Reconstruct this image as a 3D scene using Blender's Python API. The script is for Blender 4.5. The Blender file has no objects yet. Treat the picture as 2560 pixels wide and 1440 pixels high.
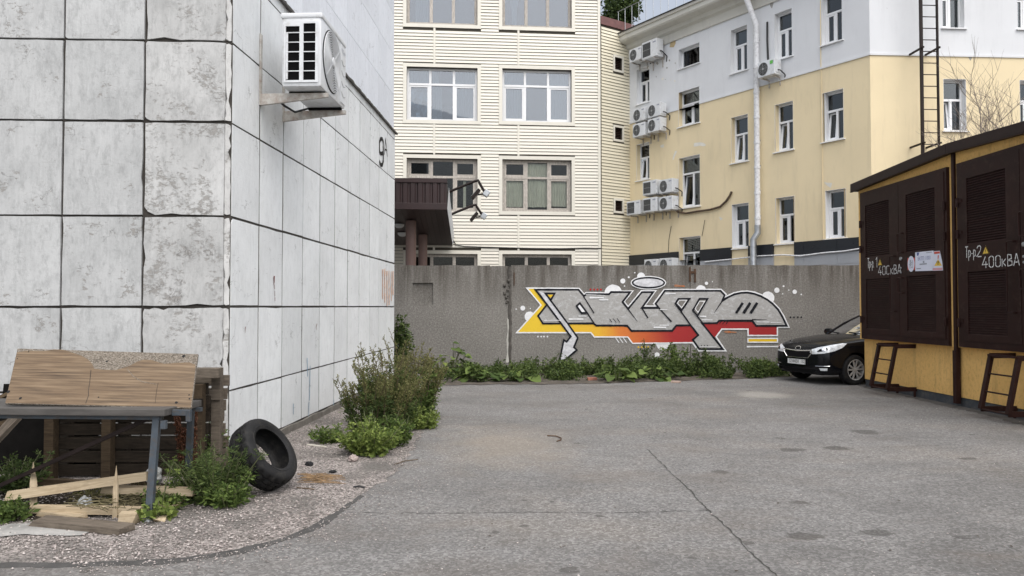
import bpy, bmesh, math, random
import numpy as np
from mathutils import Matrix, Vector, noise as mnoise
from mathutils.geometry import tessellate_polygon
from mathutils.bvhtree import BVHTree

random.seed(7)
RNG = np.random.default_rng(7)
R = math.radians
PI = math.pi
SC = bpy.context.scene
COL = SC.collection

# ------------------------------------------------------------------ camera
EYE = 1.6
FPX = 1850.0
PITCH = math.atan(47 / FPX)
cam_d = bpy.data.cameras.new('camera')
cam = bpy.data.objects.new('camera', cam_d)
COL.objects.link(cam)
cam.location = (0, 0, EYE)
cam.rotation_euler = (PI / 2 + PITCH, 0, 0)
cam_d.sensor_width = 36.0
cam_d.lens = 36.0 * FPX / 2560
cam_d.clip_start = 0.05
cam_d.clip_end = 3000
SC.camera = cam

# ------------------------------------------------------------------ sky and sun (bright overcast)
SUN_EL, SUN_AZ = R(60), R(156)            # azimuth clockwise from +Y (the view direction)
wd = bpy.data.worlds.new('World')
SC.world = wd
wd.use_nodes = True
wn, wl = wd.node_tree.nodes, wd.node_tree.links
wn.clear()
w_out = wn.new('ShaderNodeOutputWorld')
w_bg = wn.new('ShaderNodeBackground')
w_sky = wn.new('ShaderNodeTexSky')
w_sky.sky_type = 'NISHITA'
w_sky.sun_disc = False
w_sky.sun_elevation = SUN_EL
w_sky.sun_rotation = SUN_AZ
w_sky.air_density = 1.0
w_sky.dust_density = 4.0
w_sky.ozone_density = 1.0
w_hs = wn.new('ShaderNodeHueSaturation')
w_hs.inputs['Saturation'].default_value = 0.42
wl.new(w_sky.outputs[0], w_hs.inputs['Color'])
wl.new(w_hs.outputs[0], w_bg.inputs[0])
w_bg.inputs[1].default_value = 0.15
wl.new(w_bg.outputs[0], w_out.inputs[0])
sun_d = bpy.data.lights.new('sun', 'SUN')
sun_d.energy = 1.5
sun_d.angle = R(95)
sun_d.color = (1.0, 0.965, 0.92)
sun = bpy.data.objects.new('sun', sun_d)
COL.objects.link(sun)
sd = Vector((math.sin(SUN_AZ) * math.cos(SUN_EL), math.cos(SUN_AZ) * math.cos(SUN_EL), math.sin(SUN_EL)))
sun.rotation_euler = sd.to_track_quat('Z', 'Y').to_euler()
sun.location = sd * 60
vs = SC.view_settings
vs.view_transform = 'Standard'
vs.look = 'None'
vs.gamma = 1.0
vs.use_curve_mapping = False
vs.exposure = 0.55
SC.cycles.max_bounces = 8
SC.cycles.transparent_max_bounces = 16

# ------------------------------------------------------------------ measuring helpers
def ray(px, py):
    dx, dy = (px - 1280) / FPX, (720 - py) / FPX
    c, s = math.cos(PITCH), math.sin(PITCH)
    return Vector((dx, c - dy * s, s + dy * c))

def hit(px, py, F, off=0.0):
    """sight line of a photo point met with the plane y = off of frame F -> (x, z) in that frame"""
    I = F.inverted()
    o = I @ Vector((0, 0, EYE))
    d = I.to_3x3() @ ray(px, py)
    t = (off - o.y) / d.y
    p = o + d * t
    return p.x, p.z

def gnd(px, py, z=0.0):
    d = ray(px, py)
    t = (z - EYE) / d.z
    return Vector((d.x * t, d.y * t, z))

def at(px, py, Y):
    d = ray(px, py)
    t = Y / d.y
    return Vector((d.x * t, Y, EYE + d.z * t))

def frame(x, y, ang, z=0.0):
    return Matrix.Translation((x, y, z)) @ Matrix.Rotation(ang, 4, 'Z')

# ------------------------------------------------------------------ scene graph helpers
WM = {}
I4 = Matrix.Identity(4)

def link(o, parent=None, M=None):
    M = M if M is not None else I4
    COL.objects.link(o)
    if parent is not None:
        o.parent = parent
        o.matrix_parent_inverse = I4
        o.matrix_basis = WM[parent].inverted() @ M
    else:
        o.matrix_basis = M
    WM[o] = M.copy()
    return o

def tag(o, label=None, cat=None, group=None, kind=None):
    if label: o['label'] = label
    if cat: o['category'] = cat
    if group: o['group'] = group
    if kind: o['kind'] = kind
    return o

def thing(name, loc, label, cat, group=None, rz=0.0):
    o = bpy.data.objects.new(name, None)
    o.empty_display_size = 0.2
    link(o, None, frame(loc[0], loc[1], rz, loc[2] if len(loc) > 2 else 0.0))
    return tag(o, label, cat, group)

def mesh_obj(name, me, parent=None, M=None):
    return link(bpy.data.objects.new(name, me), parent, M)

def copy_tree(o, M):
    """copy of a thing with its parts and sub-parts, placed at world matrix M"""
    def rec(src, par, m):
        c = src.copy()
        COL.objects.link(c)
        c.parent = par
        if par is None:
            c.matrix_basis = m
        WM[c] = m
        for ch in list(src.children):
            rec(ch, c, m @ ch.matrix_basis)
        return c
    return rec(o, None, M)

class MB:
    """collects shapes and links them as one mesh object"""
    def __init__(self):
        self.v, self.f, self.mi, self.cur = [], [], [], 0
    def add(self, vs, fs):
        b = len(self.v)
        self.v += [tuple(p) for p in vs]
        self.f += [tuple(i + b for i in f) for f in fs]
        self.mi += [self.cur] * len(fs)
        return self
    def box(self, x0, x1, y0, y1, z0, z1, M=None):
        p = [(x0, y0, z0), (x1, y0, z0), (x1, y1, z0), (x0, y1, z0), (x0, y0, z1), (x1, y0, z1), (x1, y1, z1), (x0, y1, z1)]
        if M is not None: p = [M @ Vector(q) for q in p]
        return self.add(p, [(0, 3, 2, 1), (4, 5, 6, 7), (0, 1, 5, 4), (1, 2, 6, 5), (2, 3, 7, 6), (3, 0, 4, 7)])
    def quad(self, a, b, c, d):
        return self.add([a, b, c, d], [(0, 1, 2, 3)])
    def poly(self, pts):
        pts = [Vector(p) for p in pts]
        return self.add(pts, [tuple(t) for t in tessellate_polygon([pts])])
    def prism(self, pts, depth):
        """polygon pts (x, z) facing -y, from y=0 back to y=depth"""
        n = len(pts)
        tri = tessellate_polygon([[Vector((p[0], p[1], 0)) for p in pts]])
        a = sum(pts[i][0] * pts[(i + 1) % n][1] - pts[(i + 1) % n][0] * pts[i][1] for i in range(n))
        vs = [(p[0], 0, p[1]) for p in pts] + [(p[0], depth, p[1]) for p in pts]
        fs = []
        for t in tri:
            q = [pts[i] for i in t]
            s = (q[1][0] - q[0][0]) * (q[2][1] - q[0][1]) - (q[2][0] - q[0][0]) * (q[1][1] - q[0][1])
            t = t if s > 0 else (t[0], t[2], t[1])
            fs.append(t)
            fs.append((t[0] + n, t[2] + n, t[1] + n))
        for i in range(n):
            j = (i + 1) % n
            fs.append((i, i + n, j + n, j) if a > 0 else (i, j, j + n, i + n))
        return self.add(vs, fs)
    def tube(self, pts, r, n=8, caps=True):
        pts = [Vector(p) for p in pts]
        rs = r if isinstance(r, (list, tuple)) else [r] * len(pts)
        rings = []
        up = None
        for i, p in enumerate(pts):
            t = (pts[min(i + 1, len(pts) - 1)] - pts[max(i - 1, 0)])
            if t.length < 1e-9: t = Vector((0, 0, 1))
            t.normalize()
            if up is None:
                up = Vector((0, 0, 1)) if abs(t.z) < .9 else Vector((1, 0, 0))
            s = t.cross(up).normalized()
            up = s.cross(t).normalized()
            rings.append([p + (s * math.cos(a) + up * math.sin(a)) * rs[i] for a in [2 * PI * k / n for k in range(n)]])
        vs = [q for rg in rings for q in rg]
        fs = []
        for i in range(len(pts) - 1):
            for k in range(n):
                k2 = (k + 1) % n
                fs.append((i * n + k, i * n + k2, (i + 1) * n + k2, (i + 1) * n + k))
        if caps:
            fs.append(tuple(range(n - 1, -1, -1)))
            fs.append(tuple((len(pts) - 1) * n + k for k in range(n)))
        return self.add(vs, fs)
    def bar(self, a, b, w, h=None, up=(0, 0, 1)):
        """square bar from a to b"""
        a, b = Vector(a), Vector(b)
        h = h or w
        t = (b - a).normalized()
        u = Vector(up)
        if abs(t.dot(u)) > .95: u = Vector((1, 0, 0))
        s = t.cross(u).normalized()
        u = s.cross(t)
        vs = [p + s * (sx * w / 2) + u * (sz * h / 2) for p in (a, b) for sx, sz in ((-1, -1), (1, -1), (1, 1), (-1, 1))]
        return self.add(vs, [(0, 1, 2, 3), (7, 6, 5, 4), (0, 4, 5, 1), (1, 5, 6, 2), (2, 6, 7, 3), (3, 7, 4, 0)])
    def lathe(self, prof, n=32, axis='Z', M=None, closed=False):
        """prof: list of (radius, height)"""
        vs, fs = [], []
        m = len(prof)
        for k in range(n):
            a = 2 * PI * k / n
            for r, h in prof:
                p = {'Z': (r * math.cos(a), r * math.sin(a), h), 'Y': (r * math.cos(a), h, r * math.sin(a)), 'X': (h, r * math.cos(a), r * math.sin(a))}[axis]
                vs.append(M @ Vector(p) if M is not None else p)
        for k in range(n):
            k2 = (k + 1) % n
            for i in range(m if closed else m - 1):
                j = (i + 1) % m
                fs.append((k * m + i, k2 * m + i, k2 * m + j, k * m + j))
        return self.add(vs, fs)
    def mesh(self, name, mats, smooth=False, bevel=0.0, fix=True):
        me = bpy.data.meshes.new(name)
        me.from_pydata(self.v, [], self.f)
        for m in (mats if isinstance(mats, (list, tuple)) else [mats]):
            me.materials.append(m)
        if any(self.mi):
            me.polygons.foreach_set('material_index', self.mi)
        if bevel or fix:
            bm = bmesh.new()
            bm.from_mesh(me)
            if bevel:
                bmesh.ops.remove_doubles(bm, verts=bm.verts, dist=1e-5)
                es = [e for e in bm.edges if len(e.link_faces) == 2 and e.calc_face_angle(0) > R(30)]
                bmesh.ops.bevel(bm, geom=es, offset=bevel, segments=2, affect='EDGES', profile=.6)
            if fix:
                bmesh.ops.recalc_face_normals(bm, faces=bm.faces)
            bm.to_mesh(me)
            bm.free()
        if smooth:
            me.polygons.foreach_set('use_smooth', [True] * len(me.polygons))
            if smooth != 'all':
                me.set_sharp_from_angle(angle=R(40))
        me.update()
        return me
    def build(self, name, mats, parent=None, M=None, **k):
        return mesh_obj(name, self.mesh(name, mats, **k), parent, M)

def struct(o):
    o['kind'] = 'structure'
    return o

def np_mesh(name, V, F, mat, smooth=False):
    me = bpy.data.meshes.new(name)
    V = np.asarray(V, dtype=np.float32).reshape(-1, 3)
    F = np.asarray(F, dtype=np.int32)
    n, k = F.shape
    me.vertices.add(len(V))
    me.vertices.foreach_set('co', V.ravel())
    me.loops.add(n * k)
    me.loops.foreach_set('vertex_index', F.ravel())
    me.polygons.add(n)
    me.polygons.foreach_set('loop_start', np.arange(0, n * k, k, dtype=np.int32))
    me.polygons.foreach_set('loop_total', np.full(n, k, dtype=np.int32))
    if smooth:
        me.polygons.foreach_set('use_smooth', np.ones(n, dtype=bool))
    me.materials.append(mat)
    me.update(calc_edges=True)
    return me

# ------------------------------------------------------------------ material helpers
class NT:
    def __init__(self, name):
        self.m = bpy.data.materials.new(name)
        self.m.use_nodes = True
        self.t = self.m.node_tree
        self.t.nodes.clear()
        self.out = self.t.nodes.new('ShaderNodeOutputMaterial')
        self.b = self.t.nodes.new('ShaderNodeBsdfPrincipled')
        self.t.links.new(self.b.outputs[0], self.out.inputs[0])
        self._tc = None
    def n(self, ty, ins=None, **props):
        nd = self.t.nodes.new(ty)
        for k, v in props.items(): setattr(nd, k, v)
        for k, v in (ins or {}).items(): self.set(nd.inputs[k], v)
        return nd
    def set(self, sock, v):
        if hasattr(v, 'is_output') or isinstance(v, bpy.types.NodeSocket): self.t.links.new(v, sock)
        elif isinstance(v, (tuple, list)) and len(v) == 3 and sock.type == 'RGBA': sock.default_value = (*v, 1)
        else: sock.default_value = v
    def co(self, scale=(1, 1, 1), rnd=False, rot=(0, 0, 0), loc=(0, 0, 0)):
        if self._tc is None:
            self._tc = self.n('ShaderNodeTexCoord')
        v = self._tc.outputs['Object']
        if rnd:
            oi = self.n('ShaderNodeObjectInfo')
            mu = self.n('ShaderNodeMath', {0: oi.outputs['Random'], 1: 57.0}, operation='MULTIPLY')
            v = self.n('ShaderNodeVectorMath', {0: v, 1: mu.outputs[0]}, operation='ADD').outputs[0]
        return self.n('ShaderNodeMapping', {'Vector': v, 'Scale': scale, 'Rotation': rot, 'Location': loc}).outputs[0]
    def noise(self, vec, scale=5, detail=4, rough=.55, dist=0.0, color=False):
        return self.n('ShaderNodeTexNoise', {'Vector': vec, 'Scale': scale, 'Detail': detail, 'Roughness': rough, 'Distortion': dist}).outputs[1 if color else 0]
    def vor(self, vec, scale=5, feature='F1', out=0):
        return self.n('ShaderNodeTexVoronoi', {'Vector': vec, 'Scale': scale}, feature=feature).outputs[out]
    def ramp(self, fac, *stops):
        nd = self.n('ShaderNodeValToRGB', {0: fac})
        e = nd.color_ramp.elements
        while len(e) < len(stops): e.new(.5)
        for i, (p, c) in enumerate(stops):
            e[i].position = p
            e[i].color = (*c, 1) if isinstance(c, (tuple, list)) else (c, c, c, 1)
        return nd.outputs[0]
    def mix(self, fac, a, b, mode='MIX'):
        nd = self.n('ShaderNodeMix', data_type='RGBA', blend_type=mode)
        self.set(nd.inputs['Factor'], fac)
        self.set(nd.inputs[6], a)
        self.set(nd.inputs[7], b)
        return nd.outputs[2]
    def math(self, op, a, b=0.0, clamp=False):
        return self.n('ShaderNodeMath', {0: a, 1: b}, operation=op, use_clamp=clamp).outputs[0]
    def bump(self, h, strength=.3, dist=.02, normal=None):
        ins = {'Height': h, 'Strength': strength, 'Distance': dist}
        if normal is not None: ins['Normal'] = normal
        return self.n('ShaderNodeBump', ins).outputs[0]
    def fin(self, col=None, rough=None, metal=None, normal=None, spec=None, **k):
        for nm, v in (('Base Color', col), ('Roughness', rough), ('Metallic', metal), ('Normal', normal), ('Specular IOR Level', spec)):
            if v is not None: self.set(self.b.inputs[nm], v)
        for nm, v in k.items(): self.set(self.b.inputs[nm.replace('_', ' ')], v)
        return self.m

def shade(c, k): return tuple(min(1, x * k) for x in c)

def simple(name, col, rough=.7, var=.2, vs_=3.0, bump=.0, bs=60.0, metal=0.0, spec=.5, rnd=True, stretch=(1, 1, 1), dirt=0.0, dirtcol=(.07, .06, .05)):
    t = NT(name)
    c = t.co(stretch, rnd)
    f = t.noise(c, vs_, 6, .6)
    colr = t.ramp(f, (.3, shade(col, 1 - var)), (.7, shade(col, 1 + var)))
    if rnd:
        oi = t.n('ShaderNodeObjectInfo')
        k = t.n('ShaderNodeMapRange', {0: oi.outputs['Random'], 3: 1 - var * .4, 4: 1 + var * .4}).outputs[0]
        colr = t.n('ShaderNodeVectorMath', {0: colr, 1: k}, operation='MULTIPLY').outputs[0]
    if dirt:
        d = t.ramp(t.noise(c, vs_ * 2.3, 8, .7), (.55 - dirt * .25, 0.0), (.75, 1.0))
        colr = t.mix(t.math('MULTIPLY', d, .8), colr, dirtcol)
    nm = None
    if bump:
        nm = t.bump(t.noise(t.co((1, 1, 1), rnd), bs, 4, .6), bump, .01)
    rr = t.n('ShaderNodeMapRange', {0: f, 3: max(0.02, rough - .08), 4: min(1, rough + .08)}).outputs[0]
    return t.fin(colr, rr, metal, nm, spec)

# ---- white painted concrete facing panels, worn down to grey concrete
def concrete_panel(name, lo, hi, wear, wearcol=(.235, .225, .21), streak=.25):
    t = NT(name)
    c = t.co(rnd=True)
    big = t.noise(c, 1.4, 5, .6)
    col = t.ramp(big, (.3, lo), (.72, hi))
    st = t.noise(t.co((9, 9, .7), True), 2.5, 6, .62)
    col = t.mix(t.math('MULTIPLY', t.ramp(st, (.5, 0.0), (.74, 1.0)), streak), col, shade(lo, .62))
    oi = t.n('ShaderNodeObjectInfo')
    k = t.n('ShaderNodeMapRange', {0: oi.outputs['Random'], 3: .93, 4: 1.05}).outputs[0]
    col = t.n('ShaderNodeVectorMath', {0: col, 1: k}, operation='MULTIPLY').outputs[0]
    # worn patches: ragged, brushed sideways
    m1 = t.noise(c, 2.6, 4, .6)
    m2 = t.noise(t.co((.9, .9, 1.5), True, (0, R(25), 0)), 17, 12, .78, .35)
    mm = t.noise(t.co((1.2, 1.2, .6), True, (0, R(12), 0)), 10, 12, .78, .2)
    col = t.mix(t.math('MULTIPLY', t.ramp(mm, (.48, 0.0), (.66, 1.0)), .62 if wear > -.1 else .26), col, shade(lo, .62))
    mv = t.noise(t.co((3, 3, .5), True), 12, 8, .7)
    col = t.mix(t.math('MULTIPLY', t.ramp(mv, (.55, 0.0), (.7, 1.0)), .3 if wear > -.1 else .12), col, shade(hi, 1.16))
    w = t.math('ADD', t.math('MULTIPLY', m1, .75), t.math('MULTIPLY', m2, .95))
    w = t.ramp(w, (1.02 - wear, 0.0), (1.09 - wear, 1.0))
    col = t.mix(t.math('MULTIPLY', w, .8), col, t.ramp(m2, (.35, shade(wearcol, .8)), (.7, shade(wearcol, 1.35))))
    # pin holes and scratches
    sc = t.noise(t.co((2, 2, 26), True, (0, R(18), 0)), 3, 3, .5)
    col = t.mix(t.math('MULTIPLY', t.ramp(sc, (.68, 0.0), (.74, 1.0)), .35), col, (.2, .19, .18))
    ph = t.ramp(t.vor(c, 9), (.02, 1.0), (.05, 0.0))
    col = t.mix(t.math('MULTIPLY', ph, .5), col, (.1, .09, .08))
    # hairline cracks
    cr = t.n('ShaderNodeTexVoronoi', {'Vector': t.n('ShaderNodeVectorMath', {0: c, 1: t.n('ShaderNodeVectorMath', {0: t.noise(c, 4, 4, .6, color=True), 'Scale': .5}, operation='SCALE').outputs[0]}, operation='ADD').outputs[0], 'Scale': 1.1}, feature='DISTANCE_TO_EDGE').outputs[0]
    crm = t.math('MULTIPLY', t.ramp(cr, (.0, 1.0), (.008, 0.0)), t.ramp(m1, (.5, 0.0), (.6, 1.0)))
    col = t.mix(t.math('MULTIPLY', crm, .6), col, (.12, .115, .11))
    h = t.math('SUBTRACT', t.noise(c, 30, 6, .7), t.math('MULTIPLY', w, .9))
    return t.fin(col, .82, 0, t.bump(h, .45, .008), .3)

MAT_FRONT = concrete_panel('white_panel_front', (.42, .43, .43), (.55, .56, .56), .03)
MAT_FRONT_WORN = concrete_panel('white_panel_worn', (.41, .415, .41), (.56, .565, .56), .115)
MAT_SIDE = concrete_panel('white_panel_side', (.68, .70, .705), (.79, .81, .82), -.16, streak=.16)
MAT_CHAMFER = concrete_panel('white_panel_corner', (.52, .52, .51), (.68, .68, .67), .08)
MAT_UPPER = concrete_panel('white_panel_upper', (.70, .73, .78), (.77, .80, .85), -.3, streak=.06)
MAT_MORTAR = simple('mortar', (.05, .044, .038), .95, .35, 8, .5, 80)
MAT_FLASH = simple('flashing', (.06, .055, .05), .6, .4, 6)

# ---- poured concrete fence
def fence_mat():
    t = NT('fence_concrete')
    c = t.co(rnd=False)
    big = t.noise(c, .7, 5, .6)
    col = t.ramp(big, (.3, (.18, .171, .157)), (.7, (.30, .286, .264)))
    oi = t.n('ShaderNodeObjectInfo')
    k = t.n('ShaderNodeMapRange', {0: oi.outputs['Random'], 3: .85, 4: 1.12}).outputs[0]
    col = t.n('ShaderNodeVectorMath', {0: col, 1: k}, operation='MULTIPLY').outputs[0]
    fine = t.noise(c, 26, 8, .75)
    col = t.mix(.62, col, t.ramp(fine, (.3, (.06, .056, .05)), (.5, (.2, .19, .175)), (.72, (.42, .41, .385))))
    # rain streaks running down from the coping
    sep = t.n('ShaderNodeSeparateXYZ', {0: t._tc.outputs['Object']}).outputs[2]
    top = t.n('ShaderNodeMapRange', {0: t.math('ADD', sep, t.math('MULTIPLY', t.noise(t.co((2.2, 1, .01)), 1.0, 4, .6), 1.1)), 1: 2.1, 2: 3.1}).outputs[0]
    st = t.ramp(t.noise(t.co((3.4, 1, .22)), 1.3, 7, .7, .4), (.38, 0.0), (.62, 1.0))
    col = t.mix(t.math('MULTIPLY', t.math('MULTIPLY', st, top), .9), col, (.075, .065, .054))
    pale = t.ramp(t.noise(t.co((1.6, 1, 1.6)), 6, 9, .8, 1.0), (.6, 0.0), (.72, 1.0))
    col = t.mix(t.math('MULTIPLY', pale, .35), col, (.5, .49, .46))
    h = t.math('ADD', fine, t.math('MULTIPLY', t.noise(c, 90, 3, .6), .5))
    return t.fin(col, .95, 0, t.bump(h, .7, .02), .2)
MAT_FENCE = fence_mat()

# ---- asphalt, world coordinates, with oil and damp stains of their own shape
STAINS = [(2005, 1340, .22, .07), (2190, 1331, .2, .07), (2400, 1343, .12, .05), (2600, 1230, 1.4, .9), (2165, 1080, .3, .16), (2090, 1120, .3, .1),
          (1900, 987, -.8, .35), (1290, 1110, -.0, .0), (1310, 1250, .06, .03), (2000, 1256, .12, .05), (1310, 1314, .06, .04), (1240, 1331, .05, .03),
          (2080, 1385, .5, .15), (2420, 1147, .2, .06), (1500, 1290, .06, .03), (1980, 1125, .25, .1), (2700, 1400, 1.5, .6), (1380, 1255, .05, .03), (1800, 1180, .14, .07)]
def asphalt_mat():
    t = NT('asphalt')
    c = t.co()
    big = t.noise(c, .35, 5, .6)
    col = t.ramp(big, (.3, (.128, .123, .117)), (.7, (.215, .210, .203)))
    mid = t.noise(c, 2.2, 6, .65)
    col = t.mix(.45, col, t.ramp(mid, (.3, (.115, .11, .104)), (.7, (.225, .22, .213))))
    # dusty tan drift
    tan = t.ramp(t.noise(t.co((1, 1.3, 1), loc=(3.1, 0.4, 0)), .42, 5, .6), (.52, 0.0), (.68, 1.0))
    col = t.mix(t.math('MULTIPLY', tan, .5), col, (.26, .215, .165))
    # drag marks across
    dr = t.ramp(t.noise(t.co((.8, 5, 1), rot=(0, 0, R(-8))), 1.6, 5, .65), (.55, 0.0), (.75, 1.0))
    col = t.mix(t.math('MULTIPLY', dr, .55), col, (.1, .094, .086))
    # aggregate
    ag = t.vor(c, 60, out=1)
    agv = t.n('ShaderNodeSeparateColor', {0: ag}).outputs[0]
    col = t.mix(.46, col, t.ramp(agv, (.1, (.055, .053, .05)), (.55, (.185, .181, .175)), (.93, (.42, .41, .4))))
    gr = t.noise(c, 240, 3, .7)
    col = t.mix(.25, col, t.ramp(gr, (.35, (.08, .078, .074)), (.65, (.3, .295, .29))))
    # stains
    wob = t.noise(c, 7, 7, .72)
    acc = None
    for px, py, rx, ry in STAINS:
        if rx <= 0: continue
        p = gnd(px, py)
        d = t.n('ShaderNodeVectorMath', {0: c, 1: (-p.x, -p.y, 0)}, operation='ADD').outputs[0]
        d = t.n('ShaderNodeVectorMath', {0: d, 1: (1 / (rx * .62), 1 / (ry * 1.15), 0)}, operation='MULTIPLY').outputs[0]
        ln = t.n('ShaderNodeVectorMath', {0: d}, operation='LENGTH').outputs['Value']
        ln = t.math('ADD', ln, t.math('MULTIPLY', t.math('SUBTRACT', wob, .5), 2.6))
        m = t.n('ShaderNodeMapRange', {0: ln, 1: 1.1, 2: .75}).outputs[0]
        m = t.math('MULTIPLY', m, .62 if rx < .35 else .25)
        acc = m if acc is None else t.math('MAXIMUM', acc, m)
    col = t.mix(acc, col, (.05, .047, .043))
    # dropped gum, oil drips and grit spots
    sp = t.n('ShaderNodeTexVoronoi', {'Vector': t.n('ShaderNodeVectorMath', {0: c, 1: t.n('ShaderNodeVectorMath', {0: t.noise(c, 14, 3, .6, color=True), 'Scale': .12}, operation='SCALE').outputs[0]}, operation='ADD').outputs[0], 'Scale': 2.4})
    spr = t.n('ShaderNodeSeparateColor', {0: sp.outputs[1]}).outputs[0]
    sm = t.math('LESS_THAN', sp.outputs[0], t.math('MULTIPLY', t.math('POWER', spr, 5.0), .16))
    col = t.mix(t.math('MULTIPLY', sm, .55), col, (.05, .046, .042))
    lm = t.ramp(t.noise(t.co((1, 1.6, 1), loc=(7, 3, 0)), .55, 7, .68), (.46, 0.0), (.7, 1.0))
    col = t.mix(t.math('MULTIPLY', lm, .5), col, (.085, .082, .078))
    wm = t.ramp(t.noise(t.co((.7, 1.5, 1), loc=(1.7, 9, 0), rot=(0, 0, R(14))), .8, 8, .7, .5), (.5, 0.0), (.68, 1.0))
    col = t.mix(t.math('MULTIPLY', wm, .38), col, (.155, .132, .112))
    # pale patch
    p = gnd(1908, 987)
    d = t.n('ShaderNodeVectorMath', {0: t.n('ShaderNodeVectorMath', {0: c, 1: (-p.x, -p.y, 0)}, operation='ADD').outputs[0], 1: (1 / .45, 1 / .5, 0)}, operation='MULTIPLY').outputs[0]
    ln = t.math('ADD', t.n('ShaderNodeVectorMath', {0: d}, operation='LENGTH').outputs['Value'], t.math('MULTIPLY', t.math('SUBTRACT', wob, .5), .6))
    col = t.mix(t.n('ShaderNodeMapRange', {0: ln, 1: 1.3, 2: .6, 4: .45}).outputs[0], col, (.40, .38, .34))
    p = gnd(1270, 1110)
    d = t.n('ShaderNodeVectorMath', {0: t.n('ShaderNodeVectorMath', {0: c, 1: (-p.x, -p.y, 0)}, operation='ADD').outputs[0], 1: (1 / .75, 1 / 1.3, 0)}, operation='MULTIPLY').outputs[0]
    ln = t.math('ADD', t.n('ShaderNodeVectorMath', {0: d}, operation='LENGTH').outputs['Value'], t.math('MULTIPLY', t.math('SUBTRACT', mid, .5), 1.6))
    col = t.mix(t.n('ShaderNodeMapRange', {0: ln, 1: 1.3, 2: .3, 4: .42}).outputs[0], col, (.29, .245, .19))
    h = t.math('ADD', t.math('MULTIPLY', agv, .7), t.math('ADD', gr, t.math('MULTIPLY', mid, 2.0)))
    return t.fin(col, .9, 0, t.bump(h, .45, .012), .25)
MAT_ASPHALT = asphalt_mat()

def gravel_ground():
    t = NT('gravel_ground')
    c = t.co()
    v = t.vor(c, 66, out=1)
    vv = t.n('ShaderNodeSeparateColor', {0: v}).outputs[0]
    col = t.ramp(vv, (.05, (.10, .09, .08)), (.4, (.26, .237, .22)), (.95, (.52, .465, .435)))
    big = t.noise(c, 1.1, 5, .65)
    col = t.mix(t.ramp(big, (.46, .0), (.62, .85)), col, t.ramp(t.noise(c, 40, 6, .7), (.3, (.09, .083, .075)), (.7, (.21, .2, .185))))
    h = t.math('ADD', vv, t.noise(c, 150, 3, .6))
    return t.fin(col, .95, 0, t.bump(h, .8, .02), .2)
MAT_GRAVELG = gravel_ground()
def stone_mat():
    t = NT('gravel_stones')
    g = t.n('ShaderNodeNewGeometry')
    r = g.outputs['Random Per Island']
    col = t.ramp(r, (.0, (.16, .145, .13)), (.35, (.27, .238, .222)), (.7, (.40, .35, .33)), (1.0, (.56, .51, .48)))
    return t.fin(col, .9, 0, None, .25)
MAT_STONE = stone_mat()
MAT_SOIL = simple('soil', (.085, .072, .058), .97, .5, 5, .8, 70, rnd=False)
MAT_DARKASPH = simple('broken_asphalt', (.06, .058, .055), .92, .3, 9, .7, 90, rnd=False)
MAT_CRACK = simple('crack_filler', (.045, .042, .038), .95, .5, 20, rnd=False)

def leaf_mat(name, lo, hi, trans=.25):
    t = NT(name)
    r = t.n('ShaderNodeNewGeometry').outputs['Random Per Island']
    col = t.ramp(r, (.05, lo), (.6, tuple((a + b) / 2 for a, b in zip(lo, hi))), (.98, hi))
    n = t.noise(t.co(), 1.7, 3, .5)
    col = t.mix(t.ramp(n, (.4, .0), (.7, .5)), col, shade(lo, .7))
    t.fin(col, .65, 0, None, .2)
    tr = t.n('ShaderNodeBsdfTranslucent', {0: col})
    mx = t.n('ShaderNodeMixShader', {0: trans, 1: t.b.outputs[0], 2: tr.outputs[0]})
    t.t.links.new(mx.outputs[0], t.out.inputs[0])
    return t.m
MAT_LEAF_DARK = leaf_mat('leaf_dark', (.036, .06, .019), (.135, .18, .055))
MAT_LEAF_MID = leaf_mat('leaf_mid', (.05, .085, .022), (.18, .245, .065))
MAT_LEAF_BRIGHT = leaf_mat('leaf_bright', (.085, .13, .03), (.28, .34, .09))
MAT_LEAF_OLIVE = leaf_mat('leaf_olive', (.10, .105, .04), (.29, .28, .115))
MAT_LEAF_TREE = leaf_mat('leaf_tree', (.025, .045, .015), (.1, .14, .04))
MAT_DRY = leaf_mat('dry_seed', (.05, .02, .011), (.17, .072, .04), .1)
MAT_STEM = simple('green_stem', (.10, .11, .05), .7, .3, 10)
MAT_STEM_BROWN = simple('brown_stem', (.10, .07, .045), .8, .3, 10)
MAT_TWIG = simple('bare_twig', (.2, .165, .14), .8, .3, 10)

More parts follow.
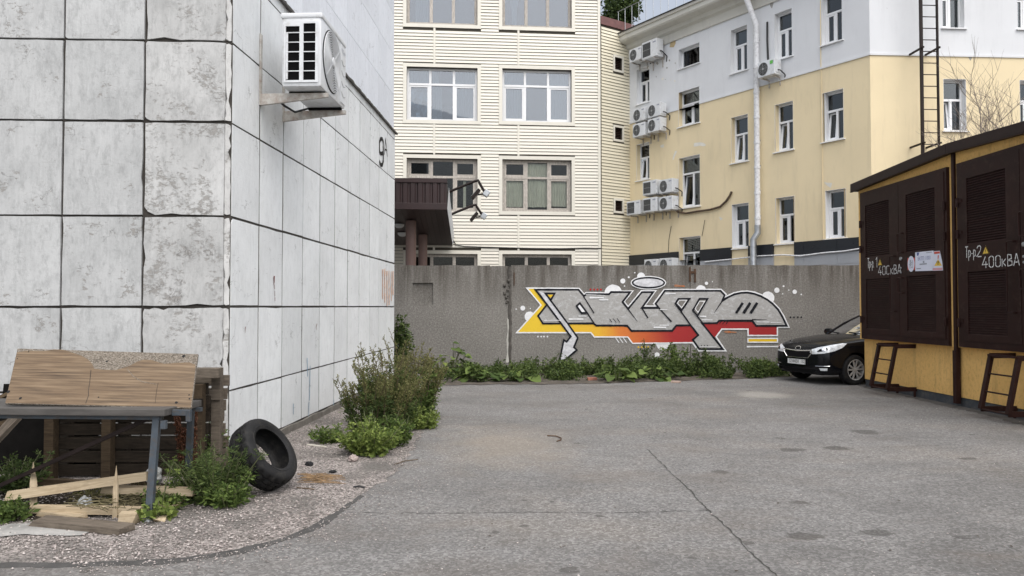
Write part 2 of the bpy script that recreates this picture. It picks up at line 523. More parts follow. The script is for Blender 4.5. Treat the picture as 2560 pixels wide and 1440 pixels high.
# ---- building skins
MAT_SIDING = simple('vinyl_siding', (.70, .67, .59), .5, .06, 1.5, 0, stretch=(.3, 1, 3))
MAT_SIDING_WING = simple('vinyl_siding_wing', (.70, .655, .52), .45, .04, 1.5, 0, stretch=(.3, 1, 3))
MAT_TRIM = simple('vinyl_trim', (.71, .685, .605), .45, .04, 3)
MAT_SHEATH = simple('sheathing', (.07, .062, .048), .9, .2)  # dark backing that draws the lap shadows in the siding gaps
MAT_PVC = simple('white_pvc', (.78, .79, .80), .3, .03, 2)
MAT_OLDWOOD = simple('weathered_frame', (.50, .465, .42), .8, .3, 9, .3, 60, stretch=(4, 4, 1), dirt=.5, dirtcol=(.16, .13, .1))
def plaster(name, col, peel, peelcol, amount, soil=.3):
    t = NT(name)
    c = t.co()
    big = t.noise(c, .5, 5, .6)
    k = t.ramp(big, (.3, shade(col, .93)), (.7, shade(col, 1.04)))
    k = t.mix(t.math('MULTIPLY', t.ramp(t.noise(t.co((2.5, 2.5, .4)), 1.4, 6, .65), (.52, 0.0), (.75, 1.0)), soil), k, shade(col, .72))
    p = t.ramp(t.noise(c, .9, 9, .7, .7), (.72 - amount, 0.0), (.745 - amount, 1.0))
    k = t.mix(p, k, peelcol)
    nm = t.bump(t.math('SUBTRACT', t.noise(c, 40, 4, .6), t.math('MULTIPLY', p, 1.5)), .25, .008)
    return t.fin(k, .88, 0, nm, .25)
MAT_PL_YELLOW = plaster('plaster_yellow', (.76, .645, .43), .5, (.72, .66, .52), .02, .5)
MAT_PL_WHITE = plaster('plaster_white', (.69, .705, .725), .5, (.50, .50, .49), .035)
MAT_CORNICE = plaster('cornice_plaster', (.58, .57, .52), .5, (.40, .39, .35), .06, .5)
MAT_ROOFMETAL = simple('roof_metal', (.055, .055, .058), .5, .25, 3, metal=.4)
MAT_MAROON = simple('maroon_sheet', (.022, .008, .008), .45, .15, 3, metal=.0)
MAT_CAPBROWN = simple('brown_cap', (.13, .055, .05), .5, .25, 5)
MAT_BLACKBAND = simple('black_band', (.012, .014, .018), .3, .15)
MAT_GREYPANEL = simple('grey_cladding', (.36, .375, .40), .4, .06, 2)
MAT_GALV = simple('galvanised', (.42, .44, .46), .38, .2, 8, metal=.8)
MAT_WHITEPIPE = simple('white_pipe', (.72, .73, .75), .5, .06, 6, dirt=.35, dirtcol=(.35, .35, .36))
MAT_BLINDV = simple('vertical_blind', (.62, .63, .60), .8, .08, 4)
MAT_BLINDH = simple('roller_shutter', (.34, .34, .33), .7, .1, 4)
MAT_CURTAIN = simple('curtain', (.66, .68, .70), .9, .1, 4)
MAT_ROOM = simple('room_dark', (.03, .032, .034), .9, .3, spec=.05)
MAT_FOIL = simple('foil', (.5, .53, .55), .22, .2, 4, metal=.8)
def glass_mat(name, tint, refl=1.0, ior=1.55):
    t = NT(name)
    t.t.nodes.remove(t.b)
    tr = t.n('ShaderNodeBsdfTransparent', {0: tint})
    gl = t.n('ShaderNodeBsdfGlossy', {0: (.92, .95, 1.0), 'Roughness': .015})
    nm = t.bump(t.noise(t.co((1, 1, 1), True), 1.3, 2, .5), .035, .02)
    t.set(gl.inputs['Normal'], nm)
    fr = t.n('ShaderNodeFresnel', {'IOR': ior})
    f = t.n('ShaderNodeMapRange', {0: fr.outputs[0], 1: 0.0, 2: 1.0, 3: .07 * refl, 4: 1.0}).outputs[0]
    mx = t.n('ShaderNodeMixShader', {0: f, 1: tr.outputs[0], 2: gl.outputs[0]})
    t.t.links.new(mx.outputs[0], t.out.inputs[0])
    return t.m
MAT_GLASS = glass_mat('window_glass', (.52, .57, .61), 1.2)
MAT_GLASS_Y = glass_mat('low_reflection_glass', (.5, .53, .52), .4, 1.45)  # panes that reflect less than the other windows
MAT_GLASS_DULL = glass_mat('dusty_glass', (.85, .86, .82), .12, 1.3)
MAT_CARGLASS = glass_mat('car_glass', (.05, .065, .06), .8)

# ---- transformer kiosk
def kiosk_plaster():
    t = NT('kiosk_plaster')
    c = t.co()
    col = t.ramp(t.noise(c, 1.2, 5, .6), (.3, (.72, .445, .15)), (.7, (.82, .52, .19)))
    g = t.noise(t.co((1, 1, .55)), 26, 5, .7, .8)
    col = t.mix(t.ramp(g, (.36, .45), (.5, 0.0)), col, (.42, .24, .07))
    st = t.ramp(t.noise(t.co((4, 4, .5)), 1.2, 6, .6), (.55, 0.0), (.8, .55))
    col = t.mix(st, col, (.26, .16, .07))
    return t.fin(col, .9, 0, t.bump(g, .8, .012), .25)
MAT_KIOSK = kiosk_plaster()
MAT_KBROWN = simple('brown_steel', (.022, .0085, .007), .5, .25, 3, .08, 60, spec=.18, dirt=.12, dirtcol=(.05, .03, .024))
MAT_KROOF = simple('brown_roof_sheet', (.024, .013, .011), .55, .2, 3, spec=.25)
MAT_PLINTH = simple('grey_plinth', (.055, .062, .07), .8, .3, 4, .3, 50, dirt=.3, dirtcol=(.12, .11, .1))
MAT_WHITEPAINT = simple('white_paint', (.70, .70, .69), .6, .12, 20, dirt=.15)
MAT_SIGNWHITE = simple('sign_white', (.68, .71, .82), .35, .04)
MAT_SIGNRED = simple('sign_red', (.55, .07, .04), .4, .08)
MAT_SIGNYELLOW = simple('sign_yellow', (.72, .48, .06), .4, .05)
MAT_SIGNBLUE = simple('sign_blue', (.08, .11, .30), .4, .05)
MAT_SIGNPINK = simple('sign_pink', (.60, .32, .36), .4, .05)
MAT_SIGNGREY = simple('sign_grey', (.3, .32, .38), .4, .05)
MAT_BLACK = simple('black_paint', (.012, .012, .013), .6, .2, spec=.2)

# ---- graffiti paint
def spray(name, col, col2, lo=.5, hi=.7, show=.12, sc=5):
    t = NT(name)
    c = t.co()
    n = t.noise(t.co((1, 1, 1.6)), sc, 9, .75, .8)
    k = t.mix(t.ramp(n, (lo, 0.0), (hi, 1.0)), col, col2)
    g = t.noise(c, 30, 7, .75)
    k = t.mix(t.math('MULTIPLY', t.ramp(g, (.56, 0.0), (.68, 1.0)), show * 3), k, (.17, .16, .145))
    return t.fin(k, .7, 0, t.bump(g, .6, .014), .12)
MAT_GSILVER = spray('spray_silver', (.37, .365, .355), (.60, .61, .63), .5, .74, .22, 7)
MAT_GSILVER2 = spray('spray_silver_light', (.48, .485, .51), (.74, .75, .78), .42, .66, .08, 6)
MAT_GWHITE = spray('spray_white', (.78, .79, .80), (.66, .67, .7), .45, .7, .06, 9)
MAT_GBLACK = spray('spray_black', (.010, .011, .015), (.02, .021, .027), .4, .7, .02)
MAT_GRED = spray('spray_red', (.36, .02, .022), (.42, .05, .04), .4, .7, .05)
MAT_GYELLOW = spray('spray_yellow', (.76, .52, .03), (.70, .45, .03), .4, .7, .08)
MAT_GORANGE = spray('spray_orange', (.45, .16, .06), (.3, .2, .14), .45, .6, .3)
def spray_band():
    t = NT('spray_yellow_to_red')
    c = t.co()
    x = t.n('ShaderNodeSeparateXYZ', {0: c}).outputs[0]
    x = t.math('ADD', x, t.math('MULTIPLY', t.noise(c, 3, 5, .6), .35))
    u = t.n('ShaderNodeMapRange', {0: x, 1: .9, 2: 4.6}).outputs[0]
    k = t.ramp(u, (.0, (.76, .52, .03)), (.38, (.74, .42, .03)), (.52, (.64, .19, .035)), (.68, (.55, .11, .03)), (.85, (.36, .022, .022)), (1, (.33, .018, .02)))
    g = t.noise(c, 30, 7, .75)
    k = t.mix(t.math('MULTIPLY', t.ramp(g, (.58, 0.0), (.7, 1.0)), .3), k, (.2, .15, .06))
    return t.fin(k, .6, 0, t.bump(g, .5, .012), .4)
MAT_GBAND = spray_band()

# ---- timber, metal, rubber
def wood(name, lo, hi, dirt=.3, grain=(1.2, 14, 14)):
    t = NT(name)
    c = t.co(grain, True)
    g = t.noise(c, 3, 6, .65, 1.2)
    col = t.ramp(g, (.28, lo), (.7, hi))
    d = t.ramp(t.noise(t.co(rnd=True), 5, 6, .65), (.5, 0.0), (.75, 1.0))
    col = t.mix(t.math('MULTIPLY', d, dirt), col, shade(lo, .4))
    return t.fin(col, .85, 0, t.bump(g, .35, .004), .1)
MAT_WOOD_NEW = wood('split_pine', (.30, .235, .15), (.54, .445, .315), .45)
MAT_WOOD_GREY = wood('grey_timber', (.075, .062, .05), (.19, .16, .128), .5)
MAT_WOOD_SHADE = wood('pallet_timber_shade', (.011, .009, .007), (.038, .030, .023), .5)  # pallet timber with the under-table shade put into its colour
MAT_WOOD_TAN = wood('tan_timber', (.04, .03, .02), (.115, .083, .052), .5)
MAT_BARK = simple('bark', (.05, .038, .028), .95, .5, 14, .9, 40)
def veneer():
    t = NT('veneer')
    c = t.co((.9, 26, 26))
    w = t.noise(c, 2.2, 6, .6, .4)
    col = t.ramp(w, (.3, (.055, .036, .021)), (.5, (.135, .091, .053)), (.72, (.235, .172, .108)))
    col = t.mix(t.ramp(t.noise(t.co(), 3, 5, .6), (.45, 0.0), (.75, .4)), col, (.14, .09, .05))
    wv = t.noise(t.co((1, 1, 2.5)), 4, 3, .5)
    return t.fin(col, .55, 0, t.bump(wv, .5, .03), .35)
MAT_VENEER = veneer()
def chip():
    t = NT('chipboard')
    c = t.co((1, 1, 2.2))
    v = t.n('ShaderNodeSeparateColor', {0: t.vor(c, 110, out=1)}).outputs[0]
    col = t.ramp(v, (.1, (.09, .077, .063)), (.5, (.175, .15, .122)), (.95, (.28, .25, .21)))
    return t.fin(col, .95, 0, t.bump(v, .6, .006), .2)
MAT_CHIP = chip()
MAT_STEELBLUE = simple('blue_grey_steel', (.062, .078, .096), .6, .25, 8, .2, 50, metal=.2, dirt=.35, dirtcol=(.1, .075, .05))
MAT_TABLEEDGE = simple('table_edge', (.072, .067, .062), .75, .35, 6, .2, 40, stretch=(.4, 3, 3))
MAT_RUBBER = simple('tyre_rubber', (.013, .013, .0135), .7, .3, 6, .3, 60, spec=.25, dirt=.2, dirtcol=(.045, .042, .037))
MAT_ACWHITE = simple('ac_casing', (.66, .68, .70), .35, .05, 3, dirt=.12, dirtcol=(.4, .39, .37))
MAT_ACDARK = simple('ac_coil', (.006, .006, .0065), .8, .3, spec=.05)
MAT_ACGRILLE = simple('ac_grille', (.30, .31, .31), .45, .1)
MAT_RUSTYWHITE = simple('rusty_white_steel', (.50, .49, .46), .6, .12, 5, .2, 40, dirt=.55, dirtcol=(.17, .08, .035))
MAT_RUST = simple('rust', (.075, .04, .022), .9, .4, 9, .5, 60)
MAT_CABLE = simple('black_cable', (.015, .015, .016), .5, .2)
MAT_HOSE = simple('brown_hose', (.09, .06, .04), .8, .4, 15)
MAT_LADDER = simple('dark_ladder_steel', (.018, .012, .011), .55, .3, 6, spec=.2)
MAT_PLASTICCLEAR = simple('crumpled_plastic', (.25, .26, .26), .2, .3, 8)

# =================================================================== GROUND
def sheet(name, pts, z, mat, parent=None):
    b = MB()
    b.poly([(p[0], p[1], z) for p in pts])
    o = b.build(name, mat, parent, fix=False)
    me = o.data
    if me.polygons and sum(p.normal.z for p in me.polygons) < 0:
        me.flip_normals()
    return o

def ragged(pts, step=.12, amp=.03, closed=True, seed=0):
    rg = random.Random(seed)
    out = []
    n = len(pts)
    for i in range(n if closed else n - 1):
        a, b = Vector(pts[i][:2]), Vector(pts[(i + 1) % n][:2])
        L = (b - a).length
        k = max(1, int(L / step))
        nrm = Vector((-(b - a).y, (b - a).x)).normalized() if L > 1e-6 else Vector((0, 0))
        for j in range(k):
            out.append(a.lerp(b, j / k) + nrm * rg.uniform(-amp, amp))
    if not closed: out.append(Vector(pts[-1][:2]))
    return out

b = MB(); b.quad((-600, -600, 0), (600, -600, 0), (600, 900, 0), (-600, 900, 0))
ground = struct(b.build('ground', MAT_ASPHALT, fix=False))

edge_px = [(-260, 1425), (0, 1413), (200, 1412), (450, 1402), (600, 1378), (700, 1352), (780, 1320), (845, 1283), (905, 1240), (985, 1190), (1035, 1120), (1075, 1040), (1098, 985), (1092, 962)]
edge = [gnd(*p) for p in edge_px]
gpts = [(p.x, p.y) for p in edge] + [(-1.5, 15.7), (-8, 15.7), (-8, 4.3)]
rag = ragged([(p.x, p.y) for p in edge], .07, .035, False, 3)
gravel_bed = struct(sheet('gravel_bed', [tuple(p) for p in rag] + [(-1.35, 18.05), (-7, 18.05), (-7, 4.2)], .004, MAT_GRAVELG))
# broken asphalt lip along the gravel
lip = ragged([(p.x, p.y) for p in edge[:9]], .05, .008, False, 5)
b = MB()
vs = []
for i, a in enumerate(lip):
    t = (lip[min(i + 1, len(lip) - 1)] - lip[max(i - 1, 0)]).normalized()
    nr = Vector((t.y, -t.x))
    fade = 1.0 if i < len(lip) * .7 else max(.08, (len(lip) - i) / (len(lip) * .3))
    wa = max(.012, (.045 + .05 * mnoise.noise((a.x * 2.3, a.y * 2.3, 0)) + .02 * mnoise.noise((a.x * 11, a.y * 11, 0))) * fade)
    wb = .02 + .018 * mnoise.noise((a.x * 9, a.y * 9, 4))
    p0, q0 = a - nr * wb, a + nr * wa
    vs += [(p0.x, p0.y, .003), (p0.x + nr.x * .006, p0.y + nr.y * .006, .012), (q0.x, q0.y, .0045), (q0.x + nr.x * .01, q0.y + nr.y * .01, .001)]
b.add(vs, [(4 * i + k, 4 * i + 4 + k, 4 * i + 5 + k, 4 * i + 1 + k) for i in range(len(lip) - 1) for k in range(3)])
struct(b.build('asphalt_edge', MAT_DARKASPH, fix=False))
# soil under the weeds by the fence
soil = [gnd(1088, 964), gnd(1200, 962), gnd(1400, 961), gnd(1600, 956), gnd(1760, 950), gnd(1950, 944), gnd(1990, 942)]
sp = ragged([(p.x, p.y) for p in soil], .2, .1, False, 9)
struct(sheet('soil_strip', [tuple(p) for p in sp] + [(7.2, 18.06), (-1.3, 18.06)], .008, MAT_SOIL))
# worn concrete slab in front of the timber
sl = [gnd(-60, 1335), gnd(30, 1312), gnd(260, 1310), gnd(262, 1322), gnd(200, 1343), gnd(60, 1340), gnd(-60, 1352)]
struct(sheet('concrete_slab', [tuple(p) for p in ragged([(p.x, p.y) for p in sl], .08, .012, True, 4)], .012, simple('old_slab', (.30, .295, .28), .9, .3, 6, .4, 60, rnd=False)))

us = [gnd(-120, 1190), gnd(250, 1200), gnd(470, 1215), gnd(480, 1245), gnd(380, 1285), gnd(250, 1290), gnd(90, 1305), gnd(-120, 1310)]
struct(sheet('soil_shade_patch', [tuple(p) for p in ragged([(p.x, p.y) for p in us], .1, .035, True, 14)] , .0085, simple('soil_shade_tint', (.035, .029, .023), .97, .5, 5, .8, 70, rnd=False, spec=.05)))  # soil under the table, the shade there painted into its dark colour

kb = [(7.05, 15.3), (6.95, 14.2), (7.0, 13.2), (6.93, 12.1), (7.02, 11.2), (6.9, 10.2), (6.98, 9.0), (6.92, 8.6)]
struct(sheet('grime_strip', [tuple(p) for p in ragged(kb, .09, .05, False, 19)] + [(7.4, 8.6), (7.2, 15.3)], .0042, simple('damp_grit', (.075, .071, .066), .95, .5, 7, .8, 60, rnd=False)))

def crack(px, w, seed, name='crack'):
    pts = ragged([tuple(gnd(*p)[:2]) for p in px], .05, .010, False, seed)
    b = MB()
    rg = random.Random(seed)
    L, Rr = [], []
    for i, p in enumerate(pts):
        t = (pts[min(i + 1, len(pts) - 1)] - pts[max(0, i - 1)]).normalized()
        nr = Vector((-t.y, t.x))
        ww = w * rg.uniform(.25, 1.1)
        L.append(p + nr * ww); Rr.append(p - nr * ww)
    for i in range(len(pts) - 1):
        b.quad((Rr[i].x, Rr[i].y, .003), (Rr[i + 1].x, Rr[i + 1].y, .003), (L[i + 1].x, L[i + 1].y, .003), (L[i].x, L[i].y, .003))
    return b.build(name, MAT_CRACK, ground, fix=False)
crack([(1618, 1123), (1660, 1165), (1720, 1222), (1770, 1276), (1830, 1330), (1880, 1385), (1955, 1450)], .007, 11)
crack([(905, 1282), (1100, 1284), (1320, 1281), (1500, 1283), (1772, 1277)], .005, 12)
crack([(2060, 1118), (2200, 1120), (2380, 1112)], .004, 13)
crack([(1770, 1276), (1738, 1268)], .004, 15)

# loose stones on the gravel: countless
def stones(n, sampler, smin, smax, seed):
    rg = np.random.default_rng(seed)
    base = np.array([(1, 0, 0), (-1, 0, 0), (0, 1, 0), (0, -1, 0), (0, 0, 1), (0, 0, -.6)], dtype=float)
    fc = np.array([(0, 2, 4), (2, 1, 4), (1, 3, 4), (3, 0, 4), (2, 0, 5), (1, 2, 5), (3, 1, 5), (0, 3, 5)])
    V, F = [], []
    for i in range(n):
        x, y = sampler(rg)
        s = smin + (smax - smin) * rg.random() ** 2.5
        v = base * (s * rg.uniform(.6, 1.2, (6, 1)))
        v[:, 2] *= .6
        a = rg.random() * 6.28
        ca, sa = math.cos(a), math.sin(a)
        v = v @ np.array([(ca, sa, 0), (-sa, ca, 0), (0, 0, 1)])
        v += (x, y, .006 + s * .25)
        F.append(fc + 6 * i)
        V.append(v)
    return np.concatenate(V), np.concatenate(F)
def inside(x, y, poly):
    r = False
    j = len(poly) - 1
    for i in range(len(poly)):
        if (poly[i][1] > y) != (poly[j][1] > y) and x < (poly[j][0] - poly[i][0]) * (y - poly[i][1]) / (poly[j][1] - poly[i][1]) + poly[i][0]: r = not r
        j = i
    return r
gp = [tuple(p) for p in rag] + [(-2.9, 15.7), (-2.95, 7.6), (-6, 7.5), (-6, 4.4)]
def gsamp(rg):
    while True:
        y = 4.4 + 11 * rg.random() ** 2.2
        x = rg.uniform(-5.6, -.6)
        if inside(x, y, gp) and mnoise.noise((x * 1.1, y * 1.1, 3)) > -.28 + .3 * rg.random() - .2: return x, y
V, F = stones(24000, gsamp, .004, .015, 5)
o = mesh_obj('gravel', np_mesh('gravel', V, F, MAT_STONE)); tag(o, 'pale pinkish crushed gravel between the white building and the asphalt', 'gravel', kind='stuff')
def asamp(rg):
    y = 4.4 + 11 * rg.random() ** 1.8
    return rg.uniform(-.7, .7) * y, y
V, F = stones(1500, asamp, .003, .010, 6)
o = mesh_obj('grit', np_mesh('grit', V, F, MAT_STONE)); tag(o, 'loose grit and small pebbles scattered over the grey asphalt', 'grit', kind='stuff')

# =================================================================== WHITE PANEL BUILDING
def jag_poly(w, h, rg, amp=.004, step=.16, chips=()):
    """rectangle outline (0,0)-(w,h) with ragged edges; chips = corner -> size"""
    c = {k: s for k, s in chips}
    P = []
    def corner(k, x, z, d1, d2):
        s = c.get(k, 0)
        if s:
            P.append((x + d1[0] * s, z + d1[1] * s))
            P.append((x + (d1[0] + d2[0]) * s * .42, z + (d1[1] + d2[1]) * s * .42))
            P.append((x + d2[0] * s * 1.3, z + d2[1] * s * 1.3))
        else:
            P.append((x + (d1[0] + d2[0]) * rg.uniform(0, amp * 2), z + (d1[1] + d2[1]) * rg.uniform(0, amp * 2)))
    def run(a, b, nrm):
        L = math.hypot(b[0] - a[0], b[1] - a[1])
        n = max(2, int(L / step))
        for i in range(1, n):
            t = (i + rg.uniform(-.25, .25)) / n
            d = rg.uniform(0, amp) + (rg.uniform(0, amp * 4) if rg.random() < .12 else 0)
            P.append((a[0] + (b[0] - a[0]) * t + nrm[0] * d, a[1] + (b[1] - a[1]) * t + nrm[1] * d))
    m0, m1, m2, m3 = (c.get(k, 0) * 1.4 for k in range(4))
    corner(0, 0, 0, (0, 1), (1, 0)); run((m0, 0), (w - m1, 0), (0, 1))
    corner(1, w, 0, (-1, 0), (0, 1)); run((w, m1), (w, h - m2), (-1, 0))
    corner(2, w, h, (0, -1), (-1, 0)); run((w - m2, h), (m3, h), (0, -1))
    corner(3, 0, h, (1, 0), (0, -1)); run((0, h - m3), (0, m0), (1, 0))
    return P

FC = (-2.966, 7.60)                         # front face ends here
SCN = (-2.915, 7.655)                       # side face starts here
a_front = R(2.25)
a_side = math.atan2(16.0 - SCN[1], -2.543 - SCN[0])
FW = frame(FC[0], FC[1], a_front)
SW = frame(SCN[0], SCN[1], a_side)
side_len = math.hypot(16.0 - SCN[1], -2.543 - SCN[0])
bldg = thing('panel_building', (-4.5, 9, 0), 'white concrete panel building with worn facing slabs and a painted 9А', 'building')
# core behind the panels
def plan(pts, z0, z1, mat, name, parent):
    b = MB()
    n = len(pts)
    b.add([(p[0], p[1], z0) for p in pts] + [(p[0], p[1], z1) for p in pts],
          [tuple(range(n - 1, -1, -1)), tuple(range(n, 2 * n))] + [(i, (i + 1) % n, (i + 1) % n + n, i + n) for i in range(n)])
    return b.build(name, mat, parent)
def wp(F, x, y): return tuple((F @ Vector((x, y, 0)))[:2])
core_pts = [wp(FW, -5, .024), wp(FW, -.01, .024), wp(SW, .01, .008), wp(SW, side_len - .03, .008), wp(SW, side_len - .03, 5), (-9, 16.2)]
plan(core_pts, 0, 5.3, MAT_MORTAR, 'core_wall', bldg)
ZR = [.10, .733, 1.60, 2.533, 3.51, 4.35, 5.22]
rg = random.Random(21)
ZF = [.02] + ZR[1:]
colx = [hit(q, 500, FW)[0] for q in (155, 358)]
cw = (colx[1] - colx[0])
edges_x = [colx[0] - 4 * cw, colx[0] - 3 * cw, colx[0] - 2 * cw, colx[0] - cw, colx[0], colx[1], 0.0]
FRONT_CHIPS = {(5, 3): [(0, .085)], (5, 4): [(0, .04), (3, .02)], (4, 5): [(0, .02)], (5, 1): [(1, .05), (2, .03)], (5, 0): [(2, .05)], (5, 5): [(1, .025)]}
for i in range(len(edges_x) - 1):
    for j in range(len(ZF) - 1):
        gx = .0105 + rg.uniform(-.003, .003)
        gz = .0085 + rg.uniform(-.002, .003)
        x0, x1 = edges_x[i] + gx, edges_x[i + 1] - (gx if i < 5 else .0)
        z0, z1 = ZF[j] + gz, ZF[j + 1] - gz
        b = MB(); b.prism(jag_poly(x1 - x0, z1 - z0, rg, .0032 if i < 5 else (.007 if j > 1 else .011), .13 if i < 5 or j > 1 else .05, FRONT_CHIPS.get((i, j), ())), .045)
        worn = i == 5
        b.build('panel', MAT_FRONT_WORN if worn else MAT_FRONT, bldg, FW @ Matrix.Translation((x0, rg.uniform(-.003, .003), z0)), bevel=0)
# narrow corner pieces
ca = math.atan2(SCN[1] - FC[1], SCN[0] - FC[0])
CW_ = frame(FC[0], FC[1], ca)
cl = math.hypot(SCN[1] - FC[1], SCN[0] - FC[0])
for j in range(len(ZF) - 1):
    b = MB(); b.prism(jag_poly(cl - .008, ZF[j + 1] - ZF[j] - .03, rg, .007, .07, [(0, .02)] if j < 2 else ()), .04)
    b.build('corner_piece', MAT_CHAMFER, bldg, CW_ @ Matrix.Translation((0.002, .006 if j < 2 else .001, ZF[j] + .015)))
# side panels
nt = 11
tw = side_len / nt
for i in range(nt):
    for j in range(len(ZR) - 1):
        g = .016 + rg.uniform(-.003, .004)
        gz = .007 + rg.uniform(-.001, .004) + (.004 if j in (2, 3) else 0)
        x0, x1 = i * tw + g, (i + 1) * tw - g
        b = MB(); b.prism(jag_poly(x1 - x0, ZR[j + 1] - ZR[j] - 2 * gz, rg, .0022, .22, [(3, .04)] if (i, j) == (0, 2) else ()), .045)
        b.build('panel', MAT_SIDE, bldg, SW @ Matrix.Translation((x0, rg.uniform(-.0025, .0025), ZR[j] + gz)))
# low strip, flashing, plinth
for i in range(nt):
    b = MB(); b.prism(jag_poly(tw - .012, .14, rg, .003, .25), .045)
    b.build('coping_panel', MAT_SIDE, bldg, SW @ Matrix.Translation((i * tw + .006, .001, 5.228)))
b = MB()
n = 120
prev = None
for k in range(n + 1):
    x = -.05 + (side_len + .12) * k / n
    d = .045 + .02 * mnoise.noise((x * 4, 1, 0)) + .012 * mnoise.noise((x * 13, 5, 0))
    zl = 5.368 - .014 - .02 * abs(mnoise.noise((x * 6, 9, 0)))
    cur = [(x, .2, 5.40), (x, -d, 5.385), (x, -d, zl), (x, -d + .012, zl), (x, .04, 5.366)]
    if prev:
        base = prev + cur
        b.add(base, [(i, i + 1, 6 + i, 5 + i) for i in range(4)])
    prev = cur
b.build('flashing', MAT_FLASH, bldg, SW)
plan([wp(FW, -5, .06), wp(SW, -.02, .06), wp(SW, side_len - .02, .06), wp(SW, side_len - .02, 5), (-9, 16.2)], 5.3, 10.2, MAT_SHEATH, 'upper_core', bldg)
zu = [5.405, 6.2, 7.08, 7.96, 8.84, 9.72]
for i in range(nt):
    for j in range(len(zu) - 1):
        b = MB(); b.box(0, tw - .006, 0, .04, 0, zu[j + 1] - zu[j] - .008)
        b.build('upper_panel', MAT_UPPER, bldg, SW @ Matrix.Translation((i * tw + .003, .028 + rg.uniform(-.001, .001), zu[j] + .004)))
b = MB()
prev = None
for k in range(41):
    x = side_len * k / 40
    d = .02 + .006 * mnoise.noise((x * 3, 3, 0)); z = .085 + .02 * mnoise.noise((x * 2, 7, 1))
    cur = [(x, -d, -.02), (x, -d, z), (x, .03, z + .008)]
    if prev: b.add(prev + cur, [(0, 1, 4, 3), (1, 2, 5, 4)])
    prev = cur
b.build('plinth', simple('plinth_concrete', (.13, .12, .105), .95, .4, 6, .6, 50), bldg, SW)

b = MB(); b.box(side_len - .028, side_len - .004, .05, 5, 0, 5.3); b.build('end_wall', MAT_SIDE, bldg, SW)
b = MB(); b.box(side_len - .018, side_len - .006, .07, 5, 5.42, 10.2); b.build('end_wall', MAT_UPPER, bldg, SW)
# ------------------------------------------------------------------ flat paint helpers
def ribbon(pts, w, y, closed=False, jit=.06, seed=1, taper=False):
    """painted line in an x-z plane at depth y"""
    rg = random.Random(seed)
    P = [Vector(p) for p in pts]
    Q = []
    n = len(P)
    for i in range(n if closed else n - 1):
        a, c = P[i], P[(i + 1) % n]
        k = max(1, int((c - a).length / .05))
        Q += [(a.lerp(c, j / k), j == 0) for j in range(k)]
    if not closed: Q.append((P[-1], True))
    m = len(Q)
    L, Rr = [], []
    for i in range(m):
        p = Q[i][0]
        pa = Q[(i - 1) % m][0] if (closed or i > 0) else None
        pc = Q[(i + 1) % m][0] if (closed or i < m - 1) else None
        d1 = (p - pa).normalized() if pa is not None else (pc - p).normalized()
        d2 = (pc - p).normalized() if pc is not None else d1
        n1, n2 = Vector((-d1.y, d1.x)), Vector((-d2.y, d2.x))
        mm = n1 + n2
        if mm.length < .35: mm = n1 * .35
        mm.normalize()
        k = min(1 / max(.2, mm.dot(n1)), 2.3)
        ww = w / 2 * (1 + rg.uniform(-jit, jit) * 1.5 + .12 * mnoise.noise((p.x * 3, p.y * 3, seed)))
        if taper: ww *= 1 - .8 * i / (m - 1)
        if pa is None: p = p - d2 * w * .3
        if pc is None and not taper: p = p + d1 * w * .3
        L.append(p + mm * ww * k); Rr.append(p - mm * ww * k)
    b = MB()
    vs = [(q.x, y, q.y) for q in L] + [(q.x, y, q.y) for q in Rr]
    b.add(vs, [(i + m, (i + 1) % m + m, (i + 1) % m, i) for i in range(m if closed else m - 1)])
    return b
def disc(cx, cz, r, y, n=20, rz=None, jit=.03, seed=0):
    rg = random.Random(seed + int(cx * 971))
    b = MB()
    rz = rz or r
    v = []
    for k in range(n):
        q = 1 + rg.uniform(-jit, jit)
        v.append((cx + r * q * math.cos(2 * PI * k / n), y, cz + rz * q * math.sin(2 * PI * k / n)))
    b.add(v, [tuple(range(n))])
    return b
def join(*bs):
    r = MB()
    for q in bs: r.add(q.v, q.f)
    return r
def fill(pts, y):
    b = MB()
    b.poly([(p[0], y, p[1]) for p in pts])
    return b

# the house number and paint splashes on the side wall
def sp_(px, py): return hit(px, py, SW)
def strokes(parent, F, mat, name, lines, w, y, conv, **k):
    for i, ln in enumerate(lines):
        ribbon([conv(*p) for p in ln], w, y - .0006 * i, seed=i, **k).build(name, mat, parent, F, fix=False)
num9 = [[(956, 383), (951, 384), (948, 378), (948, 355), (951, 347), (955, 347), (957.5, 355), (957.5, 402), (955, 412), (951, 412), (948, 404)]]
strokes(bldg, SW, MAT_BLACK, 'painted_number', num9, .075, -.008, sp_)
strokes(bldg, SW, MAT_BLACK, 'painted_letter', [[(960, 386), (963.5, 346), (967.5, 391)], [(961.5, 373), (966.5, 376)]], .03, -.008, sp_)
mat_blood = simple('dark_red_paint', (.16, .022, .018), .6, .3, 9)
strokes(bldg, SW, mat_blood, 'paint_splash', [[(684, 692), (684, 704), (683, 712)]], .035, -.008, sp_, taper=True)
strokes(bldg, SW, mat_blood, 'paint_drip', [[(684.5, 712), (685, 722)], [(685, 728), (685.5, 740)], [(685.5, 744), (685.5, 752)]], .012, -.009, sp_)
strokes(bldg, SW, mat_blood, 'paint_splash', [[(791, 810), (789, 818), (791, 826)], [(612, 818), (611, 833)]], .016, -.008, sp_, taper=True)
mat_bluep = simple('faded_blue_paint', (.16, .30, .42), .7, .35, 30)
strokes(bldg, SW, mat_bluep, 'paint_drip', [[(766.5, 896), (768, 940)], [(774, 915), (773, 960), (772.5, 1000)], [(771, 1006), (770, 1060), (769.5, 1082)], [(833, 1000), (832.5, 1015)], [(732, 1010), (731.5, 1035)]], .018, -.008, sp_)
mat_orp = simple('faded_orange_paint', (.66, .44, .33), .8, .25, 18)
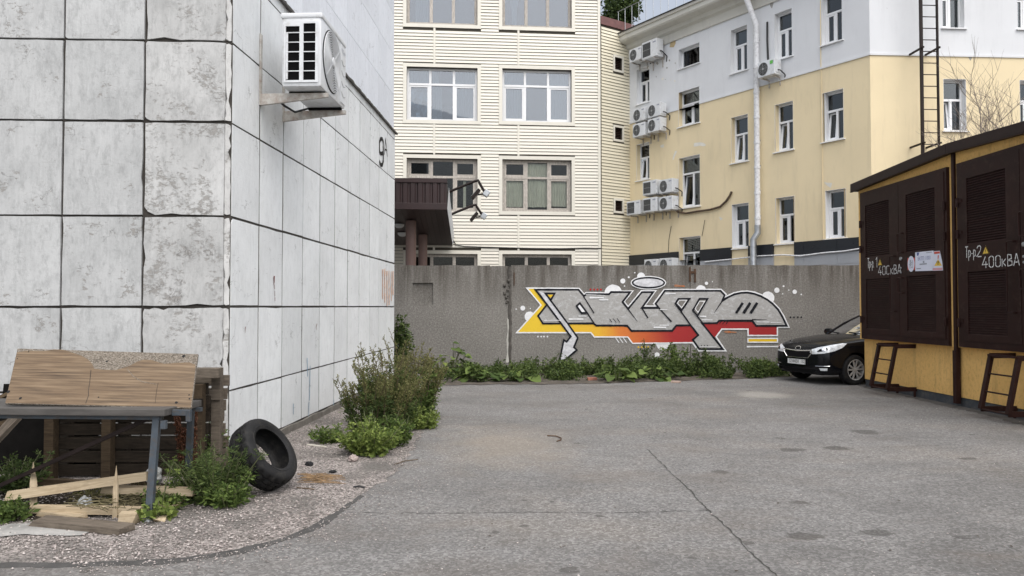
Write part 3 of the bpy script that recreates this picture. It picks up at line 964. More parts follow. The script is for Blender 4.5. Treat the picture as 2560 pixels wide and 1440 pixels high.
strokes(bldg, SW, mat_orp, 'paint_patch', [[(956, 676), (956, 745)], [(961, 674), (961.5, 755)], [(966.5, 680), (967, 762)], [(971.5, 679), (972, 760)], [(977, 681), (977.5, 750)], [(981.5, 680), (981.5, 735)]], .075, -.008, sp_, jit=.35)

# =================================================================== CONCRETE FENCE
FY = 18.1
FF = frame(0, FY, 0)
def fp(px, py): return hit(px, py, FF)
fence = thing('concrete_wall', (2, FY, 0), 'long grey concrete panel wall carrying a silver graffiti piece', 'wall')
xa, xb = fp(1277, 800)[0], fp(1726, 800)[0]
ztop = fp(1500, 663)[1]
def top_run(x0, x1, rg, z, amp=.012):
    n = int((x1 - x0) / .12)
    return [(x1 - (x1 - x0) * i / n, z + rg.uniform(-amp, amp * .4)) for i in range(n + 1)]
# left panel with a shallow square pocket and a chamfered top corner
x0 = -6.5
q = [fp(1031, 762), fp(1083, 707)]
rgf = random.Random(4)
def ring_panel(outer_top, xl, xr, hole):
    b = MB()
    hl, hr, hb, ht = hole
    O = [(xl, 0), (xr, 0)] + outer_top
    tri = tessellate_polygon([[Vector((p[0], p[1], 0)) for p in O], [Vector((p[0], p[1], 0)) for p in ((hl, hb), (hr, hb), (hr, ht), (hl, ht))]])
    allp = O + [(hl, hb), (hr, hb), (hr, ht), (hl, ht)]
    n, m = len(O), len(allp)
    fs_ = [tuple(t) for t in tri] + [(i, (i + 1) % n, (i + 1) % n + m, i + m) for i in range(n)] + [(n + i, n + (i + 1) % 4, n + (i + 1) % 4 + m, n + i + m) for i in range(4)]
    b.add([(p[0], 0, p[1]) for p in allp] + [(p[0], .16, p[1]) for p in allp], fs_)
    return b
nx0, nx1 = fp(1224, 663)[0], fp(1268, 712)
tops = [(xa - .05, nx1[1])] + [(nx0, ztop)] + top_run(x0, nx0 - .1, rgf, ztop)
ring_panel(tops, x0, xa - .05, (q[0][0], q[1][0], q[0][1], q[1][1])).build('wall_panel', MAT_FENCE, fence, FF)
b = MB(); b.box(q[0][0] - .02, q[1][0] + .02, .055, .14, q[0][1] - .02, q[1][1] + .02)
b.build('pocket_panel', MAT_FENCE, fence, FF)
b = MB(); b.prism([(nx0 - .02, ztop - .6), (xa - .052, ztop - .6), (xa - .052, ztop - .02), (nx0 + .04, ztop - .01)], .1)
b.build('broken_corner', MAT_FENCE, fence, FF @ Matrix.Translation((0, .05, 0)))
b = MB(); b.prism([(xa + .012, 0), (xb - .008, 0)] + top_run(xa + .012, xb - .008, rgf, ztop), .16)
b.build('wall_panel', MAT_FENCE, fence, FF @ Matrix.Translation((0, -.004, 0)))
b = MB(); b.prism([(xb + .008, 0), (12.4, 0)] + top_run(xb + .008, 12.4, rgf, ztop + .005), .16)
b.build('wall_panel', MAT_FENCE, fence, FF @ Matrix.Translation((0, 0, 0)))
# rough mortar in the two joints
def mortar_joint(x, w, z0, z1, yy, seed):
    rgm = random.Random(seed)
    n = 26
    L = [(x - w / 2 - rgm.uniform(0, w * .35), z0 + (z1 - z0) * i / n) for i in range(n + 1)]
    Rr = [(x + w / 2 + rgm.uniform(0, w * .35), z0 + (z1 - z0) * i / n) for i in range(n + 1)]
    b = MB()
    vs = []
    for i in range(n + 1):
        vs += [(L[i][0], yy + .02, L[i][1]), (L[i][0] + w * .3, yy - rgm.uniform(0, .02), L[i][1]), (Rr[i][0] - w * .3, yy - rgm.uniform(0, .02), Rr[i][1]), (Rr[i][0], yy + .02, Rr[i][1])]
    b.add(vs, [(4 * i + k, 4 * i + k + 1, 4 * i + 5 + k, 4 * i + 4 + k) for i in range(n) for k in range(3)])
    return b
mat_jm = simple('joint_mortar', (.10, .092, .082), .96, .4, 12, .9, 50)
mortar_joint(xa - .02, .075, 0, ztop - .03, -.006, 2).build('joint_mortar', mat_jm, fence, FF, smooth='all', fix=False)
mortar_joint(xb, .03, 1.95, ztop - .01, -.004, 3).build('joint_mortar', mat_jm, fence, FF, fix=False)
b = MB()
for k in range(14):
    cx, cz = fp(1268 + rgf.uniform(-8, 10), 700 + k * 4.5 + rgf.uniform(-5, 5))
    s = rgf.uniform(.02, .05)
    b.lathe([(0, -s), (s, -s * .3), (s * .8, s * .5), (0, s)], 6, 'Z', Matrix.Translation((cx, -.01, cz)) @ Matrix.Rotation(rgf.uniform(0, 3), 4, 'X'))
b.build('mortar_lump', mat_jm, fence, FF)
b = MB(); a_, c_ = fp(1284, 681), fp(1286, 714)
b.box(a_[0], a_[0] + .025, -.022, .01, c_[1], a_[1])
a_, c_ = fp(1722, 668), fp(1727, 704); b.box(a_[0], a_[0] + .045, -.03, .01, c_[1], a_[1])
a_, c_ = fp(1735, 672), fp(1740, 706); b.box(a_[0], a_[0] + .04, -.03, .01, c_[1], a_[1])
a_, c_ = fp(1724, 678), fp(1740, 684); b.box(a_[0], c_[0], -.022, .01, c_[1], a_[1])
b.build('rusty_bracket', MAT_RUST, fence, FF)
# pale mortar smear beside the left joint
b = fill([fp(*p) for p in [(1268, 795), (1273, 800), (1272, 830), (1275, 850), (1272, 880), (1273, 905), (1264, 908), (1268, 880), (1266, 850), (1269, 830)]], -.008)
b.build('mortar_smear', simple('pale_mortar', (.5, .49, .45), .9, .15, 9), fence, FF, fix=False)

# ------------------------------------------------------------------ graffiti (traced on the wall plane, real size)
graf = tag(bpy.data.objects.new('graffiti', None), None)
link(graf, fence, frame(3.0, FY, 0, 1.4))
graf['label'] = 'silver black and white graffiti lettering with a yellow to red underline'
def A(x, y): return fp(1280 + x / 5.76, 670 + y / 5.76)
def B(x, y): return fp(1620 + x / 5.76, 670 + y / 5.76)
def AX(x, y): return A(1958.4 + x, y)
S_ = FY / FPX / 5.76 * 1.0                      # metres per traced unit
DOME = [(1060, 480), (1140, 425), (1240, 378), (1340, 357), (1430, 354), (1530, 372), (1620, 405), (1710, 455), (1790, 515), (1870, 600), (1930, 700), (1992, 832)]
contour = [A(335, 312), A(955, 312), A(1035, 405), A(1070, 374), A(1395, 378), A(1425, 347), A(1700, 347), A(1590, 487), A(1670, 588), A(1870, 347), A(2030, 347), A(1866, 575), A(2112, 575), A(2065, 515), B(240, 328), B(1040, 328), B(1100, 390)] + [B(*p) for p in DOME] + \
    [B(1555, 832), B(1495, 757), B(1020, 757), B(990, 792), B(775, 795), B(1072, 1165), B(735, 1165), B(643, 1032), B(722, 965), B(612, 824), B(405, 827), B(345, 903), A(1718, 905), A(1655, 828), A(1210, 828), A(1175, 797), A(445, 800), A(375, 690), A(505, 525)]
arrow = [A(385, 330), A(470, 370), A(555, 470), A(800, 795), A(945, 1005), A(890, 1140), A(930, 1180), A(678, 1385), A(742, 1037), A(788, 1058), A(850, 985), A(510, 530)]
band = [A(222, 290), A(412, 535), A(72, 928), A(1135, 928), A(1185, 992), A(1665, 992), A(1735, 1082), B(640, 1072), B(690, 1000), B(975, 988), B(1060, 880), B(1436, 880), B(1440, 970), B(1860, 970), B(1860, 835), B(1540, 780), B(1000, 770), B(700, 800), B(560, 760), A(1700, 860), A(600, 700), A(430, 690), A(490, 520), A(350, 312), A(330, 296)]
yy = -.012
def gpart(b, name, mat): return b.build(name, mat, graf, FF, fix=False)
circ_A = [(155, 578, 35), (60, 592, 10), (263, 583, 8), (255, 700, 74), (1595, 187, 36), (1680, 133, 14), (1620, 260, 10), (1767, 68, 10), (1858, 122, 58), (1460, 365, 128)]
circ_B = [(840, 220, 24), (925, 197, 8), (760, 322, 74), (1853, 320, 38), (1950, 262, 14), (2025, 318, 9), (2110, 343, 32), (2205, 380, 11), (1938, 372, 9), (1725, 430, 92), (215, 1085, 100), (130, 1250, 36), (183, 1338, 18), (343, 1200, 10)]
for k, (x, y, r) in enumerate(circ_A): gpart(disc(*A(x, y), r * S_, yy + .0004 * k, 22), 'white_dot', MAT_GWHITE)
for k, (x, y, r) in enumerate(circ_B): gpart(disc(*B(x, y), r * S_, yy + .0004 * k, 22), 'white_dot', MAT_GWHITE)
gpart(fill(band, yy - .003), 'underline_fill', MAT_GBAND)
white = [A(213, 289), A(965, 293), A(1040, 380), A(1065, 355), A(1385, 360), A(1415, 333), A(1735, 333), A(1612, 487), A(1670, 558), A(1860, 328), A(2068, 328), A(1908, 547), A(2072, 547), A(2036, 513), A(2190, 310), B(1052, 308), B(1122, 378), B(1100, 420)]
white += [B(1230, 358), B(1340, 336), B(1432, 333), B(1535, 350), B(1632, 385), B(1725, 438), B(1808, 502), B(1890, 590), B(1953, 694), B(2028, 852)]
white += [B(1860, 855), B(1860, 972), B(1438, 972), B(1436, 880), B(1060, 880), B(978, 990), B(1118, 1192), B(725, 1192), B(640, 1075), A(1735, 1085), A(1665, 993), A(1185, 993), A(1135, 931), A(66, 931), A(418, 535)]
gpart(ribbon(white, 19 * S_, yy - .006, True, .1, 3), 'white_outline', MAT_GWHITE)
gpart(fill(contour, yy - .009), 'silver_fill', MAT_GSILVER)
gpart(ribbon(contour, 27 * S_, yy - .012, True, .05, 4), 'black_outline', MAT_GBLACK)
gpart(fill(arrow, yy - .015), 'arrow_fill', MAT_GSILVER2)
gpart(ribbon([A(340, 315), A(500, 522), A(846, 985), A(786, 1062), A(745, 1037), A(672, 1395), A(932, 1180), A(890, 1140), A(946, 1005), A(800, 797), A(555, 466), A(480, 366), A(612, 366), A(560, 460)], 25 * S_, yy - .018, False, .05, 5), 'arrow_outline', MAT_GBLACK)
gpart(fill([A(512, 385), A(592, 385), A(552, 432)], yy - .021), 'yellow_triangle', MAT_GYELLOW)
lines = [([A(1030, 410), A(1178, 648)], 15, 0), ([A(1080, 645), A(1190, 810)], 18, 0), ([A(1590, 487), A(1802, 768)], 22, 1), ([A(1866, 575), A(1952, 714)], 18, 0), ([A(2112, 575), A(2288, 768)], 20, 0),
         ([B(390, 512), B(612, 824)], 20, 0), ([B(700, 690), B(790, 800)], 20, 0), ([B(1060, 480), B(948, 645)], 20, 1), ([B(1495, 742), B(1710, 740)], 14, 1),
         ([B(1352, 510), B(1268, 640)], 38, 0), ([B(1460, 510), B(1376, 640)], 38, 0), ([B(1560, 510), B(1476, 640)], 38, 0),
         ([A(1403, 732), A(1437, 780)], 9, 0), ([A(1452, 728), A(1497, 782)], 9, 0), ([A(1510, 726), A(1550, 782)], 9, 0),
         ([B(1050, 770), B(1020, 800)], 9, 0), ([B(1100, 770), B(1065, 806)], 9, 0), ([B(1145, 770), B(1115, 806)], 9, 0)]
for k, (ln, w, tp) in enumerate(lines): gpart(ribbon(ln, w * S_, yy - .021 - .0005 * k, False, .08, k, taper=bool(tp)), 'black_stroke', MAT_GBLACK)
for k, (pl, w, inner, m) in enumerate([([A(975, 505), A(928, 546), A(1000, 650), A(1078, 645)], 25, [A(972, 528), A(946, 551), A(1005, 634), A(1052, 630)], MAT_GWHITE),
                          ([B(390, 510), B(432, 444), B(592, 444), B(480, 608)], 25, None, None), ([B(640, 608), B(735, 444), B(850, 444), B(706, 688)], 25, None, None)]):
    if inner: gpart(fill(inner, yy - .0335), 'white_inlay', m)
    else:
        gpart(fill(pl, yy - .0325), 'counter_fill', MAT_FENCE)
        c0 = sum((Vector(p) for p in pl), Vector((0, 0))) / len(pl)
        gpart(ribbon([c0 + (Vector(p) - c0) * .66 for p in pl], 11 * S_, yy - .0335, True, .1, 9), 'white_inlay', MAT_GWHITE)
    gpart(ribbon(pl, w * S_, yy - .034 - .0005 * k, True, .06, k), 'black_stroke', MAT_GBLACK)
ecx, ecz = A(1962, 212)
gpart(disc(ecx, ecz, 256 * S_, yy - .010, 40, 98 * S_, .008), 'halo_outline', MAT_GWHITE)
gpart(disc(ecx, ecz, 240 * S_, yy - .013, 40, 85 * S_, .006), 'halo_ring', MAT_GBLACK)
gpart(disc(ecx, ecz, 214 * S_, yy - .016, 40, 60 * S_, .008), 'halo_fill', MAT_GSILVER2)
for k, (x0, y0, x1, y1, w) in enumerate([(1120, 427, 1315, 427, 20), (1255, 458, 1380, 458, 16), (820, 735, 1020, 735, 18), (960, 692, 1065, 692, 12), (2125, 823, 2250, 823, 16), (2040, 853, 2210, 855, 18), (2130, 598, 2230, 600, 9), (1060, 380, 1330, 395, 6), (460, 755, 700, 752, 8)]):
    gpart(ribbon([A(x0, y0), A(x1, y1)], w * S_, yy - .022 - .0005 * k, False, .2, k), 'highlight_stroke', MAT_GWHITE)
for k, (x0, y0, x1, y1, w) in enumerate([(250, 372, 390, 368, 14), (745, 695, 830, 697, 16), (1560, 775, 1740, 778, 8), (1760, 782, 1910, 785, 10), (740, 1130, 980, 1128, 7), (770, 745, 920, 748, 10)]):
    gpart(ribbon([B(x0, y0), B(x1, y1)], w * S_, yy - .022 - .0005 * k, False, .2, k), 'highlight_stroke', MAT_GWHITE)
for x in (1130, 1182, 1230, 1280): gpart(disc(*A(x, 310), 15 * S_, yy, 12), 'red_dot', MAT_GRED)
for x in (2050, 2100, 2155, 2205): gpart(disc(*B(x, 708), 13 * S_, yy, 12), 'black_dot', MAT_GBLACK)
for x in (373, 420, 460, 510): gpart(disc(*A(x, 988), 12 * S_, yy, 12), 'white_dot', MAT_GWHITE)
for x in (1820, 1868, 1912, 1962): gpart(disc(*A(x, 1140), 14 * S_, yy, 12), 'yellow_dot', MAT_GYELLOW)
for x in (762, 808, 852): gpart(disc(*B(x, 1115), 8 * S_, yy - .0225, 10), 'black_dot', MAT_GBLACK)
for k, x in enumerate((1490, 1545, 1600)): gpart(ribbon([A(x, 1003), A(x + 50, 1074)], 11 * S_, yy - .003, False, .1, k), 'white_stroke', MAT_GWHITE)
gpart(ribbon([B(1425, 1132), B(1876, 1130)], 19 * S_, yy, False, .12, 2), 'white_stroke', MAT_GWHITE)
gpart(fill([B(1436, 1013), B(1862, 1013), B(1862, 1068), B(1436, 1068)], yy), 'yellow_bar', MAT_GYELLOW)
gpart(ribbon([B(1436, 1013), B(1862, 1013), B(1862, 1068), B(1436, 1068)], 17 * S_, yy - .003, True, .1, 6), 'white_outline', MAT_GWHITE)
for k, (a_, c_) in enumerate([((385, 252), (520, 262)), ((1100, 918), (1265, 926))]): gpart(ribbon([B(*a_), B(*c_)], 22 * S_, yy, False, .5, k), 'faded_stroke', MAT_GORANGE)

# =================================================================== BUILDING PARTS
def wall_holes(x0, x1, z0, z1, holes, depth, b=None, y=0.0):
    b = b or MB()
    xs = sorted({x0, x1, *[h[0] for h in holes], *[h[1] for h in holes]})
    zs = sorted({z0, z1, *[h[2] for h in holes], *[h[3] for h in holes]})
    xs = [x for x in xs if x0 <= x <= x1]; zs = [z for z in zs if z0 <= z <= z1]
    idx = {}
    for i, x in enumerate(xs):
        for j, z in enumerate(zs):
            idx[i, j] = len(b.v); b.v.append((x, y, z))
    for i in range(len(xs) - 1):
        for j in range(len(zs) - 1):
            cx, cz = (xs[i] + xs[i + 1]) / 2, (zs[j] + zs[j + 1]) / 2
            if not any(h[0] < cx < h[1] and h[2] < cz < h[3] for h in holes):
                b.f.append((idx[i, j], idx[i + 1, j], idx[i + 1, j + 1], idx[i, j + 1])); b.mi.append(b.cur)
    for l, r, bt, tp in holes:
        l, r, bt, tp = max(l, x0), min(r, x1), max(bt, z0), min(tp, z1)
        c = [(l, bt), (r, bt), (r, tp), (l, tp)]
        b.add([(p[0], y, p[1]) for p in c] + [(p[0], y + depth, p[1]) for p in c], [(i, i + 4, (i + 1) % 4 + 4, (i + 1) % 4) for i in range(4)])
    return b

def ring(xl, xr, zb, zt, w, y0, y1, b=None):
    """picture-frame solid"""
    b = b or MB()
    ws = w if isinstance(w, tuple) else (w,) * 4      # left, right, bottom, top
    o = [(xl, zb), (xr, zb), (xr, zt), (xl, zt)]
    i = [(xl + ws[0], zb + ws[2]), (xr - ws[1], zb + ws[2]), (xr - ws[1], zt - ws[3]), (xl + ws[0], zt - ws[3])]
    vs = [(p[0], y0, p[1]) for p in o] + [(p[0], y0, p[1]) for p in i] + [(p[0], y1, p[1]) for p in o] + [(p[0], y1, p[1]) for p in i]
    fs = []
    for k in range(4):
        m = (k + 1) % 4
        fs += [(k, m, 4 + m, 4 + k), (8 + m, 8 + k, 12 + k, 12 + m), (m, k, 8 + k, 8 + m), (4 + k, 4 + m, 12 + m, 12 + k)]
    return b.add(vs, fs)

def window(parent, F, h, depth, cols, transom, mat, gmat, fw=.06, split=None, sashes=(), open_sash=None, sill=None, blinds=(), label=None, sillmat=None):
    """cols: mullion fractions; transom: height fraction or None; split: mullions below the transom"""
    l, r, bt, tp = h
    W, H = r - l, tp - bt
    wnd = ring(l, r, bt, tp, fw, depth - .03, depth + .04).build('window', mat, parent, F)
    if label: wnd['label'] = label
    xs_top = [l + fw * .5] + [l + W * c for c in cols] + [r - fw * .5]
    xs_bot = [l + fw * .5] + [l + W * c for c in (split if split is not None else cols)] + [r - fw * .5]
    zt = bt + H * transom if transom else None
    cells = []
    def mull(x, z0, z1):
        b = MB(); b.box(x - fw * .55, x + fw * .55, depth - .034, depth + .036, z0, z1); b.build('mullion', mat, wnd, F)
    if zt:
        b = MB(); b.box(l + fw, r - fw, depth - .038, depth + .03, zt - fw * .5, zt + fw * .5); b.build('transom', mat, wnd, F)
        for x in xs_top[1:-1]: mull(x, zt + fw * .5, tp - fw)
        for x in xs_bot[1:-1]: mull(x, bt + fw, zt - fw * .5)
        cells += [(xs_top[i], xs_top[i + 1], zt, tp - fw * .5, 'top', i) for i in range(len(xs_top) - 1)]
        cells += [(xs_bot[i], xs_bot[i + 1], bt + fw * .5, zt, 'bot', i) for i in range(len(xs_bot) - 1)]
    else:
        for x in xs_bot[1:-1]: mull(x, bt + fw, tp - fw)
        cells += [(xs_bot[i], xs_bot[i + 1], bt + fw * .5, tp - fw * .5, 'bot', i) for i in range(len(xs_bot) - 1)]
    for (a, c, z0, z1, row, i) in cells:
        key = (row, i)
        if key in sashes or key == open_sash:
            a2, c2, z2, z3 = a + fw * .55, c - fw * .55, z0 + fw * .5, z1 - fw * .5
            M2 = F
            if key == open_sash:
                M2 = F @ Matrix.Translation((0, depth, z2)) @ Matrix.Rotation(R(-7), 4, 'X') @ Matrix.Translation((0, -depth, -z2))
            sash = ring(a2, c2, z2, z3, fw * .8, depth - .022, depth + .05).build('sash', mat, wnd, M2)
            b = MB(); b.box(a2 + fw * .6, c2 - fw * .6, depth + .005, depth + .011, z2 + fw * .6, z3 - fw * .6); b.build('pane', gmat, wnd, M2)
        else:
            b = MB(); b.box(a, c, depth + .004, depth + .010, z0, z1); b.build('pane', gmat, wnd, F)
    if sill:
        so, sm = sill
        b = MB(); b.add([(l - .05, -so, bt - .045), (r + .05, -so, bt - .045), (r + .05, -so, bt - .02), (l - .05, -so, bt - .02), (l - .05, depth - .03, bt + .012), (r + .05, depth - .03, bt + .012), (l - .05, depth - .03, bt - .03), (r + .05, depth - .03, bt - .03)],
                        [(0, 1, 2, 3), (3, 2, 5, 4), (1, 0, 6, 7), (0, 3, 4, 6), (2, 1, 7, 5), (5, 7, 6, 4)])
        b.build('sill', sm, wnd, F)
    for kind, x0, x1, z0, z1, m in blinds:
        a, c, z2, z3 = l + W * x0, l + W * x1, bt + H * z0, bt + H * z1
        b = MB()
        if kind == 'v':          # pleated vertical blind
            n = max(2, int((c - a) / .045))
            vs = []
            for k in range(n + 1):
                x = a + (c - a) * k / n; yb = depth + .075 + (.025 if k % 2 else -.0)
                vs += [(x, yb, z2 + random.uniform(-.01, .01)), (x, yb, z3)]
            b.add(vs, [(2 * k, 2 * k + 2, 2 * k + 3, 2 * k + 1) for k in range(n)])
            b.build('blind', m, wnd, F, fix=False)
        elif kind == 'c':        # tied curtain
            n = 14
            vs = []
            for k in range(n + 1):
                t = k / n
                for q in range(6):
                    s = q / 5
                    pinch = 1 - .78 * math.sin(min(1, (1 - s) * 1.3) * PI / 2)
                    x = a + (c - a) * (.5 + (t - .5) * pinch)
                    vs.append((x, depth + .15 + .03 * math.sin(k * 2.2), z2 + (z3 - z2) * s))
            b.add(vs, [(6 * k + q, 6 * k + 6 + q, 6 * k + 7 + q, 6 * k + 1 + q) for k in range(n) for q in range(5)])
            b.build('curtain', m, wnd, F, fix=False, smooth='all')
        elif kind == 'f':        # crumpled foil sheet
            n = 9
            rg2 = random.Random(8)
            vs = [(a + (c - a) * (i / n + (.0 if j > 4 else .05 * (5 - j) * (i / n - .5) * -.4)), depth + .06 + rg2.uniform(0, .06), z2 + (z3 - z2) * j / n) for i in range(n + 1) for j in range(n + 1)]
            b.add(vs, [(i * (n + 1) + j, (i + 1) * (n + 1) + j, (i + 1) * (n + 1) + j + 1, i * (n + 1) + j + 1) for i in range(n) for j in range(n)])
            b.build('foil_sheet', m, wnd, F, fix=False)
    return wnd

# =================================================================== CREAM SIDED BUILDING
FS = frame(-4.135, 26.2, math.atan2(.6, 7.351))
WS = math.hypot(7.351, .6)
def fs(px, py, off=0.0): return hit(px, py, FS, off)
cream = thing('sided_building', (-1, 29, 0), 'tall building clad in cream horizontal siding behind the concrete wall', 'building')
XL, XR = -3.5, WS
ZT = 14.6
def hole(l, r, t, bt, F):
    x0 = hit(l, (t + bt) / 2, F)[0]; x1 = hit(r, (t + bt) / 2, F)[0]
    return (x0, x1, hit((l + r) / 2, bt, F)[1], hit((l + r) / 2, t, F)[1])
W1 = {'r0': hole(1016.8, 1193.4, -70, 61, FS), 'r1': hole(1016.8, 1193.4, 169, 301, FS), 'r2': hole(1016.8, 1193.4, 396.5, 528, FS), 'r3': hole(1016.8, 1193.4, 635, 760, FS)}
W2 = {'r0': hole(1256, 1428.5, -62, 68.5, FS), 'r1': hole(1256, 1428.5, 173.7, 304.5, FS), 'r2': hole(1256, 1428.5, 400, 528.7, FS), 'r3': hole(1256, 1428.5, 636, 760, FS)}
holes = list(W1.values()) + list(W2.values())
wall_holes(XL, XR, 0, ZT, holes, .22).build('wall', MAT_SHEATH, cream, FS)
# shell behind: dark rooms, roof, back
b = MB()
b.quad((XL, 3.2, 0), (XR, 3.2, 0), (XR, 3.2, ZT), (XL, 3.2, ZT))
b.quad((XL, 0, ZT), (XR, 0, ZT), (XR, 3.2, ZT), (XL, 3.2, ZT))
b.quad((XL, 0, 0), (XL, 3.2, 0), (XL, 3.2, ZT), (XL, 0, ZT))
for z in (3.0, 6.3, 9.6, 12.9): b.quad((XL, .23, z), (XR, .23, z), (XR, 3.2, z), (XL, 3.2, z))
b.quad((XR - .03, .0, 0), (XR - .03, 3.2, 0), (XR - .03, 3.2, ZT), (XR - .03, .0, ZT))
b.build('interior', MAT_ROOM, cream, FS, fix=False)
b = MB(); b.box(XR - .025, XR, .002, 3.25, 0, ZT); b.build('side_wall', MAT_SIDING_WING, cream, FS)
TW = .13
PVCF = dict(depth=.17, cols=(.33, .667), transom=.695, mat=MAT_PVC, gmat=MAT_GLASS, fw=.075, sashes=[('bot', 0), ('bot', 2)])
window(cream, FS, W1['r1'], label='white plastic window with blinds and a crumpled foil sheet', blinds=[('v', .36, .5, .03, .66, MAT_BLINDV), ('v', .68, .98, .03, .96, MAT_BLINDV), ('v', .02, .32, .7, .96, MAT_BLINDV), ('v', .36, .45, .7, .96, MAT_BLINDV), ('f', .04, .29, .05, .62, MAT_FOIL)], **PVCF)
window(cream, FS, W2['r1'], label='white plastic window with pale blinds in its outer lights', blinds=[('v', .03, .33, .03, .96, MAT_BLINDV), ('v', .7, .98, .03, .96, MAT_BLINDV)], **PVCF)
OLD = dict(depth=.15, cols=(.35, .67), transom=.66, mat=MAT_OLDWOOD, gmat=MAT_GLASS_DULL, fw=.08, sashes=[('bot', 0), ('bot', 2), ('top', 0), ('top', 2)])
window(cream, FS, W1['r2'], label='weathered wooden window behind the floodlight arms', blinds=[('v', .8, .84, .05, .6, MAT_BLINDV)], **OLD)
window(cream, FS, W2['r2'], label='weathered wooden window with pale vertical blinds', blinds=[('v', .03, .33, .1, .62, MAT_BLINDV), ('v', .36, .66, .1, .95, MAT_BLINDV), ('v', .7, .98, .12, .6, MAT_BLINDV)], **OLD)
OLD0 = dict(depth=.15, cols=(.345, .66), transom=None, mat=MAT_OLDWOOD, gmat=MAT_GLASS, fw=.1)
window(cream, FS, W1['r0'], blinds=[('v', .12, .3, .03, .96, MAT_BLINDV)], **OLD0)
window(cream, FS, W2['r0'], blinds=[('c', .03, .33, .0, .96, MAT_CURTAIN)], **OLD0)
for w in (W1['r3'], W2['r3']): window(cream, FS, w, depth=.15, cols=(.35, .67), transom=None, mat=MAT_OLDWOOD, gmat=MAT_GLASS_DULL, fw=.1)
for h in holes:
    ring(h[0] - TW, h[1] + TW, h[2] - TW, h[3] + TW, TW - .004, -.04, .0).build('window_trim', MAT_TRIM, cream, FS)
# vertical joint strips and corner trim
v1, v2 = fs(1085.5, 350)[0], fs(1296, 350)[0]
SWD = .075
strips = []
def between(a, c): return (a[3] + TW + .01, c[2] - TW - .01)
for v, ws_ in ((v1, W1), (v2, W2)):
    for lo, hi in (('r3', 'r2'), ('r2', 'r1'), ('r1', 'r0')):
        z0, z1 = between(ws_[lo], ws_[hi])
        strips.append((v, z0, z1))
        b = MB(); b.box(v - SWD / 2, v + SWD / 2, -.036, -.001, z0, z1); b.build('joint_strip', MAT_TRIM, cream, FS)
b = MB(); b.box(XR - .09, XR + .004, -.042, .0, 2.0, ZT); b.build('corner_trim', MAT_TRIM, cream, FS)
def board_mesh(mat):
    b = MB()
    pf = [(-.003, .1035), (-.008, .102), (-.030, .012), (-.031, .002), (-.012, .0), (-.003, .004)]
    n = len(pf)
    b.add([(0, y, z) for y, z in pf] + [(1, y, z) for y, z in pf], [tuple(range(n)), tuple(range(2 * n - 1, n - 1, -1))] + [(i, i + n, (i + 1) % n + n, (i + 1) % n) for i in range(n)])
    return b.mesh('siding_board', mat)
BM = board_mesh(MAT_SIDING)
BMW = board_mesh(MAT_SIDING_WING)
PITCHB = .1165
rgs = random.Random(31)
z = 2.2
while z < 13.2:
    zc = z + .055
    blk = [(XR - .092, XR + 1)]
    for h in holes:
        if h[2] - TW - .05 < zc < h[3] + TW + .05: blk.append((h[0] - TW - .002, h[1] + TW + .002))
    for v, z0, z1 in strips:
        if z0 < zc < z1: blk.append((v - SWD / 2 - .002, v + SWD / 2 + .002))
    blk.sort()
    x = XL + 1.0
    for a, c in blk:
        if a - x > .04:
            o = mesh_obj('siding_board', BM, cream, FS @ Matrix.Translation((x, rgs.uniform(-.002, .002), z)) @ Matrix.Diagonal((a - x, 1, 1, 1)))
        x = max(x, c)
    z += PITCHB
# the narrow wing between the two buildings
FWg = frame(3.216, 26.8, math.atan2(.77, 1.154))
WW = math.hypot(1.154, .77) + .25
zw = hit(1520, 66, FWg)[1]
vents = []
for (l, r, t, bt) in ((1536, 1554.5, 145, 175.6), (1536, 1555, 319.6, 349), (1537, 1555, 502, 528)):
    vents.append(hole(l, r, t, bt, FWg))
wall_holes(.01, WW, 0, zw, vents, .1).build('wing_wall', MAT_SHEATH, cream, FWg)
z = 2.2
while z < zw - .1:
    zc = z + .055
    blk = [(WW - .01, WW + 1)] + [(v[0] - .09, v[1] + .09) for v in vents if v[2] - .1 < zc < v[3] + .1]
    x = .05
    for a, c in sorted(blk):
        if a - x > .02: mesh_obj('siding_board', BMW, cream, FWg @ Matrix.Translation((x, rgs.uniform(-.002, .002), z)) @ Matrix.Diagonal((a - x, 1, 1, 1)))
        x = max(x, c)
    z += PITCHB
for v in vents:
    ring(v[0] - .08, v[1] + .08, v[2] - .08, v[3] + .08, .078, -.04, 0).build('vent_trim', MAT_TRIM, cream, FWg)
    vt = MB(); vt.quad((v[0], .099, v[2]), (v[1], .099, v[2]), (v[1], .099, v[3]), (v[0], .099, v[3])); vo = vt.build('vent', MAT_ACDARK, cream, FWg, fix=False)
    n = 7
    for k in range(n):
        zz = v[2] + (v[3] - v[2]) * (k + .5) / n
        b = MB(); b.box(v[0], v[1], -.0, .012, -.02, .02); b.build('vent_slat', MAT_KROOF, vo, FWg @ Matrix.Translation((0, .06, zz)) @ Matrix.Rotation(R(-35), 4, 'X'))
b = MB(); b.box(.0, WW, -.06, .25, zw, zw + .30); b.build('roof_cap', MAT_CAPBROWN, cream, FWg)
b = MB(); b.box(.0, WW, .26, 3, 0, zw + .1); b.build('wing_core', MAT_SHEATH, cream, FWg)
# cable along the lower siding
c0 = [(1128, 570), (1131, 598), (1140, 612), (1160, 616), (1220, 618), (1300, 620), (1380, 622), (1460, 620), (1503, 621)]
b = MB(); b.tube([(fs(*p, -.05)[0], -.05, fs(*p, -.05)[1]) for p in c0], .018, 6)
tag(b.build('cable', MAT_CABLE, None, FS), 'black cable sagging along the lower cream siding', 'cable')

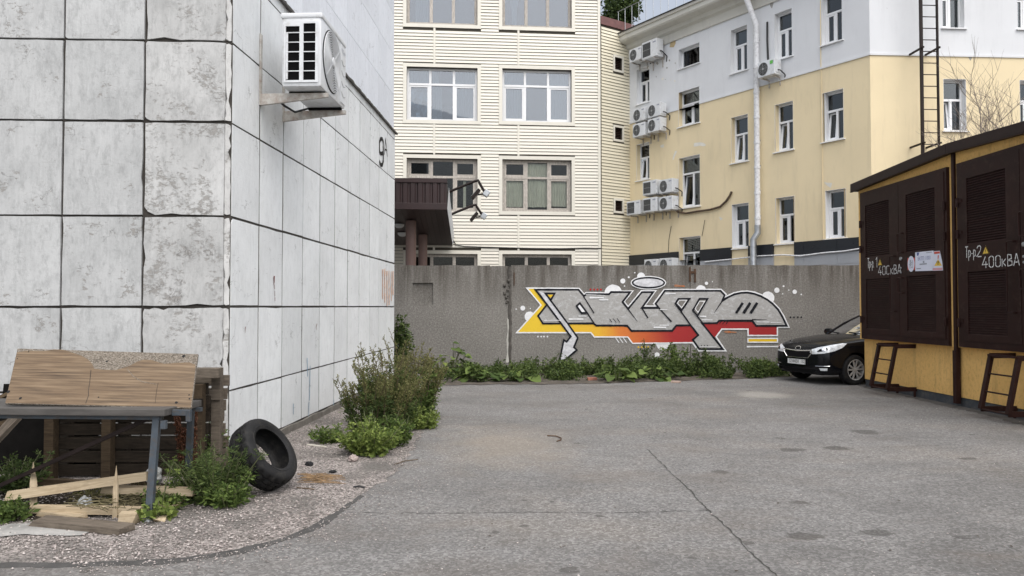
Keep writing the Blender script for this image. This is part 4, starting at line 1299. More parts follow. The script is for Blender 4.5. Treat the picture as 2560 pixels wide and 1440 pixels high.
# ------------------------------------------------------------------ entrance canopy
CY = -4.3
cn = thing('entrance_canopy', (-3.5, 24, 0), 'maroon ribbed metal entrance canopy on two brown columns', 'canopy')
rx_f, zb_f = fs(1117, 520, CY)
_, zt_f = fs(1110, 447, CY)
rx_b, zb_b = fs(1131, 613, 0)
lx = -3.0
b = MB()     # sloped slab
b.add([(lx, CY + .05, zb_f), (rx_f, CY + .05, zb_f), (rx_b, -.03, zb_b), (lx, -.03, zb_b), (lx, CY + .05, zt_f - .02), (rx_f, CY + .05, zt_f - .02), (rx_b, -.03, zb_b + .25), (lx, -.03, zb_b + .25)],
      [(3, 2, 1, 0), (4, 5, 6, 7), (0, 1, 5, 4), (1, 2, 6, 5), (2, 3, 7, 6), (3, 0, 4, 7)])
b.build('slab', simple('canopy_dark', (.03, .024, .024), .6, .3), cn, FS)
# ribbed soffit boards
nb = 26
for k in range(nb):
    x0 = rx_f - .02 - k * .17; x1 = x0 - .158
    xs0 = rx_b - .02 - k * .17; xs1 = xs0 - .158
    if x1 < lx: break
    b = MB(); b.add([(x1, CY + .06, zb_f - .012), (x0, CY + .06, zb_f - .012), (xs0, -.035, zb_b - .012), (xs1, -.035, zb_b - .012), (x1, CY + .06, zb_f - .001), (x0, CY + .06, zb_f - .001), (xs0, -.035, zb_b - .001), (xs1, -.035, zb_b - .001)],
                    [(3, 2, 1, 0), (4, 5, 6, 7), (0, 1, 5, 4), (1, 2, 6, 5), (2, 3, 7, 6), (3, 0, 4, 7)])
    b.build('soffit_board', simple('soffit_maroon', (.05, .035, .033), .4, .25, 4) if k == 0 else bpy.data.materials['soffit_maroon'], cn, FS)
# ribbed fascia sheet
for k in range(40):
    x1 = rx_f - k * .22; x0 = x1 - .212
    if x1 < lx: break
    b = MB(); b.add([(x0, CY, zb_f + .14), (x0 + .02, CY - .025, zb_f + .14), (x1 - .07, CY - .025, zb_f + .14), (x1 - .05, CY, zb_f + .14), (x1, CY, zb_f + .14),
                     (x0, CY, zt_f - .13), (x0 + .02, CY - .025, zt_f - .13), (x1 - .07, CY - .025, zt_f - .13), (x1 - .05, CY, zt_f - .13), (x1, CY, zt_f - .13)],
                    [(i, i + 1, i + 6, i + 5) for i in range(4)])
    b.build('fascia_sheet', MAT_MAROON, cn, FS, fix=False)
b = MB(); b.box(lx, rx_f + .01, CY - .05, CY + .05, zb_f - .06, zb_f + .14); b.build('fascia_bottom', MAT_MAROON, cn, FS, bevel=.008)
b = MB(); b.box(lx, rx_f + .01, CY - .05, CY + .05, zt_f - .13, zt_f); b.build('fascia_top', MAT_MAROON, cn, FS, bevel=.008)
b = MB()     # ragged pale trim on the exposed side
rgc = random.Random(5)
n = 22
vs = []
for k in range(n + 1):
    t = k / n
    x = rx_f + (rx_b - rx_f) * t + .012; y = CY + (-.03 - CY) * t; zb = zb_f + (zb_b - zb_f) * t; h_ = (zt_f - zb_f) * .6 * (1 - t) + .3 * t + .08
    vs += [(x, y, zb - .02 + rgc.uniform(-.02, .02)), (x + .05, y, zb + h_ + rgc.uniform(-.04, .04))]
b.add(vs, [(2 * k, 2 * k + 2, 2 * k + 3, 2 * k + 1) for k in range(n)])
b.build('side_trim', simple('chalky_trim', (.62, .64, .66), .7, .15, 6), cn, FS, fix=False)
for px, yo, rr in ((1027, -3.0, .165), (1057, -1.4, .15)):
    x = fs(px, 640, yo)[0]
    ztop_c = zb_f + (zb_b - zb_f) * (yo - CY) / (-CY) - .02
    b = MB(); b.lathe([(rr, 0), (rr, ztop_c)], 28, 'Z', Matrix.Translation((x, yo, 0))); b.build('column', simple('column_brown', (.16, .10, .085), .55, .12, 3), cn, FS, smooth=True)
for px, py, yo in ((998, 566, -2.6), (1006, 591, -1.6)):
    x = fs(px, py, yo)[0]; zz = zb_f + (zb_b - zb_f) * (yo - CY) / (-CY) - .012
    b = MB(); b.lathe([(.001, -.13), (.09, -.115), (.15, -.06), (.16, 0)], 20, 'Z', Matrix.Translation((x, yo, zz))); b.build('dome_lamp', simple('lamp_dome', (.55, .56, .56), .4, .05), cn, FS, smooth=True)
# floodlights on long arms
def floodlight(pts, yo, label):
    P = [Vector((fs(*p, yo)[0], yo, fs(*p, yo)[1])) for p in pts]
    root = thing('floodlight', (FS @ P[0])[:], label, 'floodlight', 'floodlights on the canopy arms')
    a, m, e = P
    curve = [a, m + (a - m) * .06, m + Vector((.05, 0, .0)), m + (e - m) * .15 + Vector((.03, 0, 0)), e]
    b = MB(); b.tube(curve, .042, 8); b.build('arm', MAT_LADDER, root, FS, smooth=True)
    b = MB(); b.box(-.09, .09, -.1, .1, -.1, .1); b.build('ballast_box', MAT_GALV, root, FS @ Matrix.Translation(e + Vector((.05, 0, -.03))) @ Matrix.Rotation(R(35), 4, 'Y'), bevel=.02)
    Mh = FS @ Matrix.Translation(e + Vector((-.28, 0, -.06))) @ Matrix.Rotation(R(40), 4, 'Y')
    b = MB(); b.box(-.05, .05, -.2, .2, -.17, .17); hd = b.build('lamp_head', MAT_LADDER, root, Mh, bevel=.015)
    b = MB(); b.box(-.062, -.0505, -.17, .17, -.14, .14); b.build('lens', MAT_GLASS_DULL, hd, Mh)
    b = MB(); b.bar(e + Vector((.0, 0, -.03)), e + Vector((-.24, .12, -.06)), .03); b.bar(e + Vector((.0, 0, -.06)), e + Vector((-.22, -.12, -.1)), .03); b.build('yoke', MAT_LADDER, root, FS)
floodlight([(1119, 481), (1192, 451), (1212, 481)], -3.6, 'black floodlight on the upper, longer arm of the canopy')
floodlight([(1127, 536), (1186, 512), (1206, 538)], -1.6, 'black floodlight on the lower, shorter arm of the canopy')

# =================================================================== YELLOW AND WHITE BUILDING
LY, KY = (4.40, 27.6), (9.74, 19.97)
aY1 = math.atan2(KY[1] - LY[1], KY[0] - LY[0])
F1 = frame(LY[0], LY[1], aY1)
W_1 = math.hypot(KY[1] - LY[1], KY[0] - LY[0])
F2 = frame(KY[0], KY[1], math.atan2(.23, 4.24))
W_2 = 7.5
yel = thing('plastered_building', (10, 25, 0), 'plastered building with white upper storeys over yellow walls', 'building')
def hole_r(l, r, t, bt, F):        # measured on the opening's right edge
    x0, x1 = hit(l, (t + bt) / 2, F)[0], hit(r, (t + bt) / 2, F)[0]
    return (x0, x1, hit(r, bt, F)[1], hit(r, t, F)[1])
H1 = [('a', hole_r(1591.5, 1623.7, 163, 252, F1)), ('b', hole_r(1591.5, 1623.7, 354, 446, F1)),
      ('c', hole_r(1696.4, 1748.8, 105, 155, F1)), ('d', hole_r(1696.4, 1748.8, 215, 304.6, F1)), ('e', hole_r(1697, 1750, 385, 513.4, F1)), ('f', hole_r(1698, 1752, 589, 715, F1)),
      ('g', hole_r(1826.8, 1868, 60.5, 172, F1)), ('h', hole_r(1828, 1870, 284, 400.5, F1)), ('i', hole_r(1830, 1872, 506, 618, F1)),
      ('j', hole_r(1936.3, 1980, 19, 138, F1)), ('k', hole_r(1937, 1983, 251, 371.7, F1)), ('l', hole_r(1939, 1987, 489, 606, F1)),
      ('m', hole_r(2054, 2105, -30, 98, F1)), ('n', hole_r(2056, 2109, 220, 345, F1)), ('o', hole_r(2064, 2115, 470, 593, F1))]
H2 = [('p', hole_r(2355.5, 2411, -60, 70, F2)), ('q', hole_r(2359, 2415.5, 198, 327, F2)), ('r', hole_r(2543, 2600, -57, 73, F2)), ('s', hole_r(2550, 2606, 201, 331, F2))]
ZWT = hit(1573, 106, F1)[1]
ZL = hit(1884, 220, F1)[1]            # colour change
ZBK = hit(2148, 593, F1)[1]
ZBG = hit(2148, 627, F1)[1]
for nm, F, Wd, HH in (('long', F1, W_1, H1), ('end', F2, W_2, H2)):
    hs = [h for _, h in HH]
    wall_holes(0, Wd, ZL, ZWT, hs, .24).build('upper_wall', MAT_PL_WHITE, yel, F)
    wall_holes(0, Wd, ZBK - .3, ZL, hs, .24).build('lower_wall', MAT_PL_YELLOW, yel, F)
    wall_holes(0, Wd, 0, ZBK - .3, hs, .24).build('base_wall', MAT_PL_YELLOW, yel, F)
    b = MB(); b.box(.0 if nm == 'long' else -.03, Wd + (.03 if nm == 'long' else 0), -.03, .0, ZL - .02, ZL + .03)
    # leave the band course open at the windows
    segs = sorted([(h[0], h[1]) for h in hs if h[2] < ZL + .03 and h[3] > ZL - .02])
    b = MB(); x = 0.0 if nm == 'long' else -.03
    for a, c in segs + [(Wd + (.03 if nm == 'long' else 0), 99)]:
        b = MB(); b.box(x, a, -.03, -.0, ZL - .02, ZL + .035); b.build('band_course', MAT_PL_WHITE, yel, F)
        x = c
# windows; those with a tilted sash are set open
for nm, h in H1 + H2:
    F = F1 if nm < 'p' else F2
    if nm == 'c':
        window(yel, F, h, .2, (), None, MAT_PVC, MAT_GLASS_Y, .06, sill=(.06, MAT_PVC)); continue
    tl = nm in 'befhkn'
    kw = dict(open_sash=('bot', 0)) if tl or nm == 'q' else dict(sashes=[('bot', 0)])
    window(yel, F, h, .2, (), .62 if nm not in 'ef' else .68, MAT_PVC, MAT_GLASS_Y, .06, split=(.55,) if F is F1 else (.48,), sill=(.06, MAT_PVC), **kw)
# interior shell
b = MB()
for F, Wd in ((F1, W_1), (F2, W_2)):
    a, c = F @ Vector((.3 if F is F1 else 1.2, 2.2, 0)), F @ Vector((Wd + (-1.2 if F is F1 else 0), 2.2, 0))
    b.quad((a.x, a.y, 0), (c.x, c.y, 0), (c.x, c.y, ZWT), (a.x, a.y, ZWT))
b.build('interior', MAT_ROOM, yel, None, fix=False)
pts = [wp(F1, -.2, .3), wp(F1, W_1, .3), wp(F2, W_2, .3), (20, 30), (6, 34)]
plan(pts, ZWT + .02, ZWT + .25, MAT_ROOFMETAL, 'roof', yel)
b = MB(); b.quad((*wp(F2, W_2, 0), 0), (20, 30, 0), (20, 30, ZWT), (*wp(F2, W_2, 0), ZWT)); b.quad((6, 34, 0), (*wp(F1, 0, 0), 0), (*wp(F1, 0, 0), ZWT), (6, 34, ZWT)); b.build('end_wall', MAT_PL_WHITE, yel, None, fix=False)
# reveals are white: a thin lining inside each opening
for nm, h in H1 + H2:
    F = F1 if nm < 'p' else F2
    ring(h[0] - .0, h[1] + .0, h[2] - .0, h[3] + .0, .006, -.002, .165).build('reveal', MAT_PVC if nm != 'c' else MAT_PL_WHITE, yel, F)
# cornice swept round the corner
prof = [(.0, -.62), (-.05, -.62), (-.06, -.34), (-.16, -.28), (-.2, -.16), (-.46, -.10), (-.50, -.05), (-.50, .10), (-.55, .11), (-.56, .20), (.0, .28)]
b = MB()
d1 = F1.to_3x3() @ Vector((0, 1, 0)); d2 = F2.to_3x3() @ Vector((0, 1, 0))
mit = (d1 + d2).normalized() / math.cos(d1.angle(d2) / 2)
rows = []
for o_, zz in prof:
    p0 = Vector((*LY, 0)) - (F1.to_3x3() @ Vector((1, 0, 0))) * .38 + d1 * o_
    p1 = Vector((*KY, 0)) + mit * o_
    p2 = F2 @ Vector((W_2, 0, 0)) + d2 * o_
    rows.append([(p.x, p.y, ZWT + zz) for p in (p0, p1, p2)])
vs = [p for r in rows for p in r]
n = len(prof)
b.add(vs, [(3 * i + k, 3 * i + k + 1, 3 * i + 4 + k, 3 * i + 3 + k) for i in range(n - 1) for k in range(2)] + [tuple(3 * i for i in range(n))])
b.build('cornice', MAT_CORNICE, yel)
b = MB()
oz = .205
for F, Wd in ((F1, W_1), (F2, W_2)):
    b.box(-.4 if F is F1 else -.2, Wd + (.2 if F is F1 else 0), -.60, .3, ZWT + oz, ZWT + oz + .025, F)
b.build('eaves_sheet', MAT_ROOFMETAL, yel)
# plinth cladding
def clad(F, Wd, x0, holes):
    n = int(Wd / .95)
    w = (Wd - x0) / n
    for k in range(n):
        a, c = x0 + k * w + .004, x0 + (k + 1) * w - .004
        if any(h[0] < c and h[1] > a and h[2] < ZBK for h in holes):
            for h in holes:
                if h[0] < c and h[1] > a and h[2] < ZBK:
                    parts = [(a, h[0] - .01), (h[1] + .01, c)]
        else: parts = [(a, c)]
        for p, q in parts:
            if q - p < .05: continue
            b = MB(); b.box(p, q, -.07, -.004, ZBG + .005, ZBK); b.build('black_cladding', MAT_BLACKBAND, yel, F)
            for zt in range(5):
                b = MB(); b.box(p, q, -.055, -.004, ZBG - .34 * (zt + 1) + .006, ZBG - .34 * zt); b.build('grey_cladding', MAT_GREYPANEL, yel, F)
clad(F1, W_1 + .05, 0.02, [h for _, h in H1])
clad(F2, W_2, .06, [])
# patches of bare plaster where the facing fell off
def patch(F, pts, mat, name='bare_patch', seed=1, y=-.003):
    P = [Vector(hit(*p, F)) for p in pts]
    P = ragged([tuple(p) for p in P], .12, .03, True, seed)
    fill([tuple(p) for p in P], y).build(name, mat, yel, F, fix=False)
mat_ochre = simple('bare_ochre_plaster', (.46, .36, .20), .95, .2, 8, .4, 40)
mat_grey = simple('bare_grey_plaster', (.34, .33, .31), .95, .3, 8, .4, 40)
mat_primer = simple('pale_primer', (.70, .68, .62), .9, .1, 8)
patch(F1, [(1686, 95), (1690, 110), (1684, 120), (1675, 118), (1677, 104)], mat_ochre, seed=2)
patch(F1, [(1652, 128), (1664, 140), (1660, 150), (1650, 142)], mat_grey, seed=3)
patch(F1, [(1924, 3), (1936, 6), (1930, 22), (1925, 18)], mat_grey, seed=4)
rgp = random.Random(12)
for k in range(22):
    px, py = rgp.uniform(1612, 1705), rgp.uniform(96, 250)
    if 1696 < px and py > 100 or (1590 < px < 1626 and py > 158) or (px < 1652 and py < 150): continue
    s_ = rgp.uniform(1.2, 4.0)
    patch(F1, [(px - s_, py + s_ * .3), (px + s_ * .2, py + s_ * 1.2), (px + s_, py - s_ * .2), (px, py - s_)], mat_grey if k % 3 else mat_primer, seed=30 + k)
for k in range(16):
    px = rgp.uniform(1640, 2150); py = 95 - (px - 1573) * .32 + rgp.uniform(5, 30)
    if py < 1: continue
    s_ = rgp.uniform(1.5, 4.0)
    patch(F1, [(px - s_ * 1.6, py + s_ * .5), (px + s_ * .2, py + s_ * .8), (px + s_ * 1.4, py - s_ * .5), (px, py - s_ * .7)], mat_grey, seed=70 + k)
patch(F1, [(1735, 358), (1752, 357), (1766, 362), (1750, 366), (1736, 366)], mat_primer, seed=5)
patch(F1, [(1688, 378), (1692, 378), (1684, 400), (1680, 400)], mat_primer, seed=6)
patch(F1, [(1650, 364), (1660, 360), (1660, 368), (1652, 370)], mat_primer, seed=7)
patch(F1, [(1798, 540), (1806, 545), (1800, 552)], mat_primer, seed=8)
patch(F1, [(2060, 455), (2082, 458), (2078, 468), (2064, 464)], mat_primer, seed=9)
patch(F2, [(2420, 142), (2432, 142), (2426, 152)], mat_grey, seed=10)

# dormer and roof railing
FD = F1 @ Matrix.Translation((0, 2.3, ZWT + .25))
dm = MB()
xd0, xd1 = .9, 3.3
dm.add([(xd0, 0, 0), (xd1, 0, 0), (xd1, 0, .55), ((xd0 + xd1) / 2, 0, 1.0), (xd0, 0, .55), (xd0, 2, 0), (xd1, 2, 0), (xd1, 2, .55), ((xd0 + xd1) / 2, 2, 1.0), (xd0, 2, .55)],
       [(0, 1, 2, 3, 4), (5, 9, 8, 7, 6), (0, 4, 9, 5), (1, 6, 7, 2)])
dorm = dm.build('dormer', simple('dormer_grey', (.17, .18, .19), .7, .2), yel, FD)
b = MB()
for s in (-1, 1):
    xm = (xd0 + xd1) / 2; xe = xm + s * 1.55
    b.add([(xm, -.15, 1.06), (xe, -.15, .48), (xe, 2, .48), (xm, 2, 1.06), (xm, -.15, 1.0), (xe, -.15, .42), (xe, 2, .42), (xm, 2, 1.0)], [(0, 1, 2, 3), (7, 6, 5, 4), (0, 4, 5, 1), (1, 5, 6, 2), (3, 2, 6, 7), (0, 3, 7, 4)])
b.build('dormer_roof', MAT_ROOFMETAL, dorm, FD)
rail = thing('roof_railing', (F1 @ Vector((0, -.3, ZWT + .23)))[:], 'thin metal safety railing along the roof edge of the plastered building', 'railing')
RH = .95
for k in range(26):
    x = -.25 + k * .36
    b = MB(); b.tube([(x, -.3, ZWT + .22), (x, -.3, ZWT + .23 + RH)], .011, 5); b.build('post', MAT_GALV, rail, F1)
for zz in (RH, ):
    b = MB(); b.tube([(-.3, -.3, ZWT + .235 + zz), (8.9, -.3, ZWT + .235 + zz)], .012, 5); b.build('rail', MAT_GALV, rail, F1)
b = MB(); b.tube([(3.95, -.3, ZWT + .22), (4.1, -.3, ZWT + .23 + RH * 1.5)], .02, 5); b.build('brace', MAT_LADDER, rail, F1)
b = MB(); b.tube([(4.3, .2, ZWT + .22), (4.1, -.3, ZWT + .23 + RH * 1.5)], .02, 5); b.build('brace', MAT_LADDER, rail, F1)

# drain pipe
dp = thing('drainpipe', (F1 @ Vector((5.6, -.15, 0)))[:], 'white painted drainpipe with a galvanised foot on the yellow wall', 'drainpipe')
def f1(px, py, off): 
    x, z = hit(px, py, F1, off); return Vector((x, off, z))
xo = -.17
top = f1(1893, 60, xo); bot = f1(1891, 565, xo); xm = (top.x + bot.x) / 2
b = MB(); b.tube([(xm - .18, -.5, ZWT - .02), (xm - .14, -.46, ZWT - .35), (xm, xo - .0, top.z), (xm, xo, bot.z)], .085, 16); b.build('pipe', MAT_WHITEPIPE, dp, F1, smooth=True)
for k in range(8):
    zz = bot.z + (top.z - bot.z) * (k + .3) / 8
    b = MB(); b.lathe([(.084, -.05), (.097, -.045), (.097, .045), (.084, .05)], 16, 'Z', Matrix.Translation((xm, xo, zz))); b.build('collar', MAT_WHITEPIPE, dp, F1, smooth=True)
    b = MB(); b.box(xm - .012, xm + .012, xo + .08, .01, zz + .07, zz + .1); b.build('wall_clip', MAT_GALV, dp, F1)
b = MB(); b.tube([(xm, xo, bot.z + .02), (xm, xo, bot.z - .22), (xm - .09, xo - .1, bot.z - .42), (xm - .09, xo - .1, .3), (xm - .09, xo - .3, .12)], .1, 16); b.build('galvanised_foot', MAT_GALV, dp, F1, smooth=True)

# wires, hose, pipe run
def wire(name, F, pts, off, r, mat, label, cat):
    b = MB(); b.tube([(hit(*p, F, off)[0], off, hit(*p, F, off)[1]) for p in pts], r, 6)
    return tag(b.build(name, mat, None, F, smooth=True), label, cat)
wire('hose', F1, [(1686, 520), (1695, 530), (1715, 533), (1745, 528), (1775, 524), (1800, 517), (1815, 503), (1824, 490), (1829, 479)], -.05, .035, MAT_HOSE, 'brown insulated hose curving up the yellow wall', 'hose')
wire('wire', F1, [(1918, 55), (1918, 100), (1920, 150)], -.04, .03, MAT_CABLE, 'thick black conduit dropping to the white upper air conditioner', 'conduit')
wire('conduit', F1, [(1762, 655), (1790, 652), (1830, 648), (1900, 640), (1960, 637), (2000, 640), (2060, 632), (2110, 628), (2160, 620)], -.09, .022, MAT_WHITEPIPE, 'white plastic conduit along the grey cladding', 'conduit')
wire('wire', F1, [(1670, 660), (1672, 600), (1678, 565)], -.02, .008, MAT_CABLE, 'loose black wire on the yellow wall above two low air conditioners', 'wire')
wire('wire', F1, [(1755, 590), (1762, 550)], -.02, .008, MAT_CABLE, 'short black wire on the yellow wall beside the tall window', 'wire')
wire('wire', F1, [(2051, 0), (2052, 160), (2055, 400), (2058, 598)], -.015, .012, MAT_PL_YELLOW, 'thin yellow painted cable running down the wall', 'cable')

# roof ladder
ld = thing('wall_ladder', (F2 @ Vector((1.3, -.5, 0)))[:], 'dark steel fire ladder standing off the yellow and white wall', 'ladder')
lo = -.55
xl_, xr_ = hit(2305, 250, F2, lo)[0], hit(2345.5, 250, F2, lo)[0]
zlb = 2.6
for x in (xl_, xr_):
    b = MB(); b.box(x - (.035 if x == xl_ else .02), x + (.035 if x == xl_ else .02), lo - .03, lo + .03, zlb, ZWT + .9); b.build('rail', MAT_LADDER, ld, F2)
z = zlb + .2
while z < ZWT + .8:
    b = MB(); b.tube([(xl_, lo, z), (xr_, lo, z)], .013, 6); b.build('rung', MAT_LADDER, ld, F2)
    z += .31
for zz in (hit(2300, 120, F2, lo)[1], hit(2300, 358, F2, lo)[1], hit(2300, -120, F2, lo)[1]):
    for x in (xl_, xr_):
        b = MB(); b.bar((x, lo - .1, zz), (x, .01, zz), .045); b.build('standoff', MAT_LADDER, ld, F2)

# ------------------------------------------------------------------ small air conditioners
def make_ac(w, h, d, fanside, square=False):
    """origin: middle of the wall mount, under the casing; front faces -y"""
    root = thing('air_conditioner', (0, 0, 0), '-', 'air conditioner')
    b = MB(); b.box(-w / 2, w / 2, -d - .12, -.12, 0, h); b.build('casing', MAT_ACWHITE, root, bevel=.018)
    fx = fanside * w * .17
    r = h * .40
    if square:
        ring(fx - w * .29, fx + w * .29, h * .08, h * .92, .02, -d - .13, -d - .118).build('grille_frame', MAT_ACWHITE, root)
        b = MB(); b.box(fx - w * .27, fx + w * .27, -d - .124, -d - .1195, h * .1, h * .9); g = b.build('fan_grille', MAT_ACDARK, root)
        b = MB()
        for k in range(9):
            x = fx - w * .27 + w * .54 * (k + .5) / 9
            b.box(x - .004, x + .004, -d - .13, -d - .1242, h * .1, h * .9)
        b.box(fx - w * .27, fx + w * .27, -d - .132, -d - .1302, h * .49, h * .51)
        b.build('grille_bars', MAT_ACGRILLE, root)
    else:
        b = MB(); b.lathe([(.001, -d - .1235), (r, -d - .1235), (r + .012, -d - .119)], 28, 'Y', Matrix.Translation((fx, 0, h * .5))); g = b.build('fan_grille', MAT_ACDARK, root)
        b = MB()
        for q in range(5):
            rr = r * (q + 1) / 5
            b.lathe([(rr - .006, -d - .126), (rr + .006, -d - .126), (rr + .006, -d - .131), (rr - .006, -d - .131)], 24, 'Y', Matrix.Translation((fx, 0, h * .5)), closed=True)
        for a in (0, PI / 2, PI, 1.5 * PI):
            b.bar((fx, -d - .133, h * .5), (fx + r * math.cos(a), -d - .133, h * .5 + r * math.sin(a)), .01, .004)
        b.build('grille_bars', MAT_ACGRILLE, root)
        b = MB(); b.lathe([(.001, -d - .14), (r * .2, -d - .138), (r * .22, -d - .132)], 16, 'Y', Matrix.Translation((fx, 0, h * .5))); b.build('fan_hub', MAT_ACGRILLE, root)
    sx = -fanside
    b = MB(); b.box(sx * w * .34 - w * .1, sx * w * .34 + w * .1, -d - .1235, -d - .1195, h * .78, h * .86); b.build('badge', MAT_SIGNGREY, root)
    b = MB(); b.box(w / 2 + .0005, w / 2 + .02, -d * .8 - .12, -d * .35 - .12, h * .12, h * .6); b.build('service_cover', MAT_ACWHITE, root, bevel=.008)
    for x in (-w * .32, w * .32):
        b = MB(); b.add([(x - .02, -d - .1, -.045), (x + .02, -d - .1, -.045), (x + .02, .0, -.045), (x - .02, .0, -.045), (x - .02, -d - .1, -.004), (x + .02, -d - .1, -.004), (x + .02, .0, -.004), (x - .02, .0, -.004), (x - .02, .0, -.3), (x + .02, .0, -.3), (x - .02, -.03, -.3), (x + .02, -.03, -.3), (x - .02, -.03, -.045), (x + .02, -.03, -.045)],
                        [(4, 5, 6, 7), (0, 1, 5, 4), (0, 4, 7, 8, 10, 12), (1, 13, 11, 9, 6, 5), (12, 13, 1, 0), (10, 11, 13, 12), (8, 9, 11, 10), (7, 6, 9, 8)])
        b.build('bracket', MAT_RUSTYWHITE, root)
    b = MB(); b.tube([(w / 2 + .01, -d * .55 - .12, h * .3), (w / 2 + .09, -d * .5 - .1, h * .26), (w / 2 + .1, -d * .3, h * .1), (w / 2 + .09, -.02, h * .05), (w / 2 + .05, .0, -.15)], .022, 6); b.build('pipes', MAT_CABLE, root, smooth=True)
    return root
AC_R = make_ac(.84, .56, .32, -1)
AC_S = make_ac(.92, .60, .34, -1, True)
used = set()
ACS = [(AC_R, 1576, 1606, 121, 152, 'small air conditioner under the cornice, in the corner beside the siding'),
       (AC_S, 1606, 1648, 100, 145, 'air conditioner with a square grille under the cornice'),
       (AC_R, 1584, 1616, 272, 303, 'upper left air conditioner of the cluster of four'),
       (AC_R, 1620, 1655, 258, 292, 'upper right air conditioner of the cluster of four'),
       (AC_R, 1583, 1616, 307, 341, 'lower left air conditioner of the cluster of four'),
       (AC_R, 1620, 1655, 295, 329, 'lower right air conditioner of the cluster of four'),
       (AC_S, 1608, 1647, 452, 487, 'air conditioner with a square grille, upper left of the cluster of five'),
       (AC_R, 1648, 1686, 449, 482, 'upper right air conditioner of the cluster of five, beside the tall window'),
       (AC_S, 1568, 1606, 502, 537, 'leftmost air conditioner of the lower row of three'),
       (AC_S, 1608, 1647, 495, 530, 'middle air conditioner of the lower row of three'),
       (AC_R, 1648, 1686, 491, 525, 'rightmost air conditioner of the lower row of three, by the hose'),
       (AC_R, 1612, 1646, 648, 682, 'left air conditioner of the two peeking over the concrete wall'),
       (AC_R, 1650, 1685, 645, 680, 'right air conditioner of the two peeking over the concrete wall'),
       (AC_R, 1895, 1941, 151, 190, 'lone air conditioner with a green sticker beside the drainpipe')]
for src, l, r, t, bt, lab in ACS:
    off = -.44
    xa_, za_ = hit((l + r) / 2 - 3, bt, F1, off)
    x0_, x1_ = hit(l, bt, F1, off)[0], hit(r - 5, bt, F1, off)[0]
    _, zt_ = hit((l + r) / 2, t, F1, off)
    w0 = .84 if src is AC_R else .92
    h0 = .56 if src is AC_R else .60
    Mx = F1 @ Matrix.Translation((xa_, 0, za_)) @ Matrix.Diagonal((1, 1, min(1.12, max(.85, (zt_ - za_) / h0)), 1)) @ Matrix.Diagonal((min(1.05, max(.72, (x1_ - x0_) / w0)), 1, 1, 1))
    if src in used: o = copy_tree(src, Mx)
    else:
        used.add(src); o = src; o.matrix_basis = Mx; WM[o] = Mx
    tag(o, lab, 'air conditioner', 'air conditioners on the plastered wall')
    last = o
b = MB(); b.box(.2, .34, -.449, -.4425, .38, .5)
st_ = mesh_obj('sticker', b.mesh('sticker', simple('green_sticker', (.12, .45, .08), .4, .1)), None); st_.parent = last; st_.matrix_basis = I4

# =================================================================== FAR TREE
def leaf_cloud(centers, n, ls, seed, up=.3, wd=.5):
    """diamond leaves round cluster centres -> V, F"""
    rg = np.random.default_rng(seed)
    C = np.array([c[:3] for c in centers]); Rr = np.array([c[3] for c in centers])
    k = rg.integers(0, len(C), n)
    d = rg.normal(size=(n, 3)); d /= np.linalg.norm(d, axis=1)[:, None]
    pos = C[k] + d * (Rr[k] * rg.random(n) ** .4)[:, None]
    t = rg.normal(size=(n, 3)); t[:, 2] -= up; t /= np.linalg.norm(t, axis=1)[:, None]
    s = np.cross(t, rg.normal(size=(n, 3))); s /= np.linalg.norm(s, axis=1)[:, None]
    L = (ls * rg.uniform(.6, 1.3, n))[:, None]
    V = np.stack([pos, pos + t * L * .45 + s * L * wd * .5, pos + t * L, pos + t * L * .45 - s * L * wd * .5], 1).reshape(-1, 3)
    F = np.arange(n * 4).reshape(-1, 4)
    return V, F
tr = thing('tree', (6.2, 38, 0), 'dark green leafy tree rising behind the sided building', 'tree')
b = MB(); b.tube([(6.2, 38, 0), (6.1, 38, 5), (6.3, 38.1, 10), (6.2, 38, 14)], [.3, .26, .2, .08], 10)
for a in range(7):
    z0 = 8 + a * .8; an = a * 2.4
    b.tube([(6.2, 38, z0), (6.2 + 1.2 * math.cos(an), 38 + 1.2 * math.sin(an), z0 + 1.2), (6.2 + 2.1 * math.cos(an), 38 + 2.1 * math.sin(an), z0 + 2.2)], [.12, .08, .03], 6)
b.build('trunk', MAT_BARK, tr, smooth=True)
rgt = random.Random(14)
cl_ = []
for k in range(60):
    an, rr, zz = rgt.uniform(0, 6.28), rgt.uniform(.3, 2.5), rgt.uniform(8.5, 17.6)
    rr *= 1 - max(0, (zz - 13.5) / 5.2)
    cl_.append((5.6 + rr * math.cos(an), 38 + rr * math.sin(an), zz, rgt.uniform(.4, .8)))
V, F = leaf_cloud(cl_, 17000, .2, 3)
mesh_obj('crown', np_mesh('crown', V, F, MAT_LEAF_TREE), tr)
sb = thing('tree', (9.3, 40, 0), 'sparse small tree top showing over the dormer', 'tree')
b = MB(); b.tube([(9.3, 40, 0), (9.2, 40, 8), (9.2, 40, 15.5)], [.25, .2, .05], 8); b.build('trunk', MAT_BARK, sb, smooth=True)
cl_ = [(9.2 + rgt.uniform(-1.2, 1.2), 40 + rgt.uniform(-1, 1), rgt.uniform(11.5, 15.9), rgt.uniform(.25, .5)) for k in range(22)]
V, F = leaf_cloud(cl_, 4500, .2, 4)
mesh_obj('crown', np_mesh('crown', V, F, MAT_LEAF_TREE), sb)
